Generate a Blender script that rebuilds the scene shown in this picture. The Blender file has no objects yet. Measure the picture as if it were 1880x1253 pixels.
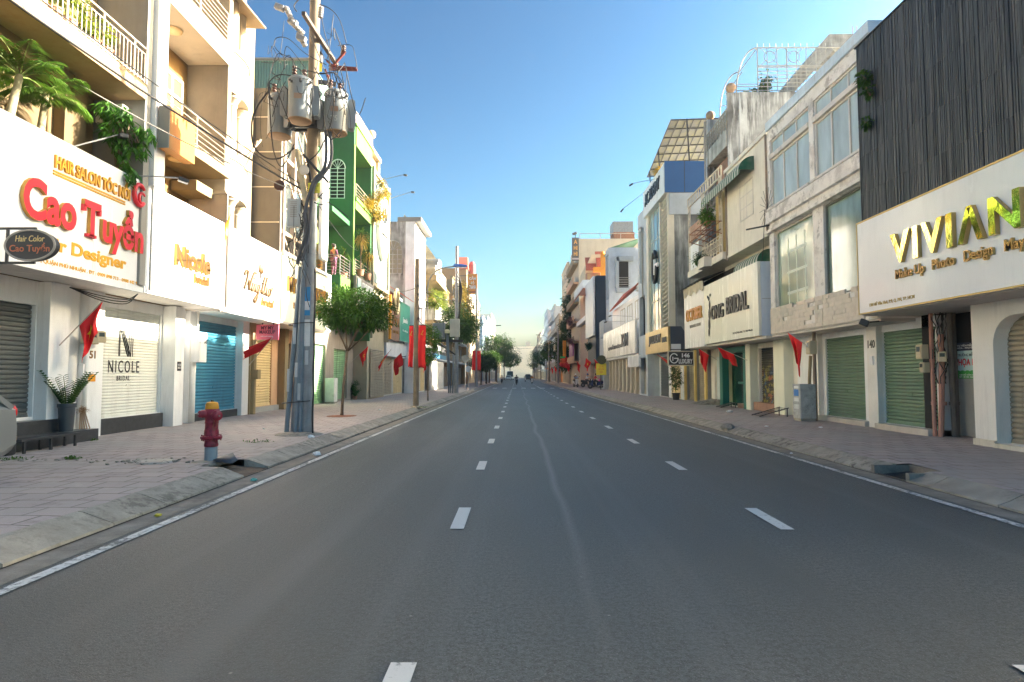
import bpy, math, random
from mathutils import Vector, Matrix, noise as mnoise
rad = math.radians
SC = bpy.context.scene
COL = SC.collection

# ------------------------------------------------------------------ camera, sky, sun, exposure
FPX, CXP, CYP = 1136.0, 940.0, 626.5          # focal length and centre in photo pixels (1880 wide)
CAM = Vector((0, 0, 1.6))
PITCH, YAW = rad(3.15), rad(0.5)
cam_d = bpy.data.cameras.new('camera')
cam_d.sensor_width = 36.0
cam_d.lens = FPX / 1880.0 * 36.0
cam_d.clip_start, cam_d.clip_end = 0.05, 6000
cam = bpy.data.objects.new('camera', cam_d)
COL.objects.link(cam)
cam.location = CAM
cam.rotation_euler = (rad(90) + PITCH, 0, YAW)
SC.camera = cam

SUN_EL, SUN_AZ = rad(22.5), rad(78)            # azimuth from +Y (along the street) towards +X
world = bpy.data.worlds.new('World')
SC.world = world
world.use_nodes = True
wn = world.node_tree
for n in list(wn.nodes):
    wn.nodes.remove(n)
w_out = wn.nodes.new('ShaderNodeOutputWorld')
w_bg = wn.nodes.new('ShaderNodeBackground')
w_sky = wn.nodes.new('ShaderNodeTexSky')
w_sky.sky_type = 'NISHITA'
w_sky.sun_disc = False
w_sky.sun_elevation = SUN_EL
w_sky.sun_rotation = SUN_AZ
w_sky.air_density = 1.0
w_sky.dust_density = 3.2
w_sky.ozone_density = 2.2
w_bg.inputs[1].default_value = 0.15
w_hs = wn.nodes.new('ShaderNodeHueSaturation')       # a clear, contrasty morning sky
w_hs.inputs['Hue'].default_value = 0.484
w_hs.inputs['Saturation'].default_value = 1.25
w_hs.inputs['Value'].default_value = 0.29
w_gm = wn.nodes.new('ShaderNodeGamma')
w_gm.inputs['Gamma'].default_value = 1.75
wn.links.new(w_sky.outputs[0], w_hs.inputs['Color'])
wn.links.new(w_hs.outputs[0], w_gm.inputs[0])
w_mx = wn.nodes.new('ShaderNodeMix'); w_mx.data_type = 'RGBA'; w_mx.blend_type = 'MULTIPLY'
w_mx.inputs[0].default_value = 1.0; w_mx.inputs[7].default_value = (0.94, 1.09, 0.98, 1)
wn.links.new(w_gm.outputs[0], w_mx.inputs[6]); wn.links.new(w_mx.outputs[2], w_bg.inputs[0])
wn.links.new(w_bg.outputs[0], w_out.inputs[0])

sun_d = bpy.data.lights.new('sun', 'SUN')
sun_d.energy = 4.3
sun_d.angle = rad(0.5)
sun_d.color = (1.0, 0.91, 0.77)
sun = bpy.data.objects.new('sun', sun_d)
COL.objects.link(sun)
TO_SUN = Vector((math.sin(SUN_AZ) * math.cos(SUN_EL), math.cos(SUN_AZ) * math.cos(SUN_EL), math.sin(SUN_EL)))
sun.rotation_euler = TO_SUN.to_track_quat('Z', 'Y').to_euler()
sun.location = (60, 20, 60)
SC.view_settings.view_transform = 'Standard'
SC.view_settings.look = 'None'
SC.view_settings.exposure = 2.8
SC.view_settings.gamma = 1.0
SC.cycles.use_denoising = True
SC.cycles.denoising_prefilter = 'NONE'
SC.cycles.sample_clamp_indirect = 4.0
SC.cycles.caustics_reflective = False
SC.cycles.caustics_refractive = False
SC.cycles.blur_glossy = 1.0

# ------------------------------------------------------------------ survey helpers: a sighted pixel gives a point on a known plane
_CR = cam.rotation_euler.to_matrix()
def ray(px, py):
    return _CR @ Vector(((px - CXP) / FPX, (CYP - py) / FPX, -1.0))
def onX(px, py, X):
    d = ray(px, py); t = X / d.x
    return d.y * t, CAM.z + d.z * t
def onY(px, py, Y):
    d = ray(px, py); t = Y / d.y
    return d.x * t, CAM.z + d.z * t
def onZ(px, py, Z):
    d = ray(px, py); t = (Z - CAM.z) / d.z
    return d.x * t, d.y * t
def at(px, py, Y):
    x, z = onY(px, py, Y)
    return Vector((x, Y, z))

# ------------------------------------------------------------------ object bookkeeping
WL = {}
def thing(name, label, cat, loc=(0, 0, 0), group=None):
    o = bpy.data.objects.new(name, None)
    o.empty_display_size = 0.2
    COL.objects.link(o)
    o.location = loc
    WL[o] = Vector(loc)
    o['label'] = label; o['category'] = cat
    if group: o['group'] = group
    return o
def tag(o, label, cat, group=None):
    o['label'] = label; o['category'] = cat
    if group: o['group'] = group
    return o
def struct(o):
    o['kind'] = 'structure'
    return o
def dup(root, loc, rotz=0.0, label=None, group=None, mats=None):
    def cp(o, par):
        c = o.copy()
        COL.objects.link(c)
        c.parent = par
        if mats and o.type == 'MESH':
            for i, s in enumerate(c.material_slots):
                if s.material and s.material.name in mats:
                    nm = s.material.name; s.link = 'OBJECT'; s.material = mats[nm]
        for ch in kids.get(o, []):
            cp(ch, c)
        return c
    kids = {}
    def gather(o):
        kids[o] = list(o.children)
        for ch in kids[o]: gather(ch)
    gather(root)
    r = cp(root, None)
    r.location = loc
    r.rotation_euler = (0, 0, rotz)
    WL[r] = Vector(loc)
    if label: r['label'] = label
    if group: r['group'] = group
    return r

class MB:
    """collects shapes; build() links them as ONE mesh object"""
    def __init__(s):
        s.v = []; s.f = []; s.m = []
    def add(s, vs, fs, m=0):
        b = len(s.v)
        s.v.extend([tuple(p) for p in vs])
        for f in fs:
            s.f.append([b + i for i in f]); s.m.append(m)
        return s
    def quad(s, a, b, c, d, m=0):
        return s.add([a, b, c, d], [(0, 1, 2, 3)], m)
    def box(s, x0, x1, y0, y1, z0, z1, m=0):
        if x0 > x1: x0, x1 = x1, x0
        if y0 > y1: y0, y1 = y1, y0
        if z0 > z1: z0, z1 = z1, z0
        return s.add([(x0, y0, z0), (x1, y0, z0), (x1, y1, z0), (x0, y1, z0), (x0, y0, z1), (x1, y0, z1), (x1, y1, z1), (x0, y1, z1)],
                     [(0, 3, 2, 1), (4, 5, 6, 7), (0, 1, 5, 4), (1, 2, 6, 5), (2, 3, 7, 6), (3, 0, 4, 7)], m)
    def bar(s, p0, p1, w, h=None, up=(0, 0, 1), m=0):
        h = h or w
        p0 = Vector(p0); p1 = Vector(p1); d = (p1 - p0).normalized(); up = Vector(up)
        if abs(d.dot(up)) > .98: up = Vector((1, 0, 0))
        a = d.cross(up).normalized() * (w / 2); b = a.normalized().cross(d).normalized() * (h / 2)
        vs = [p + i * a + j * b for p in (p0, p1) for i, j in ((-1, -1), (1, -1), (1, 1), (-1, 1))]
        return s.add(vs, [(0, 1, 2, 3), (7, 6, 5, 4), (0, 4, 5, 1), (1, 5, 6, 2), (2, 6, 7, 3), (3, 7, 4, 0)], m)
    def tube(s, pts, r, n=8, m=0, caps=True):
        pts = [Vector(p) for p in pts]; k = len(pts)
        rs = r if isinstance(r, (list, tuple)) else [r] * k
        prev = None; b = len(s.v)
        for i, p in enumerate(pts):
            d = (pts[min(i + 1, k - 1)] - pts[max(i - 1, 0)])
            d = d.normalized() if d.length > 1e-9 else Vector((0, 0, 1))
            if prev is None:
                u = Vector((0, 0, 1)) if abs(d.z) < .9 else Vector((1, 0, 0))
                a = d.cross(u).normalized()
            else:
                a = (prev - d * prev.dot(d))
                a = a.normalized() if a.length > 1e-6 else d.orthogonal().normalized()
            prev = a; c = d.cross(a)
            for j in range(n):
                t = 2 * math.pi * j / n
                s.v.append(tuple(p + rs[i] * (math.cos(t) * a + math.sin(t) * c)))
        for i in range(k - 1):
            for j in range(n):
                j2 = (j + 1) % n
                s.f.append([b + i * n + j, b + i * n + j2, b + (i + 1) * n + j2, b + (i + 1) * n + j]); s.m.append(m)
        if caps:
            s.f.append([b + j for j in range(n)][::-1]); s.m.append(m)
            s.f.append([b + (k - 1) * n + j for j in range(n)]); s.m.append(m)
        return s
    def lathe(s, c, prof, n=20, m=0, axis=None):
        c = Vector(c); b = len(s.v); k = len(prof)
        M = Vector(axis).to_track_quat('Z', 'Y').to_matrix() if axis else None
        for r, z in prof:
            for j in range(n):
                t = 2 * math.pi * j / n
                p = Vector((r * math.cos(t), r * math.sin(t), z))
                if M: p = M @ p
                s.v.append(tuple(c + p))
        for i in range(k - 1):
            for j in range(n):
                j2 = (j + 1) % n
                s.f.append([b + i * n + j, b + i * n + j2, b + (i + 1) * n + j2, b + (i + 1) * n + j]); s.m.append(m)
        s.f.append([b + j for j in range(n)][::-1]); s.m.append(m)
        s.f.append([b + (k - 1) * n + j for j in range(n)]); s.m.append(m)
        return s
    def ball(s, c, rx, ry=None, rz=None, n=12, k=8, m=0):
        ry = ry or rx; rz = rz or rx
        prof = [(max(1e-4, math.sin(math.pi * i / k)), -math.cos(math.pi * i / k)) for i in range(k + 1)]
        b0 = len(s.v)
        s.lathe((0, 0, 0), prof, n, m)
        for i in range(b0, len(s.v)):
            x, y, z = s.v[i]
            s.v[i] = (c[0] + x * rx, c[1] + y * ry, c[2] + z * rz)
        return s
    def prism(s, poly, fn, m=0):
        """poly: 2-D outline; fn(u, v, k) -> point, k = 0 or 1 for the two ends"""
        n = len(poly); b = len(s.v)
        for k in (0, 1):
            for u, v in poly: s.v.append(tuple(fn(u, v, k)))
        s.f.append([b + i for i in range(n)][::-1]); s.m.append(m)
        s.f.append([b + n + i for i in range(n)]); s.m.append(m)
        for i in range(n):
            j = (i + 1) % n
            s.f.append([b + i, b + j, b + n + j, b + n + i]); s.m.append(m)
        return s
    def build(s, name, mats, parent=None, smooth=False, bevel=0.0, auto=False):
        if not isinstance(mats, (list, tuple)): mats = [mats]
        me = bpy.data.meshes.new(name)
        if parent is not None:
            o0 = WL[parent]
        else:
            xs = [p[0] for p in s.v]; ys = [p[1] for p in s.v]; zs = [p[2] for p in s.v]
            o0 = Vector(((min(xs) + max(xs)) / 2, (min(ys) + max(ys)) / 2, min(zs)))
        me.from_pydata([(p[0] - o0.x, p[1] - o0.y, p[2] - o0.z) for p in s.v], [], s.f)
        for mt in mats: me.materials.append(mt)
        if len(mats) > 1: me.polygons.foreach_set('material_index', s.m)
        if smooth:
            me.polygons.foreach_set('use_smooth', [True] * len(me.polygons))
            if auto: me.set_sharp_from_angle(angle=rad(40))
        me.update()
        o = bpy.data.objects.new(name, me)
        COL.objects.link(o)
        if parent is not None:
            o.parent = parent
            WL[o] = Vector(o0)
        else:
            o.location = o0
            WL[o] = Vector(o0)
        if bevel:
            bv = o.modifiers.new('bevel', 'BEVEL'); bv.width = bevel; bv.segments = 2; bv.limit_method = 'ANGLE'
        return o

    def build_each(s, name, mats, parent=None, **k):
        """every separate piece becomes an object of its own"""
        up = list(range(len(s.v)))
        def fd(i):
            while up[i] != i:
                up[i] = up[up[i]]; i = up[i]
            return i
        for f in s.f:
            a = fd(f[0])
            for i in f[1:]: up[fd(i)] = a
        grp = {}
        for f, m in zip(s.f, s.m): grp.setdefault(fd(f[0]), []).append((f, m))
        o = None
        for fs in grp.values():
            g = MB(); ix = {}
            for f, m in fs:
                q = []
                for i in f:
                    if i not in ix: ix[i] = len(g.v); g.v.append(s.v[i])
                    q.append(ix[i])
                g.f.append(q); g.m.append(m)
            o = g.build(name, mats, parent, **k)
        return o

# ------------------------------------------------------------------ procedural materials
MATS = {}
def _nt(name):
    m = bpy.data.materials.new(name); m.use_nodes = True
    nt = m.node_tree
    return m, nt, nt.nodes['Principled BSDF']
def _noise(nt, vec, scale, detail=4, rough=.6):
    n = nt.nodes.new('ShaderNodeTexNoise'); n.inputs['Scale'].default_value = scale
    n.inputs['Detail'].default_value = detail; n.inputs['Roughness'].default_value = rough
    nt.links.new(vec, n.inputs['Vector'])
    return n.outputs[0]
def _rng(nt, val, a, b, c=0., d=1.):
    n = nt.nodes.new('ShaderNodeMapRange')
    n.inputs[1].default_value = a; n.inputs[2].default_value = b; n.inputs[3].default_value = c; n.inputs[4].default_value = d
    nt.links.new(val, n.inputs[0])
    return n.outputs[0]
def _mix(nt, fac, a, b, mode='MIX'):
    n = nt.nodes.new('ShaderNodeMix'); n.data_type = 'RGBA'; n.blend_type = mode
    for i, x in ((0, fac), (6, a), (7, b)):
        if hasattr(x, 'is_output'): nt.links.new(x, n.inputs[i])
        elif i == 0: n.inputs[0].default_value = x
        else: n.inputs[i].default_value = (x[0], x[1], x[2], 1)
    return n.outputs[2]
def _math(nt, op, a, b=0.0):
    n = nt.nodes.new('ShaderNodeMath'); n.operation = op
    for i, x in enumerate((a, b)):
        if hasattr(x, 'is_output'): nt.links.new(x, n.inputs[i])
        else: n.inputs[i].default_value = x
    return n.outputs[0]
def _pos(nt, sc=(1, 1, 1)):
    g = nt.nodes.new('ShaderNodeNewGeometry')
    mp = nt.nodes.new('ShaderNodeMapping'); mp.inputs['Scale'].default_value = sc
    nt.links.new(g.outputs['Position'], mp.inputs[0])
    return mp.outputs[0]
def _bump(nt, bs, h, strength=.3, dist=.01):
    b = nt.nodes.new('ShaderNodeBump'); b.inputs['Strength'].default_value = strength; b.inputs['Distance'].default_value = dist
    nt.links.new(h, b.inputs['Height']); nt.links.new(b.outputs[0], bs.inputs['Normal'])
def mat(name, col, rough=.7, metal=0., var=.12, vs=1.2, dirt=0., dcol=(.09, .08, .07), dscale=1.6, streak=True, dlo=.5, dhi=.72, bump=.15, bscale=40, spec=.5):
    if name in MATS: return MATS[name]
    col = [min(.84, c * 1.22) for c in col] if metal < .5 else col
    m, nt, bs = _nt(name)
    p = _pos(nt)
    n1 = _noise(nt, p, vs, 6, .65)
    f = _rng(nt, n1, .3, .7, 1 - var, 1 + var)
    cmb = nt.nodes.new('ShaderNodeCombineColor')
    for i in range(3): nt.links.new(f, cmb.inputs[i])
    c = _mix(nt, 1.0, col, cmb.outputs[0], 'MULTIPLY')
    if dirt:
        p2 = _pos(nt, (2.2, 2.2, .22) if streak else (1, 1, 1))
        d1 = _noise(nt, p2, dscale, 6, .7)
        d2 = _noise(nt, p, .45, 3)
        dd = _math(nt, 'MULTIPLY', _rng(nt, d1, dlo, dhi), _rng(nt, d2, .3, .65))
        c = _mix(nt, _math(nt, 'MULTIPLY', dd, dirt), c, dcol)
        nt.links.new(_rng(nt, dd, 0, 1, rough, min(1, rough + .25)), bs.inputs['Roughness'])
    else:
        bs.inputs['Roughness'].default_value = rough
    nt.links.new(c, bs.inputs['Base Color'])
    bs.inputs['Metallic'].default_value = metal
    bs.inputs['Specular IOR Level'].default_value = spec
    if bump:
        _bump(nt, bs, _noise(nt, p, bscale, 4), bump)
    MATS[name] = m
    return m
def leafmat(name, c0, c1, tr=.35):
    if name in MATS: return MATS[name]
    m, nt, bs = _nt(name)
    g = nt.nodes.new('ShaderNodeNewGeometry')
    f = g.outputs['Random Per Island']
    c = _mix(nt, f, c0, c1)
    n1 = _noise(nt, _pos(nt), 2.0, 2)
    c = _mix(nt, _rng(nt, n1, .35, .7), c, (c1[0] * 1.3, c1[1] * 1.25, c1[2] * .8))
    nt.links.new(c, bs.inputs['Base Color'])
    bs.inputs['Roughness'].default_value = .5
    t = nt.nodes.new('ShaderNodeBsdfTranslucent'); nt.links.new(c, t.inputs[0])
    mx = nt.nodes.new('ShaderNodeMixShader'); mx.inputs[0].default_value = tr
    nt.links.new(bs.outputs[0], mx.inputs[1]); nt.links.new(t.outputs[0], mx.inputs[2])
    nt.links.new(mx.outputs[0], nt.nodes['Material Output'].inputs[0])
    MATS[name] = m
    return m
def glassmat(name, col, rough=.08, var=.25):
    if name in MATS: return MATS[name]
    m, nt, bs = _nt(name)
    n1 = _noise(nt, _pos(nt, (1, 1, .35)), 1.6, 4)
    c = _mix(nt, _rng(nt, n1, .35, .65), [x * (1 - var) for x in col], [x * (1 + var) for x in col])
    nt.links.new(c, bs.inputs['Base Color'])
    bs.inputs['Roughness'].default_value = rough
    bs.inputs['Coat Weight'].default_value = .3
    _bump(nt, bs, _noise(nt, _pos(nt), .9, 1), .08, .05)
    MATS[name] = m
    return m
# ------------------------------------------------------------------ named materials
WHITE = mat('white_paint', (.72, .71, .68), .55, var=.06, dirt=.35, dcol=(.3, .27, .22))
WHITE_CLEAN = mat('white_sign_panel', (.82, .83, .84), .22, var=.02, bump=.02, dirt=.12, dcol=(.5, .5, .48), dscale=2.5)
CREAM = mat('cream_plaster', (.23, .175, .095), .8, var=.1, dirt=.4, dcol=(.25, .2, .14))
BEIGE = mat('beige_plaster', (.13, .09, .04), .8, var=.12, dirt=.4, dcol=(.22, .17, .11))
GREYPL = mat('grey_plaster', (.21, .205, .19), .8, var=.1, dirt=.35, dcol=(.15, .13, .11))
STAINED = mat('stained_concrete', (.36, .36, .34), .9, var=.3, vs=2.2, dirt=.85, dcol=(.06, .06, .055), dscale=1.2, dlo=.42, dhi=.62, bump=.4)
STAINED_PALE = mat('stained_white_plaster', (.60, .58, .55), .85, var=.16, vs=1.8, dirt=.7, dcol=(.13, .12, .11), dscale=1.5, dlo=.47, dhi=.62, bump=.3)
CONC = mat('pole_concrete', (.26, .27, .275), .9, var=.2, vs=3, dirt=.5, dcol=(.1, .1, .1), bump=.35, bscale=60)
CONC_WARM = mat('pole_concrete_warm', (.19, .15, .105), .9, var=.2, vs=3, dirt=.4, dcol=(.12, .1, .09), bump=.35, bscale=60)
KERB = mat('kerb_concrete', (.27, .25, .215), .95, var=.32, vs=3.5, dirt=.95, dcol=(.08, .07, .06), dscale=7, streak=False, dlo=.46, dhi=.6, bump=.8, bscale=22)
GUTTER = mat('gutter_concrete', (.19, .17, .145), .95, var=.3, vs=3, dirt=.7, dcol=(.07, .06, .05), dscale=2.5, streak=False, bump=.6, bscale=30)
DARK = mat('dark_void', (.015, .015, .015), .9, var=.2, bump=0)  # near-black that stands for the shade inside openings and recesses
BLACK = mat('black_rubber', (.018, .018, .02), .55, var=.2, bump=.1)
BLACKM = mat('black_metal', (.03, .03, .032), .45, var=.2)
STEEL = mat('galvanised_steel', (.32, .32, .31), .45, .6, var=.18, vs=4, dirt=.3)
RAILW = mat('rail_cream_metal', (.26, .23, .18), .5, var=.12, dirt=.4, dcol=(.2, .1, .05))
RAILG = mat('rail_grey_metal', (.28, .26, .23), .5, var=.12)
RUST = mat('rusty_iron', (.22, .09, .045), .85, var=.35, vs=6)
PVC = mat('grey_conduit_plastic', (.17, .205, .23), .5, var=.12, vs=3, dirt=.45, dcol=(.4, .4, .38), dscale=3)
PVCW = mat('white_conduit_plastic', (.6, .6, .57), .5, var=.12, dirt=.5, dcol=(.2, .18, .15))
TANK = mat('transformer_grey_paint', (.19, .21, .215), .5, .1, var=.1, dirt=.5, dcol=(.2, .1, .05), dscale=2.2)
RED = mat('red_flag_cloth', (.62, .012, .014), .7, var=.12, bump=.1)
REDP = mat('red_paint', (.22, .012, .03), .45, var=.15, vs=6, dirt=.8, dcol=(.07, .012, .015), dscale=13, streak=False, dlo=.5, dhi=.58)
YEL = mat('yellow_paint', (.62, .26, .012), .5, var=.12, vs=5)
GOLD = mat('gold_letters', (.83, .55, .18), .18, 1.0, var=.1, bump=.05, bscale=6)
GOLDP = mat('yellow_letter_paint', (.62, .31, .015), .4, var=.08, bump=0)
LETR = mat('red_letter_face', (.56, .02, .03), .35, var=.05, bump=0)
BLKL = mat('black_letter_face', (.02, .02, .02), .35, var=.05, bump=0)
WHL = mat('white_letter_face', (.8, .8, .78), .4, var=.03, bump=0)
GREEN = mat('green_wall_paint', (.022, .11, .036), .65, var=.14, dirt=.3, dcol=(.03, .1, .03))
GREEN_LIT = mat('sunlit_green_wall_paint', (.10, .205, .035), .65, var=.1, dirt=.25, dcol=(.1, .2, .04))  # sunlight on the street faces painted in as a lighter green
TEAL = mat('teal_corrugated_sheet', (.12, .22, .185), .5, var=.12, dirt=.3)
PANE = glassmat('dark_window_glass', (.06, .075, .075))
PANE_PALE = glassmat('curtained_window_glass', (.42, .5, .5), .12, .2)
PANE_GREEN = glassmat('greenish_shop_glass', (.20, .27, .22), .1, .3)
GRANITE = mat('black_granite', (.035, .037, .04), .3, var=.3, vs=8, bump=.02)
CREAM_SH = mat('grey_white_shutter_paint', (.60, .61, .56), .45, var=.06, dirt=.8, dcol=(.3, .26, .2))
BLUE_SH = mat('blue_shutter_paint', (.05, .23, .33), .42, var=.12, dirt=.8, dcol=(.12, .2, .24), dscale=2.4)
YEL_SH = mat('cream_yellow_shutter_paint', (.60, .47, .24), .45, var=.1, dirt=.8, dcol=(.22, .17, .1))
GREEN_SH = mat('green_shutter_paint', (.10, .17, .11), .42, var=.12, dirt=.8, dcol=(.2, .19, .15), dscale=2)
LGREEN_SH = mat('pale_green_shutter_paint', (.2, .36, .19), .45, var=.1, dirt=.8)
GREY_SH = mat('grey_shutter_metal', (.085, .095, .095), .4, .3, var=.15, dirt=.8)
TAN_SH = mat('tan_shutter_metal', (.30, .26, .19), .45, .1, var=.12, dirt=.8)
TILE_STEP = mat('red_brown_step_tile', (.25, .14, .1), .6, var=.2, vs=5, dirt=.3)
CARSILVER = mat('silver_car_paint', (.22, .22, .21), .28, .3, var=.02, bump=0)
TERRA = mat('terracotta_roof_tile', (.34, .08, .045), .7, var=.3, vs=8)
ORANGE = mat('orange_paint', (.75, .25, .012), .6, var=.1)
BARK = mat('tree_bark', (.12, .085, .055), .95, var=.3, vs=9, bump=.6, bscale=30)
SKIN = mat('skin', (.45, .25, .17), .6, var=.05, bump=0)
HAIR = mat('black_hair', (.012, .01, .009), .5, bump=.2)
LEAF = leafmat('street_tree_leaves', (.018, .055, .01), (.06, .145, .02))
LEAF_D = leafmat('dark_tree_leaves', (.016, .045, .012), (.04, .095, .02))
LEAF_P = leafmat('palm_leaves', (.025, .08, .01), (.08, .17, .02), .35)
LEAF_Y = leafmat('yellow_flower_leaves', (.06, .11, .01), (.30, .20, .012))
LEAF_Z = leafmat('pot_plant_leaves', (.015, .06, .012), (.04, .12, .02))
LEAF_DRY = leafmat('dry_palm_leaves', (.30, .20, .06), (.5, .36, .12))

def asphalt():
    m, nt, bs = _nt('asphalt')
    p = _pos(nt)
    big = _noise(nt, _pos(nt, (1, .25, 1)), .55, 4)
    fine = _noise(nt, p, 90, 2, .7)
    grit = _noise(nt, p, 26, 4, .85)
    wheel = _noise(nt, _pos(nt, (1, .012, 1)), 1.3, 3)
    c = _mix(nt, _rng(nt, grit, .40, .60), (.020, .024, .0245), (.118, .133, .136))
    c = _mix(nt, _rng(nt, fine, .56, .74), c, (.25, .27, .27))
    c = _mix(nt, _rng(nt, big, .4, .62, 0, .55), c, (.058, .066, .066))
    c = _mix(nt, _rng(nt, wheel, .52, .66, 0, .35), c, (.13, .14, .142))
    # pale dusty seam that wanders along the middle lane
    sx = nt.nodes.new('ShaderNodeSeparateXYZ'); nt.links.new(p, sx.inputs[0])
    wob = _noise(nt, _pos(nt, (0, .12, 0)), 1.0, 2)
    xx = _math(nt, 'ABSOLUTE', _math(nt, 'SUBTRACT', sx.outputs[0], _math(nt, 'ADD', _math(nt, 'MULTIPLY', wob, .5), .30)))
    seam = _math(nt, 'MULTIPLY', _rng(nt, xx, 0, .08, 1, 0), _rng(nt, grit, .3, .6, .2, .55))
    c = _mix(nt, _math(nt, 'MULTIPLY', seam, _rng(nt, sx.outputs[1], 3.0, 9.0, .05, .75)), c, (.34, .34, .33))
    sp = nt.nodes.new('ShaderNodeTexVoronoi'); sp.inputs['Scale'].default_value = 2.2
    nt.links.new(p, sp.inputs['Vector'])
    c = _mix(nt, _rng(nt, sp.outputs['Distance'], .008, .03, .8, 0), c, (.34, .34, .33))
    nt.links.new(c, bs.inputs['Base Color'])
    nt.links.new(_rng(nt, grit, .3, .7, .42, .7), bs.inputs['Roughness'])
    _bump(nt, bs, _math(nt, 'ADD', grit, _math(nt, 'MULTIPLY', fine, .5)), .9, .012)
    return m
ASPH = asphalt()
def paint_line(name, amt):
    m, nt, bs = _nt(name)
    p = _pos(nt)
    a = _noise(nt, p, 16, 5, .75); b = _noise(nt, p, 1.1, 3)
    k = _math(nt, 'ADD', a, _math(nt, 'MULTIPLY', b, .5))
    c = _mix(nt, _rng(nt, k, amt, amt + .16), (.62, .62, .6), (.11, .113, .113))
    nt.links.new(c, bs.inputs['Base Color']); bs.inputs['Roughness'].default_value = .75
    _bump(nt, bs, a, .3)
    return m
LINE = paint_line('road_line_paint', .84)
LINE_WORN = paint_line('worn_road_line_paint', .71)
def paving():
    m, nt, bs = _nt('red_grey_paving')
    p = _pos(nt)
    wv = nt.nodes.new('ShaderNodeVectorMath'); wv.operation = 'ADD'
    wn_ = nt.nodes.new('ShaderNodeTexNoise'); wn_.inputs['Scale'].default_value = .6
    nt.links.new(p, wn_.inputs['Vector'])
    ws = nt.nodes.new('ShaderNodeVectorMath'); ws.operation = 'SCALE'; ws.inputs[3].default_value = .05
    nt.links.new(wn_.outputs[1], ws.inputs[0]); nt.links.new(p, wv.inputs[0]); nt.links.new(ws.outputs[0], wv.inputs[1])
    br = nt.nodes.new('ShaderNodeTexBrick')
    br.offset = .5
    for k_, v_ in (('Scale', 1.0), ('Brick Width', .44), ('Row Height', .40), ('Mortar Size', .014), ('Mortar Smooth', .3), ('Bias', -.1)):
        br.inputs[k_].default_value = v_
    br.inputs['Color1'].default_value = (.44, .36, .335, 1); br.inputs['Color2'].default_value = (.35, .295, .275, 1)
    br.inputs['Mortar'].default_value = (.11, .092, .08, 1)
    nt.links.new(wv.outputs[0], br.inputs['Vector'])
    big = _noise(nt, p, .5, 5, .65); mid = _noise(nt, p, 3.2, 5, .7)
    c = _mix(nt, _rng(nt, big, .42, .60, .0, .75), br.outputs[0], (.36, .325, .30))
    c = _mix(nt, _rng(nt, mid, .55, .75, 0, .7), c, (.2, .17, .155))
    c = _mix(nt, _rng(nt, mid, .25, .40, .6, 0), c, (.5, .45, .41))
    nt.links.new(c, bs.inputs['Base Color']); bs.inputs['Roughness'].default_value = .9
    h = _math(nt, 'ADD', _math(nt, 'MULTIPLY', br.outputs['Fac'], -1.2), mid)
    _bump(nt, bs, h, .6, .012)
    return m
PAVE = paving()

# ------------------------------------------------------------------ ground, road, kerbs, pavements
YN, YF = -14.0, 420.0
XL, XR = -10.0, 9.8                       # ground-floor shopfront planes
struct(MB().quad((-2500, -800, -.06), (2500, -800, -.06), (2500, 4500, -.06), (-2500, 4500, -.06)).build('ground', mat('far_ground', (.2, .18, .15), .95)))
struct(MB().quad((-4.30, YN, 0), (5.84, YN, 0), (5.84, YF, 0), (-4.30, YF, 0)).build('road', ASPH))
g = MB()
g.quad((-4.30, YN, .004), (-3.93, YN, .004), (-3.93, YF, .004), (-4.30, YF, .004))
g.quad((5.47, YN, .004), (5.84, YN, .004), (5.84, YF, .004), (5.47, YF, .004))
for xa, xb in ((-4.285, -4.235), (5.775, 5.815)):
    for k in range(140):
        ya = YN + k * .6; wv = .018 * mnoise.noise((ya, xa, 3)); wb = .018 * mnoise.noise((ya + .6, xa, 3))
        g.quad((xa - wv, ya, .0075), (xb + wv, ya, .0075), (xb + wb, ya + .6, .0075), (xa - wb, ya + .6, .0075), 1)
struct(g.build('gutter', [GUTTER, mat('black_gutter_seam', (.02, .018, .015), .95, var=.4, vs=8)]))  # second colour: dark strip along the seam between kerb and gutter
rnd = random.Random(5)
# painted markings
g = MB()
y = YN
while y < 300:
    L = 3.0
    for X in (-3.80, 5.33):
        g.quad((X - .055, y, .009), (X + .055, y, .009), (X + .055, y + L, .009), (X - .055, y + L, .009))
    y += L
struct(g.build('edge_lines', LINE_WORN))
g = MB()
for X, y0, w in ((-.63, 2.49, .145), (2.79, 2.49, .145)):
    for k in range(0, 17):
        ya = y0 + 4.02 * k + 0.0
        g.quad((X - w / 2, ya, .009), (X + w / 2, ya, .009), (X + w / 2, ya + 1.03, .009), (X - w / 2, ya + 1.03, .009))
    for ya in range(86, 260, 4):
        g.quad((X - w / 2, ya, .009), (X + w / 2, ya, .009), (X + w / 2, ya + 1.0, .009), (X - w / 2, ya + 1.0, .009))
g.quad((2.72, 73, .009), (2.86, 73, .009), (2.86, 86, .009), (2.72, 86, .009))
for k in range(-3, 5):
    X = .75 + 1.16 * k
    g.quad((X - .26, 74.2, .010), (X + .26, 74.2, .010), (X + .26, 76.8, .010), (X - .26, 76.8, .010))
struct(g.build('lane_markings', LINE))

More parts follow.
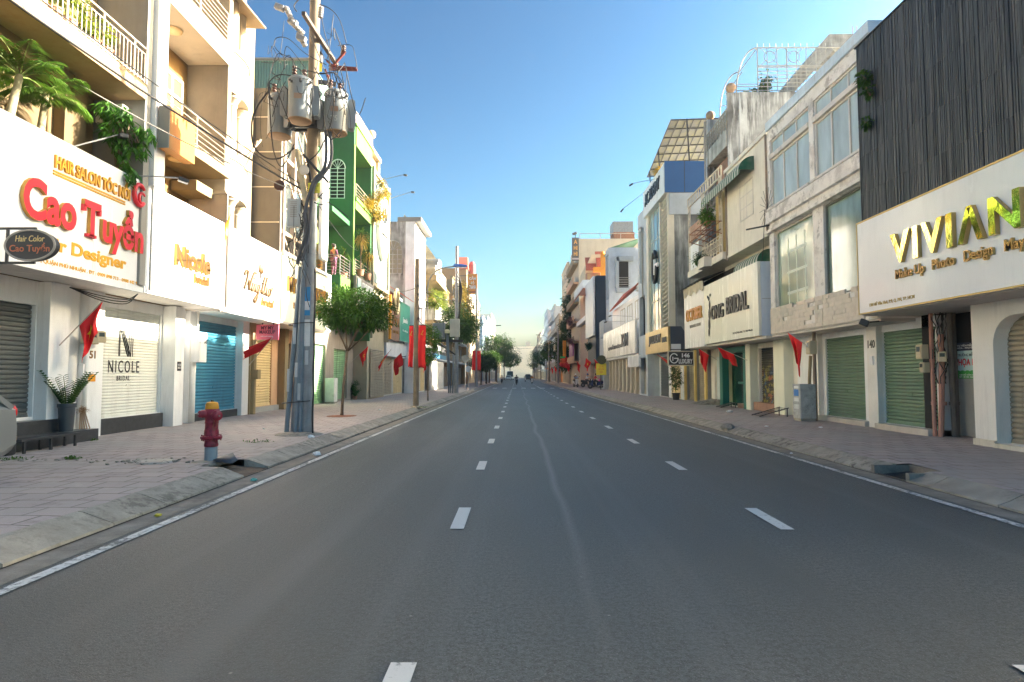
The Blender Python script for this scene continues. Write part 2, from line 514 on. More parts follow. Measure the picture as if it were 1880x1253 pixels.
def kerb(x0, x1, name, gap):
    g = MB(); y = YN
    r = random.Random(3)
    while y < 330:
        L = r.uniform(.95, 1.5) * (1 if y < 60 else 6)
        if gap[0] < y + L and y < gap[1]:
            if y < gap[0] - .15: L = gap[0] - y
            else:
                y = gap[1]; continue
        ya, yb = y + .011, y + L - .011
        s = 1 if x1 > x0 else -1
        d = [r.uniform(-.012, .012) for _ in range(4)]
        xm = x0 + (x1 - x0) * .12
        n = 6 if y < 25 else 1
        prof = [(x0, -.03), (x0, .035), (x0 + (x1 - x0) * .35, .085), (x0 + (x1 - x0) * .8, .148), (x1, .162), (x1, -.03)]
        for i in range(n):
            a = ya + (yb - ya) * i / n; b = ya + (yb - ya) * (i + 1) / n
            def jit(yy, k):
                q = mnoise.noise((yy * 3.1, k * 1.7, x0)) * .012
                return q
            pa = [(px + jit(a, k) * .6 + d[k % 4] * .4, a, pz + (jit(a, k + 9) if 0 < k < 5 else 0)) for k, (px, pz) in enumerate(prof)]
            pb = [(px + jit(b, k) * .6 + d[k % 4] * .4, b, pz + (jit(b, k + 9) if 0 < k < 5 else 0)) for k, (px, pz) in enumerate(prof)]
            m = len(prof); base = len(g.v)
            g.v.extend(pa + pb)
            for k in range(m):
                k2 = (k + 1) % m
                q = [base + k, base + k2, base + m + k2, base + m + k]
                g.f.append(q if s > 0 else q[::-1]); g.m.append(0)
            g.f.append([base + k for k in range(m)]); g.m.append(0)
            g.f.append([base + m + k for k in range(m)][::-1]); g.m.append(0)
        y += L
    return struct(g.build(name, KERB))
kerb(-4.27, -4.68, 'kerb', (9.75, 10.65))
kerb(5.80, 6.16, 'kerb', (9.4, 10.2))

def pavement(x0, x1, hole):
    g = MB()
    ys = [YN, 0, 4, 8, hole[0], hole[1]] + [hole[1] + 1.0 * i for i in range(1, 20)] + [40, 60, 100, 200, 330]
    xs = [x0, hole[2]] + [hole[2] + (x1 - hole[2]) * i / 5 for i in range(1, 6)]
    def z(i, j):
        q = .158 + .02 * (j / (len(xs) - 1)) + (mnoise.noise((xs[j] * .7, ys[i] * .7, 0)) * .018 if 0 < j < len(xs) - 1 else 0)
        return q
    for i in range(len(ys) - 1):
        for j in range(len(xs) - 1):
            if ys[i] == hole[0] and j == 0: continue
            P = [(xs[j], ys[i], z(i, j)), (xs[j + 1], ys[i], z(i, j + 1)), (xs[j + 1], ys[i + 1], z(i + 1, j + 1)), (xs[j], ys[i + 1], z(i + 1, j))]
            g.quad(*(P if x1 > x0 else P[::-1]))
    return struct(g.build('pavement', PAVE, smooth=True))
pavement(-4.66, -13.5, (9.75, 10.65, -5.0))
pavement(6.14, 13.5, (9.4, 10.2, 6.36))
def drain(xk, xb, y0, y1, label):
    t = thing('storm_drain', label, 'drain', ((xk + xb) / 2, (y0 + y1) / 2, 0))
    s = 1 if xb > xk else -1
    g = MB()
    g.box(xb, xb + s * .08, y0, y1, -.3, .155)
    g.box(xk - s * .02, xb, y0 - .09, y0 - .005, -.3, .14)
    g.box(xk - s * .02, xb, y1 + .005, y1 + .09, -.3, .14)
    g.box(xk - s * .06, xk + s * .03, y0, y1, -.3, -.004)
    g.build('basin', GUTTER, t)
    MB().quad((xk, y0, -.055), (xb, y0, -.055), (xb, y1, -.055), (xk, y1, -.055)).build('pit_shade_sheet', DARK, t)  # flat black sheet painted in for the shade of a deep hole
    g = MB()
    n = 14
    for i in range(n):
        yy = y0 + (y1 - y0) * (i + .5) / n
        g.bar((xk + s * .02, yy, -.02), (xb - s * .01, yy, .03), .018, .03)
    g.bar((xk + s * .05, y0, -.005), (xk + s * .05, y1, -.005), .03)
    g.build('grate', BLACKM, t)
    return t
drain(5.82, 6.36, 9.4, 10.2, 'broken open storm drain in the right kerb before the two green shutters')
t = thing('storm_drain', 'broken kerb inlet full of dirt beside the red hydrant', 'drain', (-4.6, 10.2, 0))
g = MB(); g.box(-5.0, -5.08, 9.76, 10.64, -.2, .15); g.build('back_wall', KERB, t)
g = MB()
for i in range(9):
    g.quad((-4.28, 9.7 + i * .11, .012), (-5.0, 9.7 + i * .11, .05 + .03 * math.sin(i)), (-5.0, 9.81 + i * .11, .05 + .03 * math.sin(i + 1)), (-4.28, 9.81 + i * .11, .012))
g.build('silt', mat('brown_silt', (.12, .085, .06), .95, var=.35, vs=6, bump=.6), t)
# ------------------------------------------------------------------ facade helpers; side = -1 (left of street) or +1, a = |X|, smaller a is nearer the street
def fb(g, side, a0, a1, y0, y1, z0, z1, m=0):
    return g.box(side * a0, side * a1, y0, y1, z0, z1, m)
def wallgrid(g, side, a0, a1, y0, y1, z0, z1, holes=(), m=0):
    """slab from a0 (street face) to a1 with rectangular openings (y0,y1,z0,z1)"""
    hs = [(max(h[0], y0), min(h[1], y1), max(h[2], z0), min(h[3], z1)) for h in holes]
    ys = sorted(set([y0, y1] + [v for h in hs for v in h[:2]])); zs = sorted(set([z0, z1] + [v for h in hs for v in h[2:]]))
    def solid(i, j):
        if i < 0 or j < 0 or i >= len(ys) - 1 or j >= len(zs) - 1: return False
        cy = (ys[i] + ys[i + 1]) / 2; cz = (zs[j] + zs[j + 1]) / 2
        return not any(h[0] < cy < h[1] and h[2] < cz < h[3] for h in hs)
    X0, X1 = side * a0, side * a1
    for i in range(len(ys) - 1):
        for j in range(len(zs) - 1):
            if not solid(i, j): continue
            A, B, C, D = ys[i], ys[i + 1], zs[j], zs[j + 1]
            q = [(X0, A, C), (X0, B, C), (X0, B, D), (X0, A, D)]
            r = [(X1, A, C), (X1, B, C), (X1, B, D), (X1, A, D)]
            if side > 0: q = q[::-1]
            else: r = r[::-1]
            g.add(q, [(0, 1, 2, 3)], m); g.add(r, [(0, 1, 2, 3)], m)
            if not solid(i - 1, j): g.quad((X0, A, C), (X0, A, D), (X1, A, D), (X1, A, C), m)
            if not solid(i + 1, j): g.quad((X0, B, C), (X1, B, C), (X1, B, D), (X0, B, D), m)
            if not solid(i, j - 1): g.quad((X0, A, C), (X1, A, C), (X1, B, C), (X0, B, C), m)
            if not solid(i, j + 1): g.quad((X0, A, D), (X0, B, D), (X1, B, D), (X1, A, D), m)
    return g
def shutter(parent, side, a, y0, y1, z0, z1, mt, pitch=.085, depth=.028, vert=False, name='roller_shutter', gap=None):
    g = MB(); n = max(3, int((z1 - z0) / pitch)); p = (z1 - z0) / n
    prof = []
    if vert:
        n = max(3, int((y1 - y0) / pitch)); p = (y1 - y0) / n
        for i in range(n):
            for f, d in ((0, 0), (.12, .8), (.3, 1), (.6, 1), (.78, .8), (.9, 0)):
                prof.append((y0 + p * (i + f), d * depth))
        prof.append((y1, 0))
        for i, (t, d) in enumerate(prof):
            g.v.append((side * (a - d), t, z0)); g.v.append((side * (a - d), t, z1))
    else:
        for i in range(n):
            for f, d in ((0, 0), (.14, .8), (.3, 1), (.62, 1), (.8, .8), (.92, 0)):
                prof.append((z0 + p * (i + f), d * depth))
        prof.append((z1, 0))
        for i, (t, d) in enumerate(prof):
            g.v.append((side * (a - d), y0, t)); g.v.append((side * (a - d), y1, t))
    for i in range(len(prof) - 1):
        g.f.append([2 * i, 2 * i + 1, 2 * i + 3, 2 * i + 2]); g.m.append(0)
    if not vert:                                     # bottom bar and lock
        fb(g, side, a - depth * 1.3, a + .01, y0, y1, z0 - .03, z0 + .03)
        ym = (y0 + y1) / 2
        fb(g, side, a - depth * 1.6, a, ym - .07, ym + .07, z0 + .75, z0 + .80)
    return g.build(name, mt, parent)
def window(parent, side, a, y0, y1, z0, z1, cols=2, rows=2, fm=None, pm=None, fw=.05, split=None, name='window', proud=.03):
    g = MB(); fm = fm or WHITE; pm = pm or PANE
    e = .003
    fb(g, side, a - proud, a + .05, y0 + e, y0 + fw, z0 + e, z1 - e); fb(g, side, a - proud, a + .05, y1 - fw, y1 - e, z0 + e, z1 - e)
    fb(g, side, a - proud, a + .05, y0 + fw, y1 - fw, z0 + e, z0 + fw); fb(g, side, a - proud, a + .05, y0 + fw, y1 - fw, z1 - fw, z1 - e)
    for i in range(1, cols):
        y = y0 + (y1 - y0) * i / cols
        fb(g, side, a - proud * .7, a + .04, y - fw / 2, y + fw / 2, z0 + fw, z1 - fw)
    zz = split if split else [z0 + (z1 - z0) * i / rows for i in range(1, rows)]
    for z in zz:
        fb(g, side, a - proud * .6, a + .038, y0 + fw, y1 - fw, z - fw / 2, z + fw / 2)
    w = g.build(name, fm, parent)
    fb(MB(), side, a + .012, a + .026, y0 + fw * .6, y1 - fw * .6, z0 + fw * .6, z1 - fw * .6).build('pane', pm, w)
    return w
def railing(parent, side, a, y0, y1, z0, z1, style='v', n=None, mt=None, th=.022, name='railing'):
    g = MB(); mt = mt or RAILW; X = side * a
    g.tube([(X, y0, z1), (X, y1, z1)], th * 1.1, 8)
    if style == 'v':
        g.tube([(X, y0, z0 + .08), (X, y1, z0 + .08)], th * .8, 6); g.tube([(X, y0, z1 - .14), (X, y1, z1 - .14)], th * .7, 6)
        n = n or int((y1 - y0) / .13)
        for i in range(n + 1):
            y = y0 + (y1 - y0) * i / n
            big = i % 8 == 0
            g.tube([(X, y, z0), (X, y, z1 if big else z1 - .14)], th if big else th * .5, 6)
    elif style == 'h':
        n = n or 5
        for i in range(n):
            z = z0 + .08 + (z1 - z0 - .12) * i / n
            g.tube([(X, y0, z), (X, y1, z)], th * .6, 6)
        k = max(1, int((y1 - y0) / 1.2))
        for i in range(k + 1):
            y = y0 + (y1 - y0) * i / k
            g.tube([(X, y, z0), (X, y, z1)], th * 1.2, 6)
    elif style == 'x':                              # cast lattice
        n = n or max(2, int((y1 - y0) / .35))
        for i in range(n + 1):
            y = y0 + (y1 - y0) * i / n
            g.bar((X, y, z0), (X, y, z1), .03)
        for k in (.2, .5, .8):
            z = z0 + (z1 - z0) * k
            g.bar((X, y0, z), (X, y1, z), .028)
        for i in range(n):
            ya, yb = y0 + (y1 - y0) * i / n, y0 + (y1 - y0) * (i + 1) / n
            g.bar((X, ya, z0), (X, yb, z1), .022); g.bar((X, ya, z1), (X, yb, z0), .022)
    return g.build(name, mt, parent)

def text_mesh(s, depth, bold=0., shear=0., space=1., align='LEFT', line=1.):
    cu = bpy.data.curves.new('lettering', 'FONT')
    cu.body = s; cu.size = 1; cu.resolution_u = 4
    cu.offset = bold; cu.shear = shear; cu.space_character = space; cu.align_x = align; cu.space_line = line
    cu.extrude = .5
    o = bpy.data.objects.new('lettering', cu)
    me = o.to_mesh()
    vs = [tuple(v.co) for v in me.vertices]; fs = [list(p.vertices) for p in me.polygons]; ns = [p.normal.z for p in me.polygons]
    o.to_mesh_clear()
    bpy.data.objects.remove(o); bpy.data.curves.remove(cu)
    return vs, fs, ns
def lettering(parent, s, org, u, v, n, W, H, depth, mats, bold=0., shear=0., space=1., name='lettering', keep=False, align='LEFT', line=1.):
    """text fitted in the W x H box whose lower-left corner is org; n points out of the board"""
    vs, fs, ns = text_mesh(s, depth, bold, shear, space, align, line)
    x0 = min(p[0] for p in vs); x1 = max(p[0] for p in vs); y0 = min(p[1] for p in vs); y1 = max(p[1] for p in vs)
    sx = W / (x1 - x0); sy = H / (y1 - y0)
    ox = oy = 0
    if keep:
        k = min(sx, sy); ox = (W - (x1 - x0) * k) / 2; oy = (H - (y1 - y0) * k) / 2; sx = sy = k
    org = Vector(org); u = Vector(u); v = Vector(v); n = Vector(n)
    g = MB()
    for p in vs:
        g.v.append(tuple(org + u * ((p[0] - x0) * sx + ox) + v * ((p[1] - y0) * sy + oy) + n * ((p[2] + .5) * depth)))
    for f, nz in zip(fs, ns):
        g.f.append(f); g.m.append(0 if nz > .5 else 1)
    return g.build(name, mats, parent)
def letter_on(parent, s, side, a, y0, y1, z0, z1, depth, mats, **k):
    """on a facade board: a is the board's street face"""
    if not isinstance(mats, (list, tuple)): mats = [mats, mats]
    if side < 0: return lettering(parent, s, (side * a, y0, z0), (0, 1, 0), (0, 0, 1), (1, 0, 0), y1 - y0, z1 - z0, depth, mats, **k)
    return lettering(parent, s, (side * a, y1, z0), (0, -1, 0), (0, 0, 1), (-1, 0, 0), y1 - y0, z1 - z0, depth, mats, **k)
def letter_y(parent, s, Y, x0, x1, z0, z1, depth, mats, **k):
    """on a board that faces the camera (towards -Y)"""
    if not isinstance(mats, (list, tuple)): mats = [mats, mats]
    return lettering(parent, s, (x0, Y, z0), (1, 0, 0), (0, 0, 1), (0, -1, 0), x1 - x0, z1 - z0, depth, mats, **k)

def board(name, label, side, a0, a1, y0, y1, z0, z1, mt, cat='sign', group=None, seams=0, edge=None):
    t = thing(name, label, cat, (side * (a0 + a1) / 2, (y0 + y1) / 2, z0), group)
    g = MB()
    if seams:
        w = (y1 - y0) / seams
        for i in range(seams):
            fb(g, side, a0, a0 + .03, y0 + w * i + (.003 if i else 0), y0 + w * (i + 1) - .003, z0, z1)
        fb(g, side, a0 + .031, a1, y0, y1, z0 + .002, z1 - .002)
    else:
        fb(g, side, a0, a1, y0, y1, z0, z1)
    g.build('panel', mt, t)
    if edge:
        g = MB(); w = .032
        for (ya, yb, za, zb) in ((y0, y1, z0, z0 + w), (y0, y1, z1 - w, z1), (y0, y0 + w, z0 + w, z1 - w), (y1 - w, y1, z0 + w, z1 - w)):
            fb(g, side, a0 - .012, a0 + .002, ya - .002, yb + .002, za - .002, zb + .002)
        g.build('frame', edge, t)
    return t

def ac_unit(x, y, z, nx, ny, label, s=1.0):
    """outdoor air-conditioner; (nx, ny) is the way the fan looks"""
    t = thing('air_conditioner', label, 'air conditioner', (x, y, z), 'air conditioners')
    n = Vector((nx, ny, 0)); r = Vector((-ny, nx, 0)); c = Vector((x, y, z))
    def P(u, w, d): return c + r * u * s + Vector((0, 0, w * s)) + n * d * s
    g = MB()
    vs = [P(u, w, d) for d in (-.14, .14) for u, w in ((-.4, 0), (.4, 0), (.4, .56), (-.4, .56))]
    g.add(vs, [(3, 2, 1, 0), (4, 5, 6, 7), (0, 1, 5, 4), (1, 2, 6, 5), (2, 3, 7, 6), (3, 0, 4, 7)])
    g.build('casing', mat('ac_casing', (.62, .6, .54), .5, var=.06, dirt=.4), t, bevel=.015)
    g = MB(); cc = P(-.1, .28, .145)
    g.lathe(cc, [(.23 * s, 0), (.23 * s, .012), (.20 * s, .012), (.20 * s, 0)], 24, axis=n)
    for k in range(4): 
        pts = [cc + n * .012 + (r * math.cos(t_) + Vector((0, 0, math.sin(t_)))) * (.05 + .045 * k) * s for t_ in [2 * math.pi * i / 20 for i in range(21)]]
        g.tube(pts, .005, 4)
    for k in range(8):
        an = math.pi * 2 * k / 8
        g.tube([cc + n * .012, cc + n * .012 + (r * math.cos(an) + Vector((0, 0, math.sin(an)))) * .22 * s], .004, 4)
    gr = g.build('fan_grille', mat('ac_grille', (.4, .4, .38), .5), t)
    g = MB(); g.lathe(cc - n * .004, [(.2 * s, 0), (.2 * s, .006)], 24, axis=n)
    g.build('fan', DARK, t)
    g = MB()
    for u in (-.3, .3): g.bar(P(u, -.03, -.3), P(u, -.03, .16), .04)
    g.build('bracket', RAILG, t)
    return t
def spot_lamp(p0, p1, label, sag=(0, 0, 0)):
    """sign floodlight on an arm from p0 to p1"""
    p0 = Vector(p0); p1 = Vector(p1); d = (p1 - p0).normalized()
    t = thing('flood_lamp', label, 'lamp', p0, 'floodlights on arms over the shop signs')
    MB().tube([p0, p1], .016, 6).build('arm', STEEL, t)
    g = MB(); g.bar(p1 - Vector((0, 0, .02)), p1 + d * .22 - Vector((0, 0, .10)), .16, .1)
    g.build('lamp_head', BLACKM, t, bevel=.02)
    return t
def meter_box(x, y, z, nx, ny, w, h, d, label, mt=None, cat='meter box', name='meter_box'):
    t = thing(name, label, cat, (x, y, z), 'utility boxes')
    n = Vector((nx, ny, 0)); r = Vector((-ny, nx, 0)); c = Vector((x, y, z))
    def P(u, v, e): return c + r * u + Vector((0, 0, v)) + n * e
    def bx(g, u0, u1, v0, v1, e0, e1):
        vs = [P(u, v, e) for e in (e0, e1) for u, v in ((u0, v0), (u1, v0), (u1, v1), (u0, v1))]
        g.add(vs, [(3, 2, 1, 0), (4, 5, 6, 7), (0, 1, 5, 4), (1, 2, 6, 5), (2, 3, 7, 6), (3, 0, 4, 7)])
    g = MB(); bx(g, -w / 2, w / 2, 0, h, 0, d); g.build('case', mt or mat('meter_box_plastic', (.45, .38, .25), .55, var=.1, dirt=.4), t, bevel=.01)
    g = MB(); bx(g, -w * .42, w * .42, h * .06, h * .94, d + .002, d + .018); bx(g, w * .30, w * .38, h * .45, h * .6, d + .018, d + .03)
    g.build('door', mt or mat('meter_box_plastic', (.45, .38, .25)), t, bevel=.006)
    if not mt:
        g = MB(); bx(g, -w * .3, w * .3, h * .5, h * .85, d + .019, d + .022); g.build('meter_glass', PANE, t)
    return t
def cable(pts, r, label, sag=.0, mt=None, group=None, n=14, name='cable'):
    """pts: corner points; each span hangs by sag"""
    out = []
    for i in range(len(pts) - 1):
        a, b = Vector(pts[i]), Vector(pts[i + 1])
        for k in range(n):
            t_ = k / n
            p = a.lerp(b, t_); p.z -= sag * 4 * t_ * (1 - t_)
            out.append(p)
    out.append(Vector(pts[-1]))
    o = MB().tube(out, r, 6).build(name, mt or BLACK, smooth=True)
    return tag(o, label, 'cable', group)

def flag(p0, p1, W, L, label, lean=(0, 0, 0), seed=0, star=True, mt=None, group='red flags with a yellow star', span=(.45, 1.0), narrow=.5, side=-1):
    """pole p0 -> p1, cloth tied along the pole's outer part, hanging down L"""
    p0 = Vector(p0); p1 = Vector(p1)
    t = thing('hanging_flag', label, 'flag', p0, group)
    MB().tube([p0, p1], .013, 6).build('flag_pole', mat('flag_pole_metal', (.4, .38, .34), .4, .4), t)
    r = random.Random(seed)
    U, V = 14, 16
    g = MB(); a = p0.lerp(p1, span[0]); b = p0.lerp(p1, span[1])
    lean = Vector(lean); dirp = (b - a); hz = Vector((dirp.x, dirp.y, 0)); hz = hz.normalized() if hz.length > 1e-3 else Vector((1, 0, 0))
    nrm = hz.cross(Vector((0, 0, 1)))
    mid = a.lerp(b, .5); ph = r.uniform(0, 6)
    def pt(i, j):
        u = i / U; v = j / V
        top = a.lerp(b, u)
        c = mid.lerp(top, 1 - narrow * min(1, v * 1.5))
        p = Vector((c.x, c.y, top.z * (1 - v) + (mid.z + (top.z - mid.z) * (1 - narrow)) * v)) - Vector((0, 0, L * v * (.75 + .5 * (u if dirp.z < 0 else 1 - u)))) + lean * v
        amp = .16 * W * min(1, v * 2.2)
        p += nrm * amp * (math.sin(u * 9 + ph + v * 1.2) + .4 * math.sin(u * 17 + ph * 2))
        p += hz * .05 * W * math.sin(v * 5 + ph + u * 3) * v
        return p
    for j in range(V + 1):
        for i in range(U + 1): g.v.append(tuple(pt(i, j)))
    for j in range(V):
        for i in range(U):
            q = j * (U + 1) + i
            g.f.append([q, q + 1, q + U + 2, q + U + 1]); g.m.append(0)
    cl = g.build('cloth', mt or RED, t, smooth=True)
    so = cl.modifiers.new('thick', 'SOLIDIFY'); so.thickness = .006; so.offset = 0
    if star:
        g = MB(); cen = (6.5, 8.0)
        for s in (-1, 1):
            ring = []
            for k in range(10):
                rr = 3.6 if k % 2 == 0 else 1.45; an = math.pi / 2 + k * math.pi / 5
                ring.append((cen[0] + rr * math.cos(an) * .8, cen[1] - rr * math.sin(an) * .9))
            def sm(x, y):
                x = min(max(x, 0), U - 1e-3); y = min(max(y, 0), V - 1e-3); i, j = int(x), int(y); fx, fy = x - i, y - j
                p = pt(i, j) * (1 - fx) * (1 - fy) + pt(i + 1, j) * fx * (1 - fy) + pt(i, j + 1) * (1 - fx) * fy + pt(i + 1, j + 1) * fx * fy
                e = (pt(i + 1, j) - pt(i, j)).cross(pt(i, j + 1) - pt(i, j)).normalized()
                return p + e * s * .007
            c0 = len(g.v); g.v.append(tuple(sm(*cen)))
            for q in ring:                       # extra mid ring keeps the star on the folds
                g.v.append(tuple(sm((q[0] + cen[0]) / 2, (q[1] + cen[1]) / 2)))
            for q in ring: g.v.append(tuple(sm(*q)))
            for k in range(10):
                k2 = (k + 1) % 10
                g.f.append([c0, c0 + 1 + k, c0 + 1 + k2]); g.m.append(0)
                g.f.append([c0 + 1 + k, c0 + 11 + k, c0 + 11 + k2, c0 + 1 + k2]); g.m.append(0)
        g.build('star', mat('yellow_star_cloth', (.85, .55, .02), .7), t)
    return t

# ------------------------------------------------------------------ plants
def leaf(g, p, d, L, W, droop=.25, up=Vector((0, 0, 1))):
    d = d.normalized(); s = d.cross(up)
    s = s.normalized() if s.length > 1e-3 else Vector((1, 0, 0))
    q1 = p + d * L * .5; q2 = p + d * L - up * L * droop
    g.add([p, q1 + s * W / 2, q2, q1 - s * W / 2], [(0, 1, 2, 3)])
def rdir(r):
    while True:
        v = Vector((r.uniform(-1, 1), r.uniform(-1, 1), r.uniform(-1, 1)))
        if .05 < v.length < 1: return v.normalized()
def crown(g, c, R, n_clump, n_leaf, L, r, flat=.0, cl=.34, hollow=.55):
    c = Vector(c)
    for k in range(n_clump):
        d = rdir(r); q = hollow + (1 - hollow) * r.random()
        cc = c + Vector((d.x * R[0], d.y * R[1], d.z * R[2])) * q
        if flat and cc.z < c.z - R[2] * flat: cc.z = c.z - R[2] * flat + r.uniform(-.1, .1)
        rr = cl * min(R) * r.uniform(.65, 1.35)
        for i in range(n_leaf):
            e = rdir(r); p = cc + Vector((e.x * 1.25, e.y * 1.25, e.z * .8)) * rr * (r.random() ** .45)
            dd = (e + d * .4 + Vector((0, 0, -.15)) + rdir(r) * .5)
            leaf(g, p, dd, L * r.uniform(.7, 1.3), L * r.uniform(.4, .6), r.uniform(.1, .4))
def tree(name, label, x, y, z0, H, R, trunk_r, mt=None, seed=1, n_clump=70, n_leaf=55, L=.13, lean=(0, 0), fork=.45, group=None, cat='tree', flat=.55):
    r = random.Random(seed)
    t = thing(name, label, cat, (x, y, z0), group)
    top = Vector((x + lean[0], y + lean[1], z0 + H - R[2]))
    g = MB(); f = Vector((x + lean[0] * .5, y + lean[1] * .5, z0 + (H - R[2]) * fork * 1.5))
    base = Vector((x, y, z0 - .05))
    g.tube([base, base.lerp(f, .08), base.lerp(f, .5) + Vector((r.uniform(-.05, .05), r.uniform(-.05, .05), 0)), f], [trunk_r * 1.5, trunk_r, trunk_r * .85, trunk_r * .75], 9)
    for k in range(7):
        an = k * 2.4 + r.random(); e = top + Vector((math.cos(an) * R[0] * .6, math.sin(an) * R[1] * .6, R[2] * r.uniform(-.3, .5)))
        m1 = f.lerp(e, .5) + Vector((0, 0, -.1 * R[2] + r.uniform(-.05, .1)))
        g.tube([f - Vector((0, 0, .03)), m1, e], [trunk_r * .55, trunk_r * .34, trunk_r * .1], 6)
        for q in range(2):
            e2 = e + rdir(r) * R[0] * .35
            g.tube([m1, m1.lerp(e2, .6), e2], [trunk_r * .25, trunk_r * .15, .006], 5)
    g.build('trunk', BARK, t, smooth=True)
    g = MB()
    crown(g, top, R, n_clump, n_leaf, L, r, flat)
    g.build('crown', mt or LEAF, t)
    return t
def palm_frond(g, gs, p, d, L, r, n=22, w=.035, droop=.5, leafL=.35):
    d = d.normalized(); pts = []; q = p.copy(); v = d.copy()
    for i in range(9):
        pts.append(q.copy()); q = q + v * (L / 8); v = (v + Vector((0, 0, -droop / 8 * 1.6))).normalized()
    gs.tube(pts, [.014 - .0012 * i for i in range(9)], 5)
    for i in range(n):
        t = .18 + .8 * i / n; k = t * 8; a = int(k); f = k - a
        c = pts[a].lerp(pts[min(a + 1, 8)], f); tan = (pts[min(a + 1, 8)] - pts[a]).normalized()
        side = tan.cross(Vector((0, 0, 1))).normalized()
        ll = leafL * math.sin(math.pi * (.15 + .8 * t)) * r.uniform(.85, 1.1)
        for s in (-1, 1):
            dd = (side * s + tan * .75 + Vector((0, 0, -.25 + r.uniform(-.15, .1))))
            leaf(g, c, dd, ll, w, .22)
def pot(g, c, r0, r1, h, square=False):
    c = Vector(c)
    if square: g.box(c.x - r1, c.x + r1, c.y - r1, c.y + r1, c.z, c.z + h)
    else: g.lathe(c, [(r0, 0), (r1 * .97, h * .85), (r1 * 1.08, h * .87), (r1 * 1.08, h), (r1 * .9, h), (r1 * .85, h * .9)], 18)
def potted(name, label, x, y, z, ph, pr, spread, height, mt, seed=1, kind='bush', potm=None, group='potted plants', n=26):
    """pot plus foliage"""
    r = random.Random(seed)
    t = thing(name, label, 'potted plant', (x, y, z), group)
    g = MB(); pot(g, (x, y, z), pr * .8, pr, ph); g.build('pot', potm or mat('clay_pot', (.3, .15, .09), .8, var=.2), t, smooth=True, auto=True)
    g = MB(); s = MB(); c = Vector((x, y, z + ph * .92))
    if kind == 'bush':
        crown(g, c + Vector((0, 0, height * .55)), (spread, spread, height * .5), n, 16, .11, r)
        for k in range(6): s.tube([c, c + Vector((r.uniform(-1, 1) * spread * .5, r.uniform(-1, 1) * spread * .5, height * .7))], [.012, .004], 5)
    elif kind == 'spiky':                          # dracaena / yucca rosette
        for k in range(n * 2):
            an = r.uniform(0, 6.28); el = r.uniform(-.2, 1.3)
            d = Vector((math.cos(an) * math.cos(el), math.sin(an) * math.cos(el), math.sin(el)))
            leaf(g, c + Vector((0, 0, height * r.uniform(.5, 1) * .5)), d, spread * r.uniform(.7, 1.1), .05, .5)
        s.tube([c, c + Vector((0, 0, height * .6))], .025, 6)
    elif kind == 'stems':                          # arching stems with paired leaflets
        for k in range(14):
            an = k * 2.39 + r.random() * .4; L = height * r.uniform(.7, 1.1); q = c + Vector((math.cos(an), math.sin(an), 0)) * pr * .4
            v = Vector((math.cos(an) * .45, math.sin(an) * .45, 1)).normalized(); pts = []
            for i in range(8):
                pts.append(q.copy()); q = q + v * L / 7; v = (v + Vector((math.cos(an), math.sin(an), -.3)) * .09 * spread * 3).normalized()
            s.tube(pts, [.012 - .001 * i for i in range(8)], 5)
            for i in range(1, 8):
                tan = (pts[i] - pts[i - 1]).normalized(); sd = tan.cross(Vector((0, 0, 1)));  sd = sd.normalized() if sd.length > .01 else Vector((1, 0, 0))
                for e in (-1, 1):
                    for hh in (0, .5): leaf(g, pts[i].lerp(pts[i - 1], hh), sd * e + tan * .7, .13, .06, .1)
    s.build('stem', mat('green_stem', (.1, .15, .04), .6), t)
    g.build('foliage', mt, t)
    return t
# ================================================================== LEFT SIDE OF THE STREET
G2 = .20     # pavement level at the fronts
# ---------------- hair salon building
b = thing('shop_house', 'beige house over the hair salon with railed plant balcony', 'building', (-12, 10, 0))
S = -1
g = MB()
wallgrid(g, S, 10.0, 10.3, 5.2, 14.0, 0, 3.55, [(8.3, 12.72, .74, 3.05)])
g.build('ground_floor_wall', WHITE, b); g = MB()
fb(g, S, 9.95, 20, 5.2, 14.36, 3.551, 12.6)
fb(g, S, 10.31, 20, 5.2, 14.36, 0, 3.548)
g.build('wall', BEIGE, b)
g = MB(); fb(g, S, 9.72, 9.998, 12.74, 13.32, .1, 3.545); g.build_each('pillar', WHITE, b, bevel=.01)
g = MB(); fb(g, S, 8.84, 9.949, 5.2, 14.36, 3.56, 3.68); g.build('canopy_soffit', mat('soffit_white', (.62, .58, .53), .7, dirt=.3), b)
g = MB(); fb(g, S, 8.7, 9.948, 5.2, 14.12, 8.04, 8.42); g.build_each('balcony_slab', mat('sun_bleached_cream_ledge', (.29, .205, .115), .8, var=.12, dirt=.75, dcol=(.3, .14, .07), dscale=2.4), b, bevel=.01)
g = MB(); fb(g, S, 8.7, 9.947, 5.2, 14.12, 11.6, 12.0); g.build('upper_slab', CREAM, b)
g = MB(); fb(g, S, 8.74, 9.946, 14.13, 14.35, 3.69, 12.59); g.build_each('side_fin', GREYPL, b)
g = MB(); fb(g, S, 9.7, 9.946, 12.9, 13.55, 3.7, 8.03); fb(g, S, 9.5, 9.946, 5.3, 12.89, 7.75, 8.035); g.build_each('upper_pilaster', BEIGE, b)
railing(b, S, 8.76, 5.3, 14.1, 8.42, 9.28, 'v', mt=mat('beige_rail_paint', (.42, .36, .29), .55))
shutter(b, S, 10.12, 8.3, 12.72, .75, 3.05, GREY_SH, .095)
window(b, S, 9.93, 7.5, 11.5, 8.5, 11.0, 3, 2, WHITE, PANE)
g = MB()
fb(g, S, 9.30, 9.68, 9.6, 13.75, .12, .42); fb(g, S, 9.69, 9.999, 9.0, 13.1, .12, .68)
g.build_each('doorstep', GRANITE, b, bevel=.008)
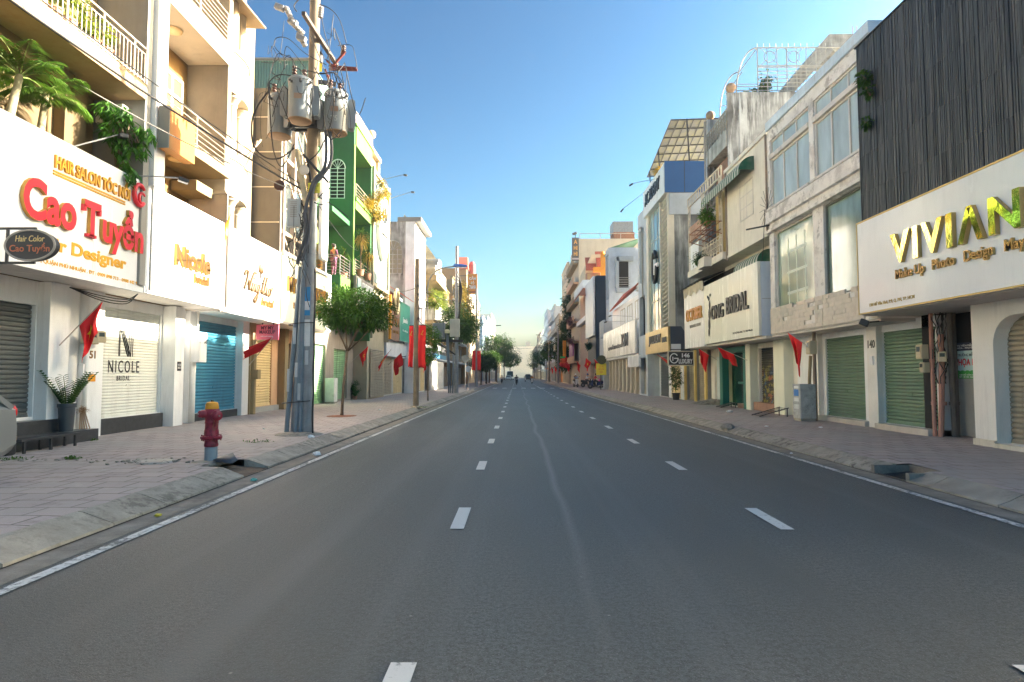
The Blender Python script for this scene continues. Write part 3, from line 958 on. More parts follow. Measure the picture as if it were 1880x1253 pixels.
g = MB(); g.tube([(-9.9, 6, 7.4), (-9.9, 12.6, 7.4), (-9.86, 12.85, 7.5), (-9.6, 12.86, 7.9)], .05, 8); g.tube([(-9.9, 12.7, 5), (-9.9, 12.7, 7.3)], .04, 8)
g.build('drain_pipe', BEIGE, b, smooth=True)
ac_unit(-9.36, 13.9, 7.38, 0, -1, 'white air conditioner on the shaded side wall above the hair salon sign', .78)
g = MB(); g.tube([(-8.72, 14.52, 3.6), (-8.70, 14.5, 6.2), (-8.66, 14.46, 9), (-8.66, 14.46, 12.5)], .045, 8)
o = g.build('rain_pipe', PVCW, smooth=True); tag(o, 'white rain pipe down the joint between salon and bridal house', 'pipe')

sg = board('shop_sign', 'white hair salon signboard with big red Cao Tuyen letters', S, 8.8, 8.87, 7.4, 14.38, 3.53, 6.14, WHITE_CLEAN, seams=4)
def lz(px, py, a, s=-1): return onX(px, py, s * a)
def lb(p0, p1, a, s=-1):
    y0, z0 = lz(p0[0], p0[1], a, s); y1, z1 = lz(p1[0], p1[1], a, s)
    return min(y0, y1), max(y0, y1), min(z0, z1), max(z0, z1)
letter_on(sg, 'HAIR SALON TÓC NỐI', S, 8.8, 11.47, 13.74, 5.53, 5.93, .04, [GOLDP, mat('orange_letter_side', (.5, .22, .02), .5)], bold=.025, name='lettering')
g = MB()
for z in (5.40, 5.455): fb(g, S, 8.78, 8.802, 11.45, 13.6, z, z + .03)
g.build_each('underline', GOLDP, sg)
DGOLD = mat('dark_gold_letters', (.085, .044, .010), .4, 0., var=.15, bump=0)
OR_S = mat('ochre_letter_side', (.42, .22, .03), .5, bump=0)
def serif(txt, y0, y1, z0, z1, name, bars=()):
    letter_on(sg, txt, S, 8.8, y0, y1, z0, z1, .075, [LETR, OR_S], bold=.035, name=name)
serif('Cao', 10.70, 12.03, 4.41, 5.18, 'shop_name')
serif('T', 12.24, 12.74, 4.43, 5.16, 'shop_name_t')
serif('uyển', 12.80, 14.22, 4.21, 5.30, 'shop_name_end')
g = MB()
for (y0, y1, z) in ((12.36, 12.62, 4.42),): fb(g, S, 8.725, 8.802, y0, y1, z, z + .06)
for y in (12.235, 12.69): fb(g, S, 8.725, 8.802, y, y + .06, 4.92, 5.05)
g.build_each('serif', [LETR], sg)
cc = Vector((-8.8, 14.05, 5.76)); g = MB()
for rr, yo, th in ((.24, 0, .05), (.13, .10, .035)):
    pts = [cc + Vector((.05, yo + rr * .8 * math.cos(t_), -yo * .6 + rr * math.sin(t_))) for t_ in [rad(40 + 280 * i / 20) for i in range(21)]]
    g.tube(pts, th, 8)
g.build('emblem', LETR, sg, smooth=True)
letter_on(sg, 'Hair Designer', S, 8.8, 11.05, 13.72, 3.88, 4.22, .012, [GOLDP, GOLDP], bold=.03, name='lettering')
letter_on(sg, '.PHƯỜNG 9, QUẬN PHÚ NHUẬN . ĐT : 0909 898 713 - 0908 442 993', S, 8.8, 10.6, 14.26, 3.66, 3.78, .008, [GOLDP, GOLDP], bold=.02, name='lettering')
# black oval blade sign
t = thing('oval_sign', 'black oval hair colour sign on an iron bracket before the salon sign', 'sign', (-7.85, 10.0, 3.6))
c0 = at(60, 452, 10.0)
g = MB()
el = [(c0.x + .41 * math.cos(2 * math.pi * i / 40), c0.z + .25 * math.sin(2 * math.pi * i / 40)) for i in range(40)]
g.prism(el, lambda u, v, k: (u, 10.0 - .06 + .12 * k, v)); g.build('panel', BLACKM, t)
g = MB(); g.tube([(u, 9.94, v) for u, v in el] + [(el[0][0], 9.94, el[0][1])], .018, 6); g.build('rim', RAILG, t)
letter_y(t, 'Hair Color', 9.94, c0.x - .24, c0.x + .24, c0.z + .06, c0.z + .16, .008, mat('pale_gold_letters', (.6, .45, .2), .5), shear=.15, name='top_line')
letter_y(t, 'Cao Tuyển', 9.94, c0.x - .33, c0.x + .33, c0.z - .14, c0.z + .04, .008, mat('dull_red_letters', (.45, .13, .06), .5), bold=.01, name='name_line')
g = MB()
for z in (c0.z + .29, c0.z - .28): g.bar((-8.79, 10.0, z), (c0.x + .05, 10.0, z), .035)
for x in (-8.6, c0.x - .42): g.bar((x, 10.0, c0.z - .28), (x, 10.0, c0.z + .29), .035)
g.build_each('bracket', BLACKM, t)
spot_lamp((-9.6, 12.55, 6.25), (-8.9, 13.45, 6.95), 'floodlight arm above the start of the hair salon sign')
spot_lamp((-9.3, 13.4, 6.05), (-8.0, 14.3, 6.25), 'floodlight arm at the corner between salon and white bridal sign')

# ---------------- bridal house with the white front
b = thing('shop_house', 'cream house with yellow box on its balcony above white bridal sign', 'building', (-12, 16.4, 0))
YEW = mat('pale_yellow_plaster', (.18, .112, .038), .8, var=.1, dirt=.3, dcol=(.3, .22, .1))
g = MB()
wallgrid(g, S, 10.0, 10.3, 14.02, 18.36, 0, 3.55, [(14.6, 17.25, .56, 3.27)])
fb(g, S, 10.31, 20, 14.38, 18.36, 0, 3.55)
g.build('ground_floor_wall', WHITE, b)
g = MB()
fb(g, S, 9.96, 20, 14.38, 18.36, 3.551, 14.5)
g.build('wall', YEW, b)
g = MB(); fb(g, S, 9.8, 9.999, 14.02, 14.56, .1, 3.54); fb(g, S, 9.62, 9.999, 17.3, 17.78, .1, 3.54); g.build_each('pillar', WHITE, b, bevel=.01)
g = MB(); fb(g, S, 9.9, 10.05, 14.58, 17.28, .1, .55); g.build_each('plinth', GRANITE, b)
sh = shutter(b, S, 10.08, 14.6, 17.25, .57, 3.27, CREAM_SH, .075, .02)
letter_on(b, 'NICOLE', S, 10.05, 15.12, 16.36, 1.66, 1.97, .006, BLKL, space=1.35, name='shutter_lettering')
letter_on(b, 'BRIDAL', S, 10.05, 15.46, 15.98, 1.46, 1.58, .006, BLKL, space=1.3, name='shutter_lettering')
g = MB(); A = 10.045
for y in (15.50, 15.535, 15.90, 15.98, 16.06): fb(g, S, A, A + .008, y, y + .016, 2.08, 2.74)
for o_ in (0, .06, .12):
    g.bar((-A, 15.56 + o_, 2.74), (-A, 15.86 + o_ * 1.0, 2.08), .016)
g.build('shutter_emblem', BLKL, b)
g = MB(); fb(g, S, 8.84, 9.958, 14.4, 18.36, 3.57, 3.68); g.build('canopy_soffit', MATS['soffit_white'], b)
g = MB(); fb(g, S, 8.7, 9.957, 14.84, 18.36, 7.52, 7.80); fb(g, S, 9.2, 9.956, 17.4, 18.34, 6.9, 7.2); g.build_each('balcony_slab', CREAM, b, bevel=.01)
g = MB(); fb(g, S, 8.7, 9.957, 14.84, 18.36, 10.95, 11.58); g.build('upper_slab', mat('white_fascia', (.44, .39, .31), .7, var=.06, dirt=.3), b, bevel=.01)
g = MB(); fb(g, S, 8.72, 9.955, 18.12, 18.355, 7.81, 10.94); fb(g, S, 8.72, 9.955, 18.12, 18.355, 11.59, 14.4); g.build_each('side_fin', mat('warm_grey_plaster', (.17, .145, .11), .8, dirt=.25), b)
g = MB(); fb(g, S, 8.64, 9.954, 14.39, 14.83, 6.1, 14.4); g.build('front_pilaster', WHITE, b)
railing(b, S, 8.75, 14.86, 18.1, 7.8, 8.66, 'h', 5, RAILW)
railing(b, S, 8.75, 14.86, 18.1, 11.58, 12.5, 'h', 6, RAILG)
window(b, S, 9.96, 15.6, 17.9, 7.85, 10.3, 4, 2, WHITE, PANE, .09, split=[9.7])
window(b, S, 9.96, 15.6, 17.9, 11.7, 13.8, 3, 2, WHITE, PANE, .09)
for y, z in ((16.2, 10.94), (16.5, 7.51)):
    MB().lathe((-9.3, y, z - .09), [(.1, 0), (.2, .03), (.22, .09)], 20).build('ceiling_lamp', mat('lamp_cover_cream', (.6, .45, .25), .4), b, smooth=True)
g = MB(); fb(g, S, 8.33, 8.60, 14.46, 15.62, 7.03, 8.06); o = g.build('balcony_box', [mat('rust_streaked_yellow_panel', (.32, .14, .02), .6, var=.1, dirt=.9, dcol=(.45, .12, .03), dscale=2.2, dlo=.45, dhi=.65)], b)
g = MB(); fb(g, S, 8.335, 8.60, 14.44, 14.459, 7.03, 8.06); g.build('box_side', GREYPL, b)
sg = board('shop_sign', 'plain white bridal signboard with small gold Nicole letters at one end', S, 8.8, 8.87, 14.42, 18.30, 3.55, 6.16, WHITE_CLEAN)
y0, y1, z0, z1 = lb((320, 458), (383, 500), 8.8); letter_on(sg, 'Nicole', S, 8.8, y0, y1, 4.42, 4.98, .07, [DGOLD, OR_S], bold=.03, name='shop_name')
y0, y1, z0, z1 = lb((355, 510), (381, 522), 8.8); letter_on(sg, 'bridal', S, 8.8, y0, y1, 4.10, 4.36, .05, [DGOLD, OR_S], bold=.02, name='subtitle')

# ---------------- house with rounded balconies
b = thing('colonial_house', 'white house with rounded balconies on columns behind the tulip bridal sign', 'building', (-12, 20.6, 0))
g = MB()
wallgrid(g, S, 10.0, 10.3, 18.38, 22.78, 0, 3.55, [(18.86, 21.95, .42, 3.32)])
fb(g, S, 10.31, 20, 18.38, 22.78, 0, 3.55)
g.build('ground_floor_wall', WHITE, b)
g = MB(); fb(g, S, 9.97, 20, 18.38, 22.78, 3.551, 15); g.build('wall', CREAM, b)
g = MB(); fb(g, S, 9.8, 9.999, 21.97, 22.5, .1, 3.54); fb(g, S, 9.8, 9.999, 18.4, 18.8, .1, 3.54); g.build_each('pillar', WHITE, b)
g = MB(); fb(g, S, 9.93, 10.05, 18.82, 21.95, .1, .41); g.build_each('plinth', GRANITE, b)
shutter(b, S, 10.08, 18.86, 21.95, .43, 3.32, BLUE_SH, .1, .035)
g = MB(); fb(g, S, 8.84, 9.958, 18.4, 22.78, 3.52, 3.64); g.build('canopy_soffit', MATS['soffit_white'], b)
bow = [(18.40, 9.96), (18.40, 8.86), (18.8, 8.76), (19.3, 8.75), (19.7, 8.82), (20.1, 8.98), (20.4, 9.2), (20.65, 9.5), (20.75, 9.96)]
def bowslab(z0, z1, name, mt, grow=0):
    g = MB(); g.prism([(y, a - grow * (a < 9.9)) for y, a in bow], lambda u, v, k: (-v, u, z0 if k == 0 else z1)); return g.build(name, mt, b)
FW = MATS['white_fascia']
bowslab(10.42, 11.62, 'balcony_parapet', FW); bowslab(11.621, 11.72, 'parapet_cap', FW, .05); bowslab(10.33, 10.419, 'parapet_base', FW, .03)
bowslab(7.18, 8.24, 'balcony_parapet', FW); bowslab(8.241, 8.33, 'parapet_cap', FW, .05); bowslab(7.09, 7.179, 'parapet_base', FW, .03)
bowslab(14.6, 15.2, 'balcony_parapet', FW)
def column(y, a, z0, z1):
    MB().lathe((-a, y, z0), [(.23, 0), (.23, .1), (.17, .16), (.16, .2), (.14, (z1 - z0) - .35), (.17, (z1 - z0) - .3), (.15, (z1 - z0) - .26), (.22, (z1 - z0) - .1), (.26, (z1 - z0) - .08), (.26, (z1 - z0))], 18).build_each('column', FW, b, smooth=True, auto=True)
for z0, z1 in ((8.33, 10.33), (11.72, 14.6), (3.7, 7.09)):
    column(19.95, 9.2, z0, z1); column(18.95, 8.98, z0, z1)
g = MB(); fb(g, S, 9.9, 9.969, 19.0, 20.7, 8.3, 10.2); g.build('brick_panel', mat('red_brick_wall', (.33, .12, .06), .85, var=.35, vs=9, bump=.5), b)
g = MB(); g.quad((-9.3, 18.7, 10.2), (-9.25, 19.7, 10.1), (-9.28, 19.8, 9.4), (-9.33, 18.75, 9.65)); g.build('tarpaulin', mat('faded_tarpaulin', (.5, .46, .33), .8), b)
g = MB(); g.bar((-8.75, 19.2, 8.3), (-8.6, 20.3, 9.5), .05); g.bar((-9.0, 20.0, 8.35), (-8.9, 20.7, 9.6), .05); g.build_each('timber_prop', RAILW, b)
g = MB(); g.add([(-9.96, 18.0, 14.0), (-9.96, 21.4, 14.0), (-8.4, 20.0, 13.15), (-8.5, 18.0, 13.15)], [(0, 1, 2, 3)]); so = g.build('awning', mat('brown_awning_sheet', (.25, .19, .13), .7), b); md = so.modifiers.new('thick', 'SOLIDIFY'); md.thickness = .04
g = MB(); fb(g, S, 8.78, 9.95, 18.372, 18.44, 5.9, 7.05); g.build('side_panel', mat('taupe_panel', (.40, .34, .28), .7, dirt=.3), b)
g = MB(); g.bar((-8.77, 18.36, 5.8), (-8.77, 18.36, 7.07), .05); g.bar((-9.95, 18.36, 7.07), (-8.77, 18.36, 7.07), .05); g.build('panel_frame', RAILG, b)
g = MB(); g.box(-8.88, -8.95, 18.33, 18.6, 3.5, 6.3); g.build('sign_gap_post', mat('grey_concrete_post', (.35, .33, .3), .9, dirt=.4), b)
sg = board('shop_sign', 'white bridal signboard with gold tulip and slanted script', S, 8.8, 8.87, 18.66, 22.74, 3.5, 6.15, WHITE_CLEAN)
def script(pts, w):                                      # flowing script strokes
    q = []; P = [Vector((x, y, 0)) for x, y in pts]
    for i in range(len(P) - 1):
        a_, b_, c_, d_ = P[max(i - 1, 0)], P[i], P[i + 1], P[min(i + 2, len(P) - 1)]
        for k in range(6):
            t_ = k / 6; q.append(.5 * (2 * b_ + (c_ - a_) * t_ + (2 * a_ - 5 * b_ + 4 * c_ - d_) * t_ ** 2 + (3 * b_ - a_ - 3 * c_ + d_) * t_ ** 3))
    q.append(P[-1])
    pts = [(-8.765, 19.66 + p_.x * .9 + p_.y * .2, 4.38 + .64 * p_.y) for p_ in q]
    rs = [w * (.7 + .6 * min(1, abs((q[min(i + 1, len(q) - 1)] - q[max(i - 1, 0)]).normalized().y))) for i in range(len(q))]
    MB().tube(pts, rs, 8).build('script_stroke', DGOLD, sg, smooth=True)
for st in ([(-.15, .7), (-.05, .95), (.1, .9), (.12, .5), (.02, 0)], [(.1, .9), (.26, .4), (.42, 0)], [(.42, 0), (.5, .6), (.62, 1), (.78, .95)], [(.64, .42), (.6, .1), (.66, 0), (.75, .12), (.8, .42), (.76, 0)], [(.64, .64), (.66, .68)],
           [(.77, .2), (.86, .42), (.93, .38), (.91, .1), (.96, 0), (1.05, .15)], [(1.24, .38), (1.13, .42), (1.06, .2), (1.13, .02), (1.24, .2), (1.25, .42), (1.2, -.2), (1.08, -.55), (.95, -.45), (1.1, -.18), (1.38, .15)],
           [(1.58, .95), (1.52, .3), (1.54, .05), (1.63, .05), (1.72, .3), (1.8, 1), (1.74, 0)], [(1.42, .6), (1.74, .64)], [(1.76, .2), (1.86, .42), (1.94, .36), (1.92, .08), (1.98, 0), (2.06, .12)],
           [(2.22, .42), (2.1, .3), (2.12, .04), (2.24, 0), (2.32, .2), (2.26, .4), (2.2, .42), (2.34, .34), (2.42, .5)]): script(st, .034)
letter_on(sg, 'bridal', S, 8.8, 21.0, 22.1, 3.98, 4.28, .05, [DGOLD, OR_S], bold=.012, shear=.3, name='subtitle')
g = MB()
for e, k in ((-.12, .9), (0, 1.05), (.12, .9)):
    g.ball((-8.77, 20.95 + e, 5.22), .03, .07, .17 * k, 10, 8)
fb(g, S, 8.75, 8.79, 20.93, 20.97, 4.9, 5.1)
g.build('tulip_emblem', DGOLD, sg, smooth=True)
meter_box(-9.7, 18.5, 1.98, 1, 0, .46, .9, .25, 'white meter box numbered 53 beside the blue shutter', WHITE)
letter_on(bpy.data.objects['meter_box'], '53', S, 9.424, 18.52, 18.68, 2.55, 2.68, .006, BLKL, bold=.02, name='house_number')
g = MB(); g.tube([(-9.72, 18.45, .15), (-9.72, 18.45, 2.0)], .09, 10); g.tube([(-9.68, 18.62, 2.8), (-9.68, 18.62, 3.55)], .03, 8)
o = g.build('conduit_pipe', PVCW, smooth=True); tag(o, 'white conduit below the meter box numbered 53', 'pipe')

# ---------------- make-up studio house with grey cladding
b = thing('shop_house', 'dark grey clad house with teal rooftop shed behind the transformers', 'building', (-12, 25.8, 0))
CLAD = mat('grey_cladding', (.11, .1, .088), .6, var=.12, dirt=.35, dcol=(.08, .07, .06))
g = MB()
wallgrid(g, S, 10.0, 10.3, 22.8, 28.66, 0, 3.55, [(22.95, 25.1, .4, 3.2), (26.2, 27.6, .2, 3.0)])
fb(g, S, 10.31, 18, 22.8, 28.66, 0, 3.55)
g.build('ground_floor_wall', mat('peach_plaster', (.5, .31, .18), .75, dirt=.3), b)
g = MB(); fb(g, S, 8.96, 16, 23.0, 23.16, 3.7, 12.55); fb(g, S, 9.5, 16, 23.17, 28.66, 3.7, 12.5); g.build('wall', CLAD, b)
g = MB()
for z in (6.0, 7.35, 8.7, 10.05, 11.4): fb(g, S, 9.0, 15.9, 22.975, 22.998, z, z + .035)
g.build('joint_strip', mat('pale_joint_strip', (.55, .5, .42), .6), b)
g = MB(); fb(g, S, 8.9, 14.5, 26.0, 28.6, 12.56, 15.1); fb(g, S, 9.2, 14, 26.2, 28.4, 12.5, 12.56); g.build('rooftop_core', TEAL, b)
shutter(b, 1, 0, 0, 1, 0, 1, TEAL, .5) if False else None
g = MB(); X = -8.9
for i in range(46):                                   # corrugated sheet wall towards the camera
    x = -14.5 + 5.6 * i / 46; g.quad((x, 25.99, 13.2), (x + .06, 25.95, 13.2), (x + .06, 25.95, 15.2 - .02 * i / 46), (x, 25.99, 15.2 - .02 * i / 46)); g.quad((x + .06, 25.95, 13.2), (x + .122, 25.99, 13.2), (x + .122, 25.99, 15.18), (x + .06, 25.95, 15.18))
g.build('corrugated_wall', TEAL, b)
g = MB(); g.bar((-14.6, 25.9, 15.25), (-8.7, 25.9, 15.2), .12, .08); g.bar((-14.5, 25.6, 13.1), (-9, 25.6, 13.1), .04); g.build('roof_edge', RAILG, b)
g = MB()
for y in (23.2, 24.3, 26.0, 28.4): fb(g, S, 8.9, 9.06, y, y + .16, 3.7, 12.4)
for z in (7.0, 9.9, 12.4): fb(g, S, 8.95, 9.49, 23.1, 28.6, z, z + .14)
for z in (4.6, 7.2, 10.2):
    g.bar((-8.92, 23.4, z + 2.2), (-8.92, 25.9, z), .05); g.bar((-8.92, 24.4, z + 2.2), (-8.92, 27, z), .05); g.bar((-8.92, 26, z + 2.2), (-8.92, 28.4, z), .05)
g.build('front_frame', mat('weathered_white_frame', (.42, .34, .26), .7, dirt=.5, dcol=(.25, .12, .06)), b)
for z in (4.4, 7.3, 10.2): window(b, S, 9.48, 24.5, 27.8, z, z + 2.2, 3, 2, RAILG, PANE)
shutter(b, S, 10.08, 22.95, 25.1, .42, 3.2, YEL_SH, .1, .035)
g = MB(); fb(g, S, 9.75, 9.999, 22.5, 22.92, .1, 3.54); fb(g, S, 9.7, 9.999, 25.75, 26.15, .1, 3.54); g.build_each('pillar', CREAM, b)
g = MB(); fb(g, S, 9.9, 10.0, 22.95, 25.7, .1, .38); g.build_each('plinth', mat('grey_plinth', (.3, .3, .28), .9, dirt=.4), b)
g = MB(); fb(g, S, 10.2, 10.25, 26.2, 27.6, .2, 3.0); g.build('door', DARK, b)
g = MB(); fb(g, S, 8.84, 9.958, 22.8, 28.66, 3.55, 3.66); g.build('canopy_soffit', MATS['soffit_white'], b)
CRM = mat('cream_sign_panel', (.78, .72, .55), .35, var=.04, dirt=.2)
sg = board('shop_sign', 'cream make-up studio signboard half hidden behind the transformer pole', S, 8.8, 8.87, 22.9, 28.64, 3.62, 6.12, CRM)
letter_on(sg, 'MY MY MAKEUP', S, 8.8, 23.4, 28.3, 4.8, 5.4, .08, [DGOLD, OR_S], bold=.01, name='shop_name')
letter_on(sg, 'MAKEUP STORE & ACADEMY', S, 8.8, 24.1, 27.5, 4.2, 4.45, .04, [DGOLD, OR_S], name='subtitle')
g = MB()
for (ya, yb, za, zb) in ((22.88, 28.66, 6.121, 6.25), (28.5, 28.68, 3.6, 6.12)): fb(g, S, 8.7, 8.9, ya, yb, za, zb)
g.build('frame', WHITE, sg)
t = thing('blade_sign', 'small pink make-up sign hanging under the canopy by the yellow shutter', 'sign', (-9.2, 22.7, 2.88))
g = MB(); g.box(-9.62, -8.80, 22.66, 22.72, 2.90, 3.46); g.build('panel', mat('pink_sign', (.62, .12, .17), .4), t)
letter_y(t, 'MY MY\nMAKEUP', 22.66, -9.5, -8.92, 3.12, 3.40, .008, mat('maroon_letters', (.08, .01, .03), .5), bold=.015, align='CENTER', line=.85)
letter_y(t, 'make up & wedding', 22.66, -9.45, -9.0, 3.0, 3.05, .006, WHL, name='subtitle')
g = MB(); g.bar((-9.4, 22.69, 3.46), (-9.4, 22.69, 3.6), .03); g.bar((-9.0, 22.69, 3.46), (-9.0, 22.69, 3.6), .03); g.build('hanger', BLACKM, t)
g = MB(); g.tube([(-9.72, 22.7, .15), (-9.72, 22.7, 2.9)], .11, 10); g.box(-9.66, -9.5, 22.6, 22.85, 1.45, 1.8)
o = g.build('conduit_pipe', CREAM, smooth=False); tag(o, 'fat cream conduit standing between blue and yellow shutters', 'pipe')

# ---------------- white vertical light box and green house
t = thing('light_box', 'tall blank white vertical light box right behind the transformer pole', 'sign', (-8.76, 27.6, 6.75))
g = MB(); fb(g, S, 8.66, 8.86, 27.15, 28.0, 6.75, 13.2); g.build('panel', WHITE, t, bevel=.05)
g = MB(); fb(g, S, 8.861, 8.95, 27.5, 27.7, 7.5, 7.6); fb(g, S, 8.861, 8.95, 27.5, 27.7, 12, 12.1); g.build_each('bracket', RAILG, t)

b = thing('green_house', 'bright green four storey house with arched window and plant balconies', 'building', (-11, 33, 0))
g = MB()
# recessed left wing
fb(g, S, 10.12, 18, 28.7, 32.38, 0, 13.2)
# flank wall facing the camera, with the arched window opening at a 9.25..9.9
for (a0, a1, z0, z1) in ((8.72, 9.18, 6.9, 15.0), (9.98, 10.8, 6.9, 15.0), (9.18, 9.98, 6.9, 11.0), (9.18, 9.98, 13.15, 15.0)):
    fb(g, S, a0, a1, 32.4, 32.62, z0, z1)
g.build('wall', GREEN, b)
g = MB()
fb(g, S, 10.3, 18, 32.63, 36.48, 3.6, 15.0)
fb(g, S, 8.72, 10.3, 36.25, 36.48, 3.6, 15.0)
g.build('rear_wall', GREEN, b)
g = MB(); fb(g, S, 10.15, 18, 28.7, 36.48, 15.0, 15.01); g.build('roof', GREYPL, b)
g = MB(); fb(g, S, 8.66, 10.29, 32.63, 36.24, 13.95, 15.0); fb(g, S, 8.6, 8.719, 32.4, 36.48, 15.001, 15.1); g.build('fascia', GREEN_LIT, b)
g = MB(); fb(g, S, 8.70, 8.75, 32.395, 32.63, 6.9, 13.94)
fb(g, S, 8.66, 10.29, 32.63, 36.24, 10.5, 11.1); fb(g, S, 8.6, 8.659, 32.6, 36.3, 10.95, 11.15)
g.build_each('balcony_slab', GREEN_LIT, b)
g = MB(); fb(g, S, 8.66, 10.29, 32.63, 36.24, 6.5, 6.95); g.build('lower_slab', GREEN_LIT, b)
g = MB(); fb(g, S, 9.18, 9.98, 32.55, 32.6, 11.0, 13.15); g.build('window_void', DARK, b)
g = MB()                                                # arched grille in the flank window
for x in [-9.2 - .78 * i / 1 for i in (0, .5, 1)]: g.bar((x, 32.38, 11.0), (x, 32.38, 12.6), .035)
for z in [11.0 + .2 * i for i in range(9)]: g.bar((-9.18, 32.38, z), (-9.98, 32.38, z), .03)
arc = [(-9.58 + .4 * math.cos(t_), 32.38, 12.6 + .5 * math.sin(t_)) for t_ in [math.pi * i / 14 for i in range(15)]]
g.tube(arc, .03, 6)
for i in (3, 5, 7, 9, 11): g.tube([(-9.58, 32.38, 12.6), arc[i]], .014, 5)
g.build('arched_grille', WHITE, b)
g = MB(); n = 14
for i in range(n + 1):
    p_ = arc[i]
g.prism([(x, z) for x, y, z in arc] + [(-9.98, 13.15), (-9.18, 13.15)], lambda u, v, k: (u, 32.41 + .2 * k, v)); g.build('arch_spandrel', GREEN, b)
railing(b, S, 8.68, 32.5, 36.3, 15.1, 15.78, 'x', 9, mat('rusty_white_balustrade', (.6, .5, .45), .7, dirt=.6, dcol=(.3, .1, .08)))
railing(b, S, 8.68, 32.7, 36.2, 11.1, 11.9, 'h', 4, RAILW)
railing(b, S, 8.68, 32.7, 36.2, 6.95, 7.8, 'h', 5, RAILW)
MB().ball((-8.75, 36.3, 16.0), .26, n=16, k=12).build_each('globe_finial', mat('ochre_globe', (.6, .42, .2), .7), b, smooth=True)
window(b, S, 10.29, 33.2, 35.8, 11.2, 13.2, 3, 2, RAILW, PANE)
window(b, S, 10.29, 33.2, 35.8, 7.2, 9.8, 3, 2, mat('brown_wood_frame', (.22, .1, .04), .6), PANE)
# side balcony where the woman stands
g = MB(); fb(g, S, 8.82, 10.11, 30.5, 32.39, 5.97, 6.6); g.build('side_balcony', GREEN, b)
g = MB(); fb(g, S, 8.80, 8.819, 30.55, 32.3, 6.0, 6.58); g.build('side_balcony_lit_face', GREEN_LIT, b)  # thin sheet that paints the balcony front as sunlit
railing(b, S, 8.86, 30.56, 32.35, 6.6, 7.6, 'h', 6, STEEL, name='balcony_rail')
g = MB()
for i in range(6): g.tube([(-8.86, 30.56, 6.7 + .16 * i), (-10.1, 30.56, 6.7 + .16 * i)], .014, 6)
g.tube([(-8.86, 30.56, 7.62), (-10.1, 30.56, 7.62)], .025, 6); g.build('balcony_rail', STEEL, b)
g = MB(); fb(g, S, 10.06, 10.118, 30.55, 32.37, 8.2, 9.4); fb(g, S, 10.06, 10.118, 31.9, 32.37, 6.61, 8.2); g.build('door_surround', GREEN_LIT, b)
WOOD = mat('varnished_wood', (.42, .22, .07), .5, var=.2)
g = MB(); fb(g, S, 10.02, 10.11, 30.6, 31.9, 6.61, 8.2); g.bar((-9.8, 30.9, 6.65), (-9.8, 30.9, 8.3), .6, .05); g.build('louvred_door', WOOD, b)
g = MB(); fb(g, S, 8.9, 10.11, 29.3, 32.39, 9.5, 9.75); g.build('upper_canopy', mat('dark_green_paint', (.02, .12, .04), .7), b)
g = MB(); wallgrid(g, S, 9.7, 9.95, 28.7, 36.48, 0, 5.9, [(28.9, 31.2, .2, 3.1), (32.6, 35.2, .3, 3.0)]); g.build('shop_front', mat('grey_brown_front', (.24, .21, .18), .7, dirt=.3), b)
g = MB(); fb(g, S, 9.951, 18, 28.7, 36.48, 0, 5.9); g.build('shop_core', DARK, b)
shutter(b, S, 9.85, 28.9, 31.2, .22, 3.1, LGREEN_SH, .1, .03); shutter(b, S, 9.85, 32.6, 35.2, .32, 3.0, LGREEN_SH, .1, .03)
sg = board('shop_sign', 'grey shop sign with pale letters under the lowest green balcony', S, 8.55, 8.68, 32.5, 36.6, 4.2, 6.9, mat('dark_grey_sign', (.18, .165, .155), .6, dirt=.3))
letter_on(sg, 'COUTURE STORE', S, 8.55, 33.7, 36.4, 6.15, 6.7, .05, WHL, bold=.01)
g = MB(); fb(g, S, 8.50, 8.548, 32.7, 33.4, 5.9, 6.8); g.build('small_plate', mat('pale_teal_plate', (.3, .45, .43), .4), sg)
g = MB(); fb(g, S, 8.53, 8.548, 33.0, 34.6, 4.4, 5.8); g.build('photo_panel', PANE_PALE, sg)

# ---------------- glass front house with an oval sign
b = thing('shop_house', 'cream house with tall glass front and pale oval sign', 'building', (-11, 39, 0))
g = MB(); fb(g, S, 8.9, 18, 36.52, 41.2, 0, 14.0); fb(g, S, 9.5, 18, 36.52, 41.2, 14.0, 16.1)
g.build('wall', mat('ivory_wall', (.33, .285, .2), .7, dirt=.25), b)
g = MB()
for y in (36.55, 41.0): fb(g, S, 8.6, 8.899, y, y + .2, 3.8, 14.2)
for z in (13.9, 7.0, 4.6): fb(g, S, 8.62, 8.899, 36.76, 40.99, z, z + .2)
fb(g, S, 9.2, 9.5, 36.6, 41.1, 15.9, 16.15); fb(g, S, 9.3, 9.5, 40.7, 41.1, 14.1, 15.89)
g.build('front_frame', mat('ivory_trim', (.36, .3, .2), .6), b)
g = MB(); fb(g, S, 8.72, 8.8, 36.76, 40.99, 7.21, 13.89); g.build('glass_front', glassmat('pale_glass_front', (.24, .3, .27), .1), b)
g = MB()
for y in (37.8, 38.9, 40): fb(g, S, 8.70, 8.719, y, y + .04, 7.21, 13.89)
for z in (9, 11): fb(g, S, 8.698, 8.717, 36.76, 40.99, z, z + .04)
g.build('mullion', RAILG, b)
g = MB(); wallgrid(g, S, 9.7, 9.9, 36.52, 41.2, 0, 3.7, [(37.1, 39.2, .3, 3.0), (39.6, 40.9, .3, 3.0)]); g.build('shop_front', mat('brown_grey_front', (.26, .2, .17), .7), b) if False else None
shutter(b, S, 8.85, 37.1, 40.6, .3, 3.2, TAN_SH, .1, .03)
sg = thing('oval_sign', 'tall pale oval sign on the glass front beyond green house', 'sign', (-8.6, 39.2, 10))
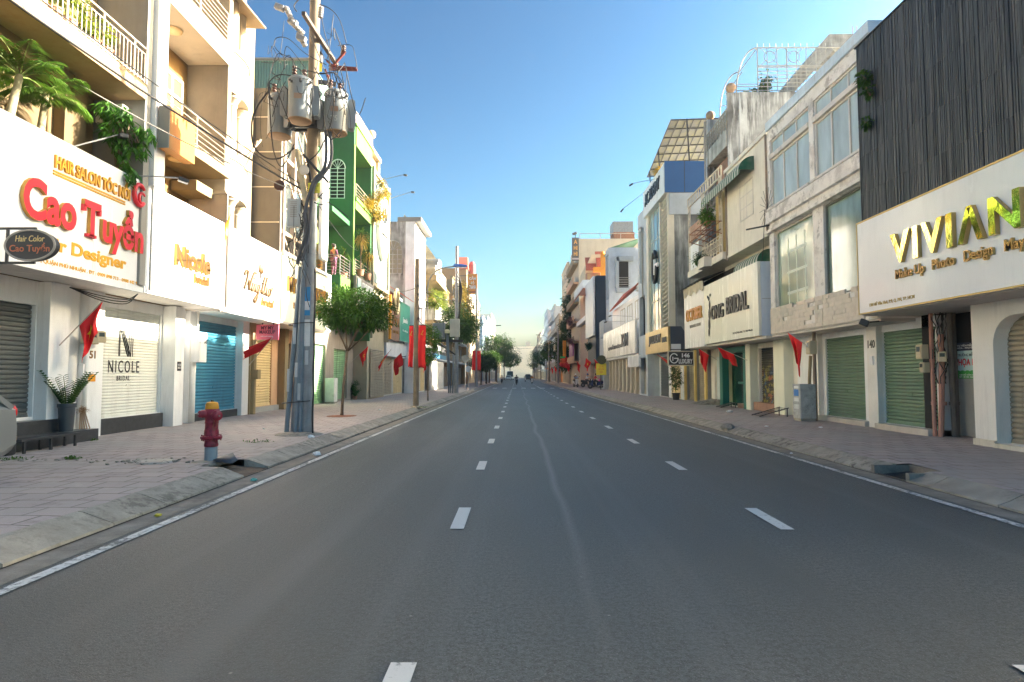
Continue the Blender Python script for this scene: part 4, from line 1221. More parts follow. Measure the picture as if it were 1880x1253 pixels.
g = MB(); g.prism([(39.1 + 1.35 * math.cos(2 * math.pi * i / 36), 11.0 + 2.1 * math.sin(2 * math.pi * i / 36)) for i in range(36)], lambda u, v, k: (-8.70 + .22 * k, u, v)); g.build('panel', mat('ivory_sign_face', (.78, .72, .58), .5), sg)
letter_on(sg, 'UN', S, 8.48, 38.5, 39.8, 11.2, 12.3, .04, BLKL, bold=.02)
letter_on(sg, 'WEDDING HOUSE', S, 8.48, 38.2, 40.0, 10.4, 10.6, .02, BLKL, name='subtitle')
letter_on(b, 'UN', S, 8.9, 38.0, 39.6, 4.95, 6.6, .06, BLKL, bold=.04, name='wall_lettering')
spot_lamp((-8.75, 36.9, 13.3), (-6.9, 36.9, 13.75), 'floodlight on a long arm, higher of two by the green house')
spot_lamp((-8.75, 39.6, 12.9), (-6.9, 39.6, 13.5), 'floodlight on a long arm, lower of two above oval sign')

# ---------------- low shop between
b = thing('low_shop', 'low shop with white lower wall behind the brown and green boards', 'building', (-12, 45, 0))
g = MB(); fb(g, S, 9.1, 18, 41.23, 48.95, 0, 7.6); g.build('wall', mat('pale_grey_wall', (.5, .5, .48), .75, dirt=.4), b)
g = MB(); fb(g, S, 8.75, 9.099, 41.23, 48.95, 2.9, 4.0); g.build('canopy', mat('white_metal_canopy', (.55, .56, .58), .5, dirt=.25), b)
shutter(b, S, 9.09, 41.6, 44.6, .3, 2.8, TAN_SH, .1, .03); shutter(b, S, 9.09, 45.2, 48.5, .3, 2.8, YEL_SH, .1, .03)
g = MB(); g.quad((-9.09, 43.5, 7.9), (-9.09, 47.5, 7.9), (-8.0, 47.5, 7.2), (-8.0, 43.5, 7.2)); o = g.build('red_awning', mat('red_awning_cloth', (.6, .08, .04), .7), b); md = o.modifiers.new('thick', 'SOLIDIFY'); md.thickness = .03
sg = board('shop_sign', 'brown wooden shop board with yellow edge and gold ring', S, 8.5, 8.62, 41.3, 44.5, 4.0, 6.9, mat('brown_board', (.17, .10, .07), .6, var=.25, vs=5))
g = MB(); fb(g, S, 8.45, 8.63, 41.1, 41.298, 4.0, 7.0); g.build('edge', YEL, sg)
letter_on(sg, 'SOLA', S, 8.5, 41.8, 44.2, 5.0, 5.6, .05, [DGOLD, OR_S], bold=.03)
letter_on(sg, 'AN TÂM', S, 8.5, 42.0, 44.0, 4.5, 4.75, .03, [DGOLD, OR_S], name='subtitle')
g = MB(); g.tube([(-8.4, 42.8 + .62 * math.cos(t_), 6.7 + .85 * math.sin(t_)) for t_ in [2 * math.pi * i / 30 for i in range(31)]], .11, 8); g.build('ring_emblem', mat('pale_gold_paint', (.6, .5, .28), .4, .4), sg, smooth=True)
sg = board('shop_sign', 'teal green shop board hanging beyond the brown board', S, 8.5, 8.62, 44.6, 48.7, 4.1, 7.0, mat('teal_board', (.04, .22, .17), .5), edge=mat('pale_green_edge', (.3, .45, .38), .5))
letter_on(sg, 'Jamila', S, 8.5, 45.6, 47.6, 5.4, 5.9, .03, WHL, shear=.2)
letter_on(sg, 'tóc - nail - spa', S, 8.5, 45.6, 47.7, 4.8, 5.0, .03, WHL, name='subtitle')

# ---------------- weathered house
b = thing('weathered_house', 'tall house with stained concrete flank and white front', 'building', (-11, 51.8, 0))
g = MB(); fb(g, S, 8.95, 18, 49.0, 54.6, 0, 13.9); g.build('flank_wall', mat('stained_flank', (.40, .39, .37), .9, var=.3, vs=.8, dirt=.95, dcol=(.07, .065, .06), dscale=1.2, dlo=.4, dhi=.52, bump=.4, bscale=20), b)
g = MB(); fb(g, S, 8.2, 8.949, 48.95, 54.65, 0, 13.9); g.build('front_wall', mat('white_front', (.66, .67, .68), .7, dirt=.25), b)
g = MB(); fb(g, S, 7.7, 9.6, 48.9, 54.7, 13.9, 14.25); g.build('roof_slab', GREYPL, b)
for zc, hh in ((11.6, 1.9), (6.2, 1.5)):
    g = MB(); arc = [(-9.95 + .75 * math.cos(math.pi * i / 16), zc + .75 * math.sin(math.pi * i / 16)) for i in range(17)]
    g.prism(arc + [(-10.7, zc - hh), (-9.2, zc - hh)], lambda u, v, k: (u, 48.93 + .06 * k, v)); w_ = g.build('arched_window', mat('dusty_tan_glass', (.22, .2, .15), .5) if zc > 8 else DARK, b)
    g = MB()
    for i in range(5): g.bar((-9.2 - .375 * i, 48.9, zc - hh), (-9.2 - .375 * i, 48.9, zc + .1), .05)
    for i in range(6): g.bar((-9.2, 48.9, zc - hh + hh * i / 5), (-10.7, 48.9, zc - hh + hh * i / 5), .05)
    for i in range(3, 14, 3): g.bar((-9.95, 48.9, zc), (arc[i][0], 48.9, arc[i][1]), .05)
    g.tube([(u, 48.9, v) for u, v in arc], .05, 6)
    g.build('grille', STAINED if zc > 8 else WHITE, w_)
window(b, S, 8.19, 51.0, 52.6, 9.6, 11.8, 1, 2, mat('mauve_frame', (.38, .3, .32), .6), PANE_PALE, .12)
window(b, S, 8.19, 51.0, 52.6, 5.2, 7.4, 1, 2, MATS['mauve_frame'], PANE_PALE, .12)
g = MB(); fb(g, S, 8.1, 8.199, 48.9, 54.6, 2.6, 2.9); g.build('shop_lintel', GREYPL, b)
shutter(b, S, 8.19, 49.4, 51.6, .3, 2.6, TAN_SH, .1, .03); shutter(b, S, 8.19, 52.0, 54.3, .3, 2.6, YEL_SH, .1, .03)
# ================================================================== RIGHT SIDE OF THE STREET
S = 1
def islmat(name, c0, c1, rough=.6, metal=0., streak=.5):
    m, nt, bs = _nt(name)
    g_ = nt.nodes.new('ShaderNodeNewGeometry')
    c = _mix(nt, g_.outputs['Random Per Island'], c0, c1)
    n1 = _noise(nt, _pos(nt, (3, 3, .25)), 2.2, 5, .7)
    c = _mix(nt, _rng(nt, n1, .45, .75, 0, streak), c, (.22, .21, .2))
    nt.links.new(c, bs.inputs['Base Color']); bs.inputs['Roughness'].default_value = rough; bs.inputs['Metallic'].default_value = metal
    MATS[name] = m
    return m
# ---------------- studio with the black batten screen
b = thing('studio_building', 'white studio with black vertical batten screen above an arched shutter', 'building', (12, 10, 0))
SC_ = islmat('weathered_black_batten', (.022, .029, .038), (.068, .078, .088), .55, .1, .4)
g = MB(); ra = []
wallgrid(g, S, 9.5, 9.8, 5.5, 13.0, .0, 3.3, [(7.6, 12.43, .26, 2.76)])
for yc, sg_ in ((12.43, -1), (7.6, 1)):                # rounded corners of the arch
    pl = [(yc, 2.76)] + [(yc + sg_ * (.55 - .55 * math.cos(t_)), 2.76 - .55 + .55 * math.sin(t_)) for t_ in [math.pi / 2 * (8 - i) / 8 for i in range(9)]]
    g.prism(pl, lambda u, v, k: (9.503 + .294 * k, u, v))
fb(g, S, 9.85, 20, 5.5, 13.0, 0, 3.3); fb(g, S, 10.6, 20, 13.01, 15.38, 0, 3.3)
fb(g, S, 8.78, 20, 5.5, 15.38, 3.301, 9.80); fb(g, S, 11.2, 20, 3.5, 15.38, 9.801, 13.6)  # setback upper block is out of view, added to shade the salon sign
g.build('wall', mat('white_render', (.66, .64, .60), .7, var=.05, dirt=.3), b)
g = MB(); fb(g, S, 9.44, 9.499, 12.42, 13.0, .1, .3); fb(g, S, 9.4, 9.86, 5.5, 12.42, .1, .255); g.build_each('plinth', mat('pale_stone_plinth', (.52, .48, .4), .8, dirt=.5), b)
shutter(b, S, 9.82, 7.6, 12.43, .26, 2.78, TAN_SH, .1, .035)
g = MB(); rr = random.Random(4); y = 5.5
fb(g, S, 8.70, 8.779, 5.5, 15.37, 5.2, 9.86, 0)
g.build('screen_backing', DARK, b)
g = MB()
while y < 15.34:
    w = .036; d = rr.uniform(0, .018)
    for k in range(5):
        z0 = 5.15 + k * .945; e_ = d + rr.uniform(0, .004); b0 = len(g.v)
        fb(g, S, 8.58 + e_, 8.66 + e_, y, y + w, z0, min(z0 + .938, 9.87))
    y += .055
g.build('batten_screen', SC_, b)
g = MB(); fb(g, S, 8.66, 8.70, 15.36, 15.39, 5.2, 9.87); fb(g, S, 8.56, 8.74, 5.5, 15.39, 9.872, 9.9); g.build('screen_edge', BLACKM, b)
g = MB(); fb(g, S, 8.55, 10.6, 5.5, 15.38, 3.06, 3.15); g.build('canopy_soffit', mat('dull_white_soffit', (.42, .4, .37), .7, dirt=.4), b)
g = MB(); fb(g, S, 10.3, 10.34, 13.4, 14.62, .2, 2.2); g.build('alley_door', mat('grey_steel_door', (.26, .27, .255), .5, .2, dirt=.3), b)
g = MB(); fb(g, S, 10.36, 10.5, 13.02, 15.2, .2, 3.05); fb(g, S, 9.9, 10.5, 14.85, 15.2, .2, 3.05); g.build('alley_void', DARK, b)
sg = thing('poster', 'kindergarten poster on the grey alley door between pipes and white pillar', 'poster', (10.28, 14.2, 1.55), )
g = MB(); fb(g, S, 10.285, 10.297, 13.7, 14.56, 1.52, 2.35); g.build('sheet', mat('pale_sky_poster', (.42, .58, .56), .5), sg)
g = MB(); fb(g, S, 10.28, 10.284, 13.7, 14.56, 2.16, 2.35); g.build('dark_header', mat('navy_poster_band', (.02, .025, .05), .5), sg)
g = MB(); fb(g, S, 10.28, 10.284, 13.7, 14.56, 1.52, 1.66); [g.ball((10.285, 13.8 + .15 * i, 1.66), .004, .09, .05, 8, 6) for i in range(6)]; g.build('green_footer', mat('grass_green_print', (.05, .3, .05), .5), sg)
letter_on(sg, 'TƯ VIỆN MẪU GIÁO\nHÓA - PHỤ ĐẠO', S, 10.28, 13.82, 14.54, 2.19, 2.32, .003, WHL, name='header_text')
letter_on(sg, 'TRƯỜNG MẪU GIÁO', S, 10.284, 13.78, 14.54, 2.03, 2.12, .003, mat('slate_print', (.05, .08, .1), .5), bold=.01, name='middle_text')
letter_on(sg, 'HỌA MI 9', S, 10.284, 13.78, 14.52, 1.78, 1.98, .003, mat('red_print', (.6, .02, .03), .5), bold=.03, name='school_name')
letter_on(sg, '140 HỒ VĂN HUÊ, P.9\nĐT: 38 455 466', S, 10.279, 13.85, 14.5, 1.54, 1.64, .003, WHL, name='footer_text')
GOLDM = mat('gold_mirror_letters', (.92, .66, .2), .06, 1.0, var=.04, bump=.35, bscale=2.0)
GOLDS = mat('dull_gold_side', (.45, .33, .13), .4, .6, bump=0)
sg = board('shop_sign', 'long white signboard with gold mirror VIVIAN letters under black battens', S, 8.44, 8.54, 5.6, 15.30, 3.08, 5.36, mat('white_gloss_panel', (.70, .72, .75), .16, var=.03, bump=.03, bscale=2, dirt=.25, dcol=(.4, .4, .4), dscale=3), edge=GOLDS)
y0, y1, z0, z1 = 10.15, 13.80, 4.06, 4.73
for ch, ya, yb in (('V', 13.13, 13.80), ('I', 12.86, 13.02), ('V', 12.10, 12.74), ('I', 11.83, 12.0), ('Λ', 11.05, 11.70), ('N', 10.22, 10.92)):
    letter_on(sg, ch, S, 8.44, ya, yb, z0, z1, .09, [GOLDM, GOLDS], bold=.03, name='shop_name_letter')
letter_on(sg, 'Make Up   Photo   Design   May', S, 8.44, 10.2, 13.72, 3.66, 3.93, .05, [mat('bronze_letters', (.30, .17, .07), .25, .9, bump=0), GOLDS], bold=.012, name='lettering')
letter_on(sg, '138 Hồ Văn Huê, P.9, Q. PN, TP. HCM', S, 8.44, 13.15, 14.82, 3.22, 3.33, .012, [GOLDS, GOLDS], bold=.01, name='lettering')
t = thing('flood_lamp', 'black floodlight under the far end of the gold lettered signboard', 'lamp', (8.9, 15.5, 2.85), 'floodlights on arms over the shop signs')
g = MB(); g.bar((8.75, 15.45, 2.86), (8.6, 15.55, 2.95), .22, .16); g.build('lamp_head', BLACKM, t, bevel=.02)
g = MB(); g.bar((8.8, 15.5, 2.92), (9.9, 15.5, 3.02), .04); g.build('arm', BLACKM, t)

# pipes and boxes of the alley
t = thing('pipe_cluster', 'rusty pink drain pipes with meter boxes left of the alley door', 'pipes', (9.9, 14.55, .1))
PINK = mat('faded_pink_pipe', (.34, .17, .13), .75, var=.25, dirt=.7, dcol=(.08, .06, .05), dscale=3)
for x, y, z1, r_, lean in ((9.74, 14.62, 3.05, .045, .0), (9.88, 14.5, 2.55, .06, -.08), (10.06, 14.45, 3.05, .06, .03), (10.2, 14.5, 3.05, .04, 0)):
    g = MB(); g.tube([(x + lean, y, .12), (x + lean * .5, y, .9), (x, y, 1.8), (x, y, z1)], r_, 8)
    for z in (.9, 1.9): g.lathe((x, y, z), [(r_ * 1.25, 0), (r_ * 1.25, .08)], 8)
    g.build('pipe', PINK if x < 10 else mat('grimy_pipe', (.12, .1, .085), .85, var=.3, dirt=.6), t, smooth=True, auto=True)
rr = random.Random(8)
for k in range(7):
    g = MB(); x = 9.7 + rr.uniform(0, .3); y = 14.4 + rr.uniform(0, .2); pts = []
    for i in range(12): pts.append((x + rr.uniform(-.05, .05), y + rr.uniform(-.05, .05), 3.05 - i * .15))
    g.tube(pts, .012, 5); g.build('cable', BLACK, t, smooth=True)
meter_box(9.68, 14.75, 1.98, -1, 0, .22, .34, .16, 'upper cream meter box on the pipes beside the green shutter')
meter_box(9.70, 14.72, 1.66, -1, 0, .16, .24, .14, 'small cream meter box below another beside the green shutter')
meter_box(9.85, 14.42, 1.9, -.6, -.8, .17, .24, .14, 'cream meter box on the pink pipe facing the street end')

# ---------------- window building
b = thing('window_building', 'stained white building with two rows of large windows over green shutters', 'building', (12, 18.6, 0))
SW = mat('peeling_white_paint', (.62, .60, .57), .8, var=.12, vs=1.6, dirt=.85, dcol=(.27, .25, .24), dscale=2.4, streak=False, dlo=.5, dhi=.6, bump=.25)
g = MB()
wallgrid(g, S, 9.02, 9.3, 15.42, 21.98, 3.02, 10.35, [(15.9, 18.1, 3.86, 6.6), (18.75, 21.6, 3.86, 6.6), (15.7, 18.55, 7.5, 9.95), (18.85, 21.8, 7.5, 9.95)])
fb(g, S, 9.31, 20, 15.42, 21.98, 3.02, 10.3)
g.build('upper_wall', SW, b)
g = MB()
wallgrid(g, S, 9.9, 10.2, 14.68, 22.0, 0, 3.015, [(14.72, 16.85, .32, 2.76), (17.75, 19.95, .32, 2.76)])
fb(g, S, 10.25, 20, 15.4, 22.0, 0, 3.01)
g.build('ground_floor_wall', WHITE, b)
g = MB(); fb(g, S, 18, 24, 10.5, 20.0, 9.5, 17.6); g.build('unseen_sun_blocker', STAINED_PALE, b)  # unseen block added to shade the salon sign across the street
g = MB(); fb(g, S, 9.74, 9.899, 16.86, 17.32, .1, 3.0); fb(g, S, 9.74, 9.899, 20.15, 20.75, .1, 3.0); g.build_each('pillar', mat('white_tile_pillar', (.64, .62, .58), .5, dirt=.3), b)
g = MB(); fb(g, S, 9.62, 10.2, 14.68, 16.855, .1, .315); fb(g, S, 9.62, 10.2, 17.325, 20.14, .1, .315); g.build_each('doorstep', mat('worn_stone_step', (.42, .38, .33), .85, var=.2, dirt=.5), b, bevel=.01)
shutter(b, S, 9.98, 14.72, 16.85, .34, 2.76, GREEN_SH, .088, .032); shutter(b, S, 9.98, 17.75, 19.95, .34, 2.76, GREEN_SH, .088, .032)
FR = mat('worn_window_frame', (.52, .49, .45), .7, dirt=.5)
for y0, y1 in ((15.7, 18.55), (18.85, 21.8)):
    window(b, S, 9.1, y0, y1, 9.42, 9.95, 3, 1, FR, PANE_PALE, .06); window(b, S, 9.1, y0, y1, 7.5, 9.26, 3, 1, FR, PANE_PALE, .07)
    g = MB(); fb(g, S, 8.98, 9.2, y0, y1, 9.262, 9.418); fb(g, S, 8.9, 9.15, y0 - .1, y1 + .1, 7.42, 7.5); g.build_each('sill', FR, b)
window(b, S, 9.12, 15.9, 18.1, 3.86, 6.6, 1, 1, mat('dark_shop_frame', (.1, .11, .1), .5), PANE_GREEN, .06)
w_ = window(b, S, 9.12, 18.75, 21.6, 3.86, 6.6, 1, 1, FR, PANE_GREEN, .06)
g = MB()                                                # pale arched lattice right behind the glass
for y in (19.5, 20.1, 20.7): fb(g, S, 9.126, 9.131, y, y + .07, 3.95, 6.2)
for z in (4.3, 5.0, 5.7): fb(g, S, 9.1255, 9.1305, 19.4, 20.85, z, z + .09)
g.build('lattice', mat('pale_lattice_paint', (.52, .58, .5), .5), w_)
g = MB(); fb(g, S, 8.9, 9.018, 15.42, 21.98, 6.98, 7.4); fb(g, S, 8.86, 9.019, 15.42, 21.98, 6.62, 6.72); g.build_each('string_course', SW, b)
TIL = mat('peeling_stone_tiles', (.52, .47, .4), .85, var=.14, vs=4, dirt=.5, dcol=(.25, .3, .26), dscale=1.4, streak=False, bump=.6)
g = MB(); rr = random.Random(2)
for (ya, yb) in ((15.44, 18.2), (18.7, 21.96), (18.22, 18.68)):
    z = 3.04; k = 0
    while z < 3.82:
        y = ya + (k % 2) * .12 * (yb - ya > 1)
        while y < yb - .03:
            w = min(.30, yb - y)
            if rr.random() > .07: fb(g, S, 8.985 - rr.uniform(0, .01), 9.018, y + .002, y + w - .002, z + .0015, z + .1285)
            y += .30
        z += .13; k += 1
g.build('tile_band', TIL, b)
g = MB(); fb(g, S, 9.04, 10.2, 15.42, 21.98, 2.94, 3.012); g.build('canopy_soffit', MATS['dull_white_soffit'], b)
g = MB(); fb(g, S, 8.95, 9.4, 15.42, 21.98, 10.352, 10.66); g.build('roof_edge', mat('pale_blue_edge', (.46, .55, .62), .8, var=.15, dirt=.6, dcol=(.3, .22, .15), dscale=3), b)
letter_on(b, '140', S, 9.738, 16.92, 17.26, 2.34, 2.56, .008, BLKL, bold=.02, name='house_number')
g = MB(); fb(g, S, 9.70, 9.74, 17.0, 17.14, 1.88, 2.12); g.build('letter_plate', WHITE_CLEAN, b)
g = MB()
cwh = Vector((8.99, 22.05, 7.6))
for k in range(16):
    an = k * 2 * math.pi / 16; g.tube([cwh, cwh + Vector((-.03, .62 * math.cos(an), .75 * math.sin(an)))], .007, 4)
g.build('wire_star', BLACKM, b)
g = MB(); g.bar((9.0, 21.95, 6.95), (8.2, 22.0, 6.8), .05); g.build('iron_bracket', BLACKM, b)
cable([(9.0, 22.3, 7.6), (8.96, 22.4, 6.2), (8.9, 22.5, 5.5)], .012, 'thin wire hanging on the cream wall beside the striped awnings')

# ---------------- bridal house
b = thing('bridal_house', 'cream house with striped green awnings above the long bridal sign', 'building', (12, 25.4, 0))
CRW = mat('aged_cream_wall', (.62, .585, .51), .8, var=.08, dirt=.55, dcol=(.3, .26, .2), dscale=1.5)
g = MB()
fb(g, S, 9.03, 20, 22.02, 26.5, 6.6, 10.38)
fb(g, S, 9.72, 20, 22.02, 26.5, 2.9, 6.599); fb(g, S, 9.72, 20, 26.51, 28.8, 2.9, 10.0)
wallgrid(g, S, 9.95, 10.2, 22.02, 31.9, 0, 2.899, [(22.4, 22.95, .3, 2.75), (24.0, 25.6, .5, 2.7), (26.3, 29.4, .2, 2.75), (30.0, 31.3, .2, 2.5)])
fb(g, S, 10.21, 20, 22.02, 28.8, 0, 2.898)
g.build('wall', CRW, b)
g = MB(); fb(g, S, 9.6, 9.949, 22.4, 23.3, .1, 2.89); fb(g, S, 9.6, 9.949, 25.66, 26.15, .1, 2.89); fb(g, S, 9.75, 9.949, 29.55, 29.95, .1, 2.89); g.build_each('pillar', CRM, b)
shutter(b, S, 10.12, 20.78, 22.38, .2, 2.75, mat('tan_folding_gate', (.40, .29, .16), .5, .2, var=.2), .09, .04, vert=True, name='folding_gate') 
GRAF = None
def graffiti():
    m, nt, bs = _nt('graffiti_on_dark_shutter')
    p = _pos(nt)
    n1 = nt.nodes.new('ShaderNodeTexNoise'); n1.inputs['Scale'].default_value = 2.4; n1.inputs['Detail'].default_value = 2
    nt.links.new(p, n1.inputs['Vector'])
    n2 = _noise(nt, p, 4.2, 3); n3 = _noise(nt, _pos(nt, (1, 1, .6)), 3.1, 2)
    c = _mix(nt, _rng(nt, n2, .5, .56), (.02, .02, .022), (.35, .30, .06))
    c = _mix(nt, _rng(nt, n3, .55, .6), c, (.05, .14, .28))
    c = _mix(nt, _rng(nt, n1.outputs[0], .6, .64), c, (.4, .12, .06))
    sx = nt.nodes.new('ShaderNodeSeparateXYZ'); nt.links.new(p, sx.inputs[0])
    c = _mix(nt, _rng(nt, sx.outputs[2], 1.5, 2.3), c, (.022, .022, .025))
    nt.links.new(c, bs.inputs['Base Color']); bs.inputs['Roughness'].default_value = .4
    return m
shutter(b, S, 10.1, 24.0, 25.6, .52, 2.7, graffiti(), .09, .03)
g = MB(); fb(g, S, 9.7, 10.19, 23.35, 25.6, .1, .5); fb(g, S, 9.75, 10.19, 26.3, 27.6, .1, .36); g.build_each('doorstep', TILE_STEP, b)
DG = mat('dark_teal_paint', (.012, .12, .09), .5, var=.1)
g = MB(); fb(g, S, 9.6, 9.9, 26.2, 26.45, .1, 2.85); fb(g, S, 9.6, 9.9, 29.1, 29.5, .1, 2.85); fb(g, S, 9.62, 9.9, 26.46, 29.09, 2.6, 2.84); g.build('green_door_frame', DG, b)
g = MB(); fb(g, S, 10.05, 10.1, 26.46, 29.1, .2, 2.6); g.build('dark_door', glassmat('dark_green_glass', (.006, .03, .022), .15), b)
g = MB(); fb(g, S, 10.0, 10.04, 27.2, 27.28, .3, 2.55); fb(g, S, 10.0, 10.04, 27.3, 28.2, 1.2, 1.3); g.build_each('door_stile', DG, b)
g = MB(); fb(g, S, 10.05, 10.1, 30.0, 31.3, .2, 2.5); g.build('white_door', mat('grey_white_door', (.5, .52, .52), .5), b)
def stripes(name, c0, c1, per=.28, axis=1):
    if name in MATS: return MATS[name]
    m, nt, bs = _nt(name)
    sx = nt.nodes.new('ShaderNodeSeparateXYZ'); nt.links.new(_pos(nt), sx.inputs[0])
    f = _math(nt, 'GREATER_THAN', _math(nt, 'FRACT', _math(nt, 'DIVIDE', sx.outputs[axis], per)), .5)
    c = _mix(nt, f, c0, c1)
    c = _mix(nt, _rng(nt, _noise(nt, _pos(nt), 2.5, 4), .4, .7, 0, .5), c, (.25, .24, .2))
    nt.links.new(c, bs.inputs['Base Color']); bs.inputs['Roughness'].default_value = .8
    MATS[name] = m
    return m
STR = stripes('green_white_stripes', (.02, .12, .07), (.55, .55, .5))
def awning(par, y0, y1, a0, z0, a1, z1, drop, mt, name='striped_awning', endm=None):
    g = MB(); n = 10; pr = []
    for i in range(n + 1):
        t_ = math.pi / 2 * i / n; pr.append((a0 - (a0 - a1) * math.sin(t_), z1 + (z0 - z1) * math.cos(t_)))
    pr.append((a1, z1 - drop))
    for a, z in pr: g.v.append((a, y0, z)); g.v.append((a, y1, z))
    for i in range(len(pr) - 1): g.f.append([2 * i, 2 * i + 1, 2 * i + 3, 2 * i + 2]); g.m.append(0)
    for y in (y0, y1):
        bb = len(g.v); g.v.append((a0, y, z1))
        for a, z in pr[:-1]: g.v.append((a, y, z))
        for i in range(n): g.f.append([bb, bb + 1 + i, bb + 2 + i]); g.m.append(0)
    o = g.build(name, mt, par); md = o.modifiers.new('thick', 'SOLIDIFY'); md.thickness = .01
    return o
awning(b, 23.25, 28.2, 9.02, 9.95, 8.45, 9.42, .16, STR); awning(b, 23.6, 26.2, 9.7, 6.45, 9.2, 5.95, .14, STR)
g = MB(); fb(g, S, 9.60, 9.64, 22.15, 23.3, 5.4, 6.45); g.build('striped_curtain', STR, b)
window(b, S, 9.04, 23.4, 24.85, 7.75, 9.2, 2, 3, FR, PANE_PALE, .05)
window(b, S, 9.71, 23.7, 26.0, 4.2, 5.9, 2, 1, FR, PANE, .06)
g = MB(); fb(g, S, 9.0, 9.029, 22.02, 26.5, 6.6, 6.7); fb(g, S, 8.95, 9.029, 22.02, 26.5, 10.3, 10.45); g.build_each('string_course', CRW, b)
g = MB(); g.tube([(9.0, 26.4, 6.5), (9.0, 26.4, 10.3)], .05, 8); g.tube([(9.0, 22.1, 6.7), (9.0, 22.1, 10.3)], .04, 8); g.build('drain_pipe', mat('brown_drain', (.25, .2, .16), .8, dirt=.5), b)
# latticed double-height balcony of the next bay
LAT = mat('aged_cream_lattice', (.56, .50, .40), .8, var=.12, dirt=.5)
def ladder(g, p0, p1, w, n, up):
    p0 = Vector(p0); p1 = Vector(p1); u = Vector(up) * w
    g.bar(p0, p1, .06); g.bar(p0 + u, p1 + u, .06)
    for i in range(n + 1):
        q = p0.lerp(p1, i / n); g.bar(q, q + u, .05)
for y in (26.75, 29.3, 31.9):
    g = MB(); ladder(g, (8.92, y, 6.95), (8.92, y, 10.35), .3, 10, (0, .0, 0) if False else (0, .9 if y < 31 else -.9, 0)); g.build('lattice_post', LAT, b)
g = MB(); ladder(g, (8.92, 26.7, 10.3), (8.92, 32.0, 10.3), .45, 14, (0, 0, 1)); g.build('lattice_beam', LAT, b)
g = MB(); fb(g, S, 8.85, 9.71, 26.52, 32.0, 6.6, 6.92); fb(g, S, 9.72, 10.5, 28.81, 32.0, 6.6, 6.92); g.build_each('balcony_slab', CRW, b)
railing(b, S, 8.92, 27.1, 29.2, 6.92, 7.75, 'x', 5, LAT, name='balustrade')
g = MB(); fb(g, S, 8.9, 8.94, 29.7, 31.8, 8.4, 9.2); g.build('corrugated_panel', mat('faded_brown_sheet', (.35, .22, .16), .8, var=.2), b)
g = MB(); fb(g, S, 8.9, 8.94, 30.2, 31.8, 6.95, 8.2); g.build('white_panel', WHITE, b)
g = MB(); fb(g, S, 9.4, 9.45, 27.2, 29, 7, 10); g.build('ochre_blind', mat('ochre_blind', (.36, .25, .09), .8), b)
g = MB()                                               # rusty plant rack
for z in (7.95, 8.3):
    for a in (8.25, 8.55, 8.85): g.tube([(a, 26.7, z), (a, 29.4, z)], .02, 5)
for y in (26.7, 27.6, 28.5, 29.4):
    g.tube([(8.9, y, 8.3), (8.25, y, 8.3), (8.25, y, 7.95), (8.9, y, 7.75)], .02, 5)
g.build('plant_rack', RUST, b)
g = MB(); fb(g, S, 8.5, 8.849, 28.0, 29.0, 6.55, 7.0); g.build('planter_box', CRW, b)
g = MB(); g.add([(9.7, 28.9, 6.5), (9.7, 32.2, 6.5), (8.5, 32.4, 6.0), (8.5, 28.9, 6.1)], [(0, 1, 2, 3)]); o = g.build('tarpaulin_awning', mat('black_tarpaulin', (.05, .055, .065), .6), b); md = o.modifiers.new('thick', 'SOLIDIFY'); md.thickness = .03
g = MB(); n = 24
for i in range(n + 1):
    y = 28.7 + 3.4 * i / n; q = .05 * math.sin(i * 1.7); g.v.append((8.62 + q, y, 6.02)); g.v.append((8.66 - q, y, 5.62 - .08 * math.sin(i * .9)))
for i in range(n): g.f.append([2 * i, 2 * i + 2, 2 * i + 3, 2 * i + 1]); g.m.append(0)
g.build('cream_valance', mat('cream_valance_cloth', (.52, .46, .36), .85), b)
g = MB()
for y, l in ((28.8, .2), (29.8, .1), (30.8, .05), (31.9, -.1)): g.tube([(8.75, y, 4.6), (8.72, y + l, 6.0)], .035, 6)
g.build_each('awning_pole', mat('pinkish_pole', (.3, .2, .17), .7), b)
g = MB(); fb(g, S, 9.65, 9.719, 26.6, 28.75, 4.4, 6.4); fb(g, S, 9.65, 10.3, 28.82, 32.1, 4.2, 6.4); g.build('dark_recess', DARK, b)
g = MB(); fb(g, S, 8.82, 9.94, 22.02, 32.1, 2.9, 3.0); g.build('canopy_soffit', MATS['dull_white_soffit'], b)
IV = mat('ivory_sign_panel', (.72, .68, .58), .25, var=.03, dirt=.15, bump=.03, bscale=2)
sg = board('shop_sign', 'long ivory bridal signboard with black letters and dancing figure', S, 8.7, 8.8, 22.32, 28.74, 3.02, 5.72, IV)
g = MB(); g.box(8.81, 9.55, 22.32, 22.40, 3.02, 5.72); g.build('side_panel', mat('pale_blue_grey_panel', (.52, .57, .63), .35, var=.04), sg)
g = MB(); g.box(8.83, 9.55, 22.315, 22.319, 4.36, 4.375); g.build('panel_joint', GREYPL, sg)
letter_on(sg, 'ONG', S, 8.7, 26.0, 27.6, 4.05, 4.66, .07, [BLKL, BLKL], bold=.02)
letter_on(sg, 'BRIDAL', S, 8.7, 23.2, 25.6, 4.10, 4.80, .07, [BLKL, BLKL], bold=.02)
g = MB()                                               # the figure before the lettering: petals over a swirl
for (y, z, a_, b_) in ((27.9, 4.75, .10, .2), (27.95, 4.35, .16, .28), (28.0, 3.9, .13, .3), (28.05, 3.55, .09, .2), (28.0, 5.05, .07, .1), (28.15, 5.15, .06, .07), (27.8, 5.2, .06, .07)):
    g.ball((8.68, y, z), .03, a_, b_, 12, 8)
g.build('figure_emblem', BLKL, sg, smooth=True)
letter_on(sg, '142 Hồ Văn Huê, F.9, Phú Nhuận', S, 8.7, 22.9, 25.0, 3.22, 3.34, .01, [BLKL, BLKL], name='lettering')
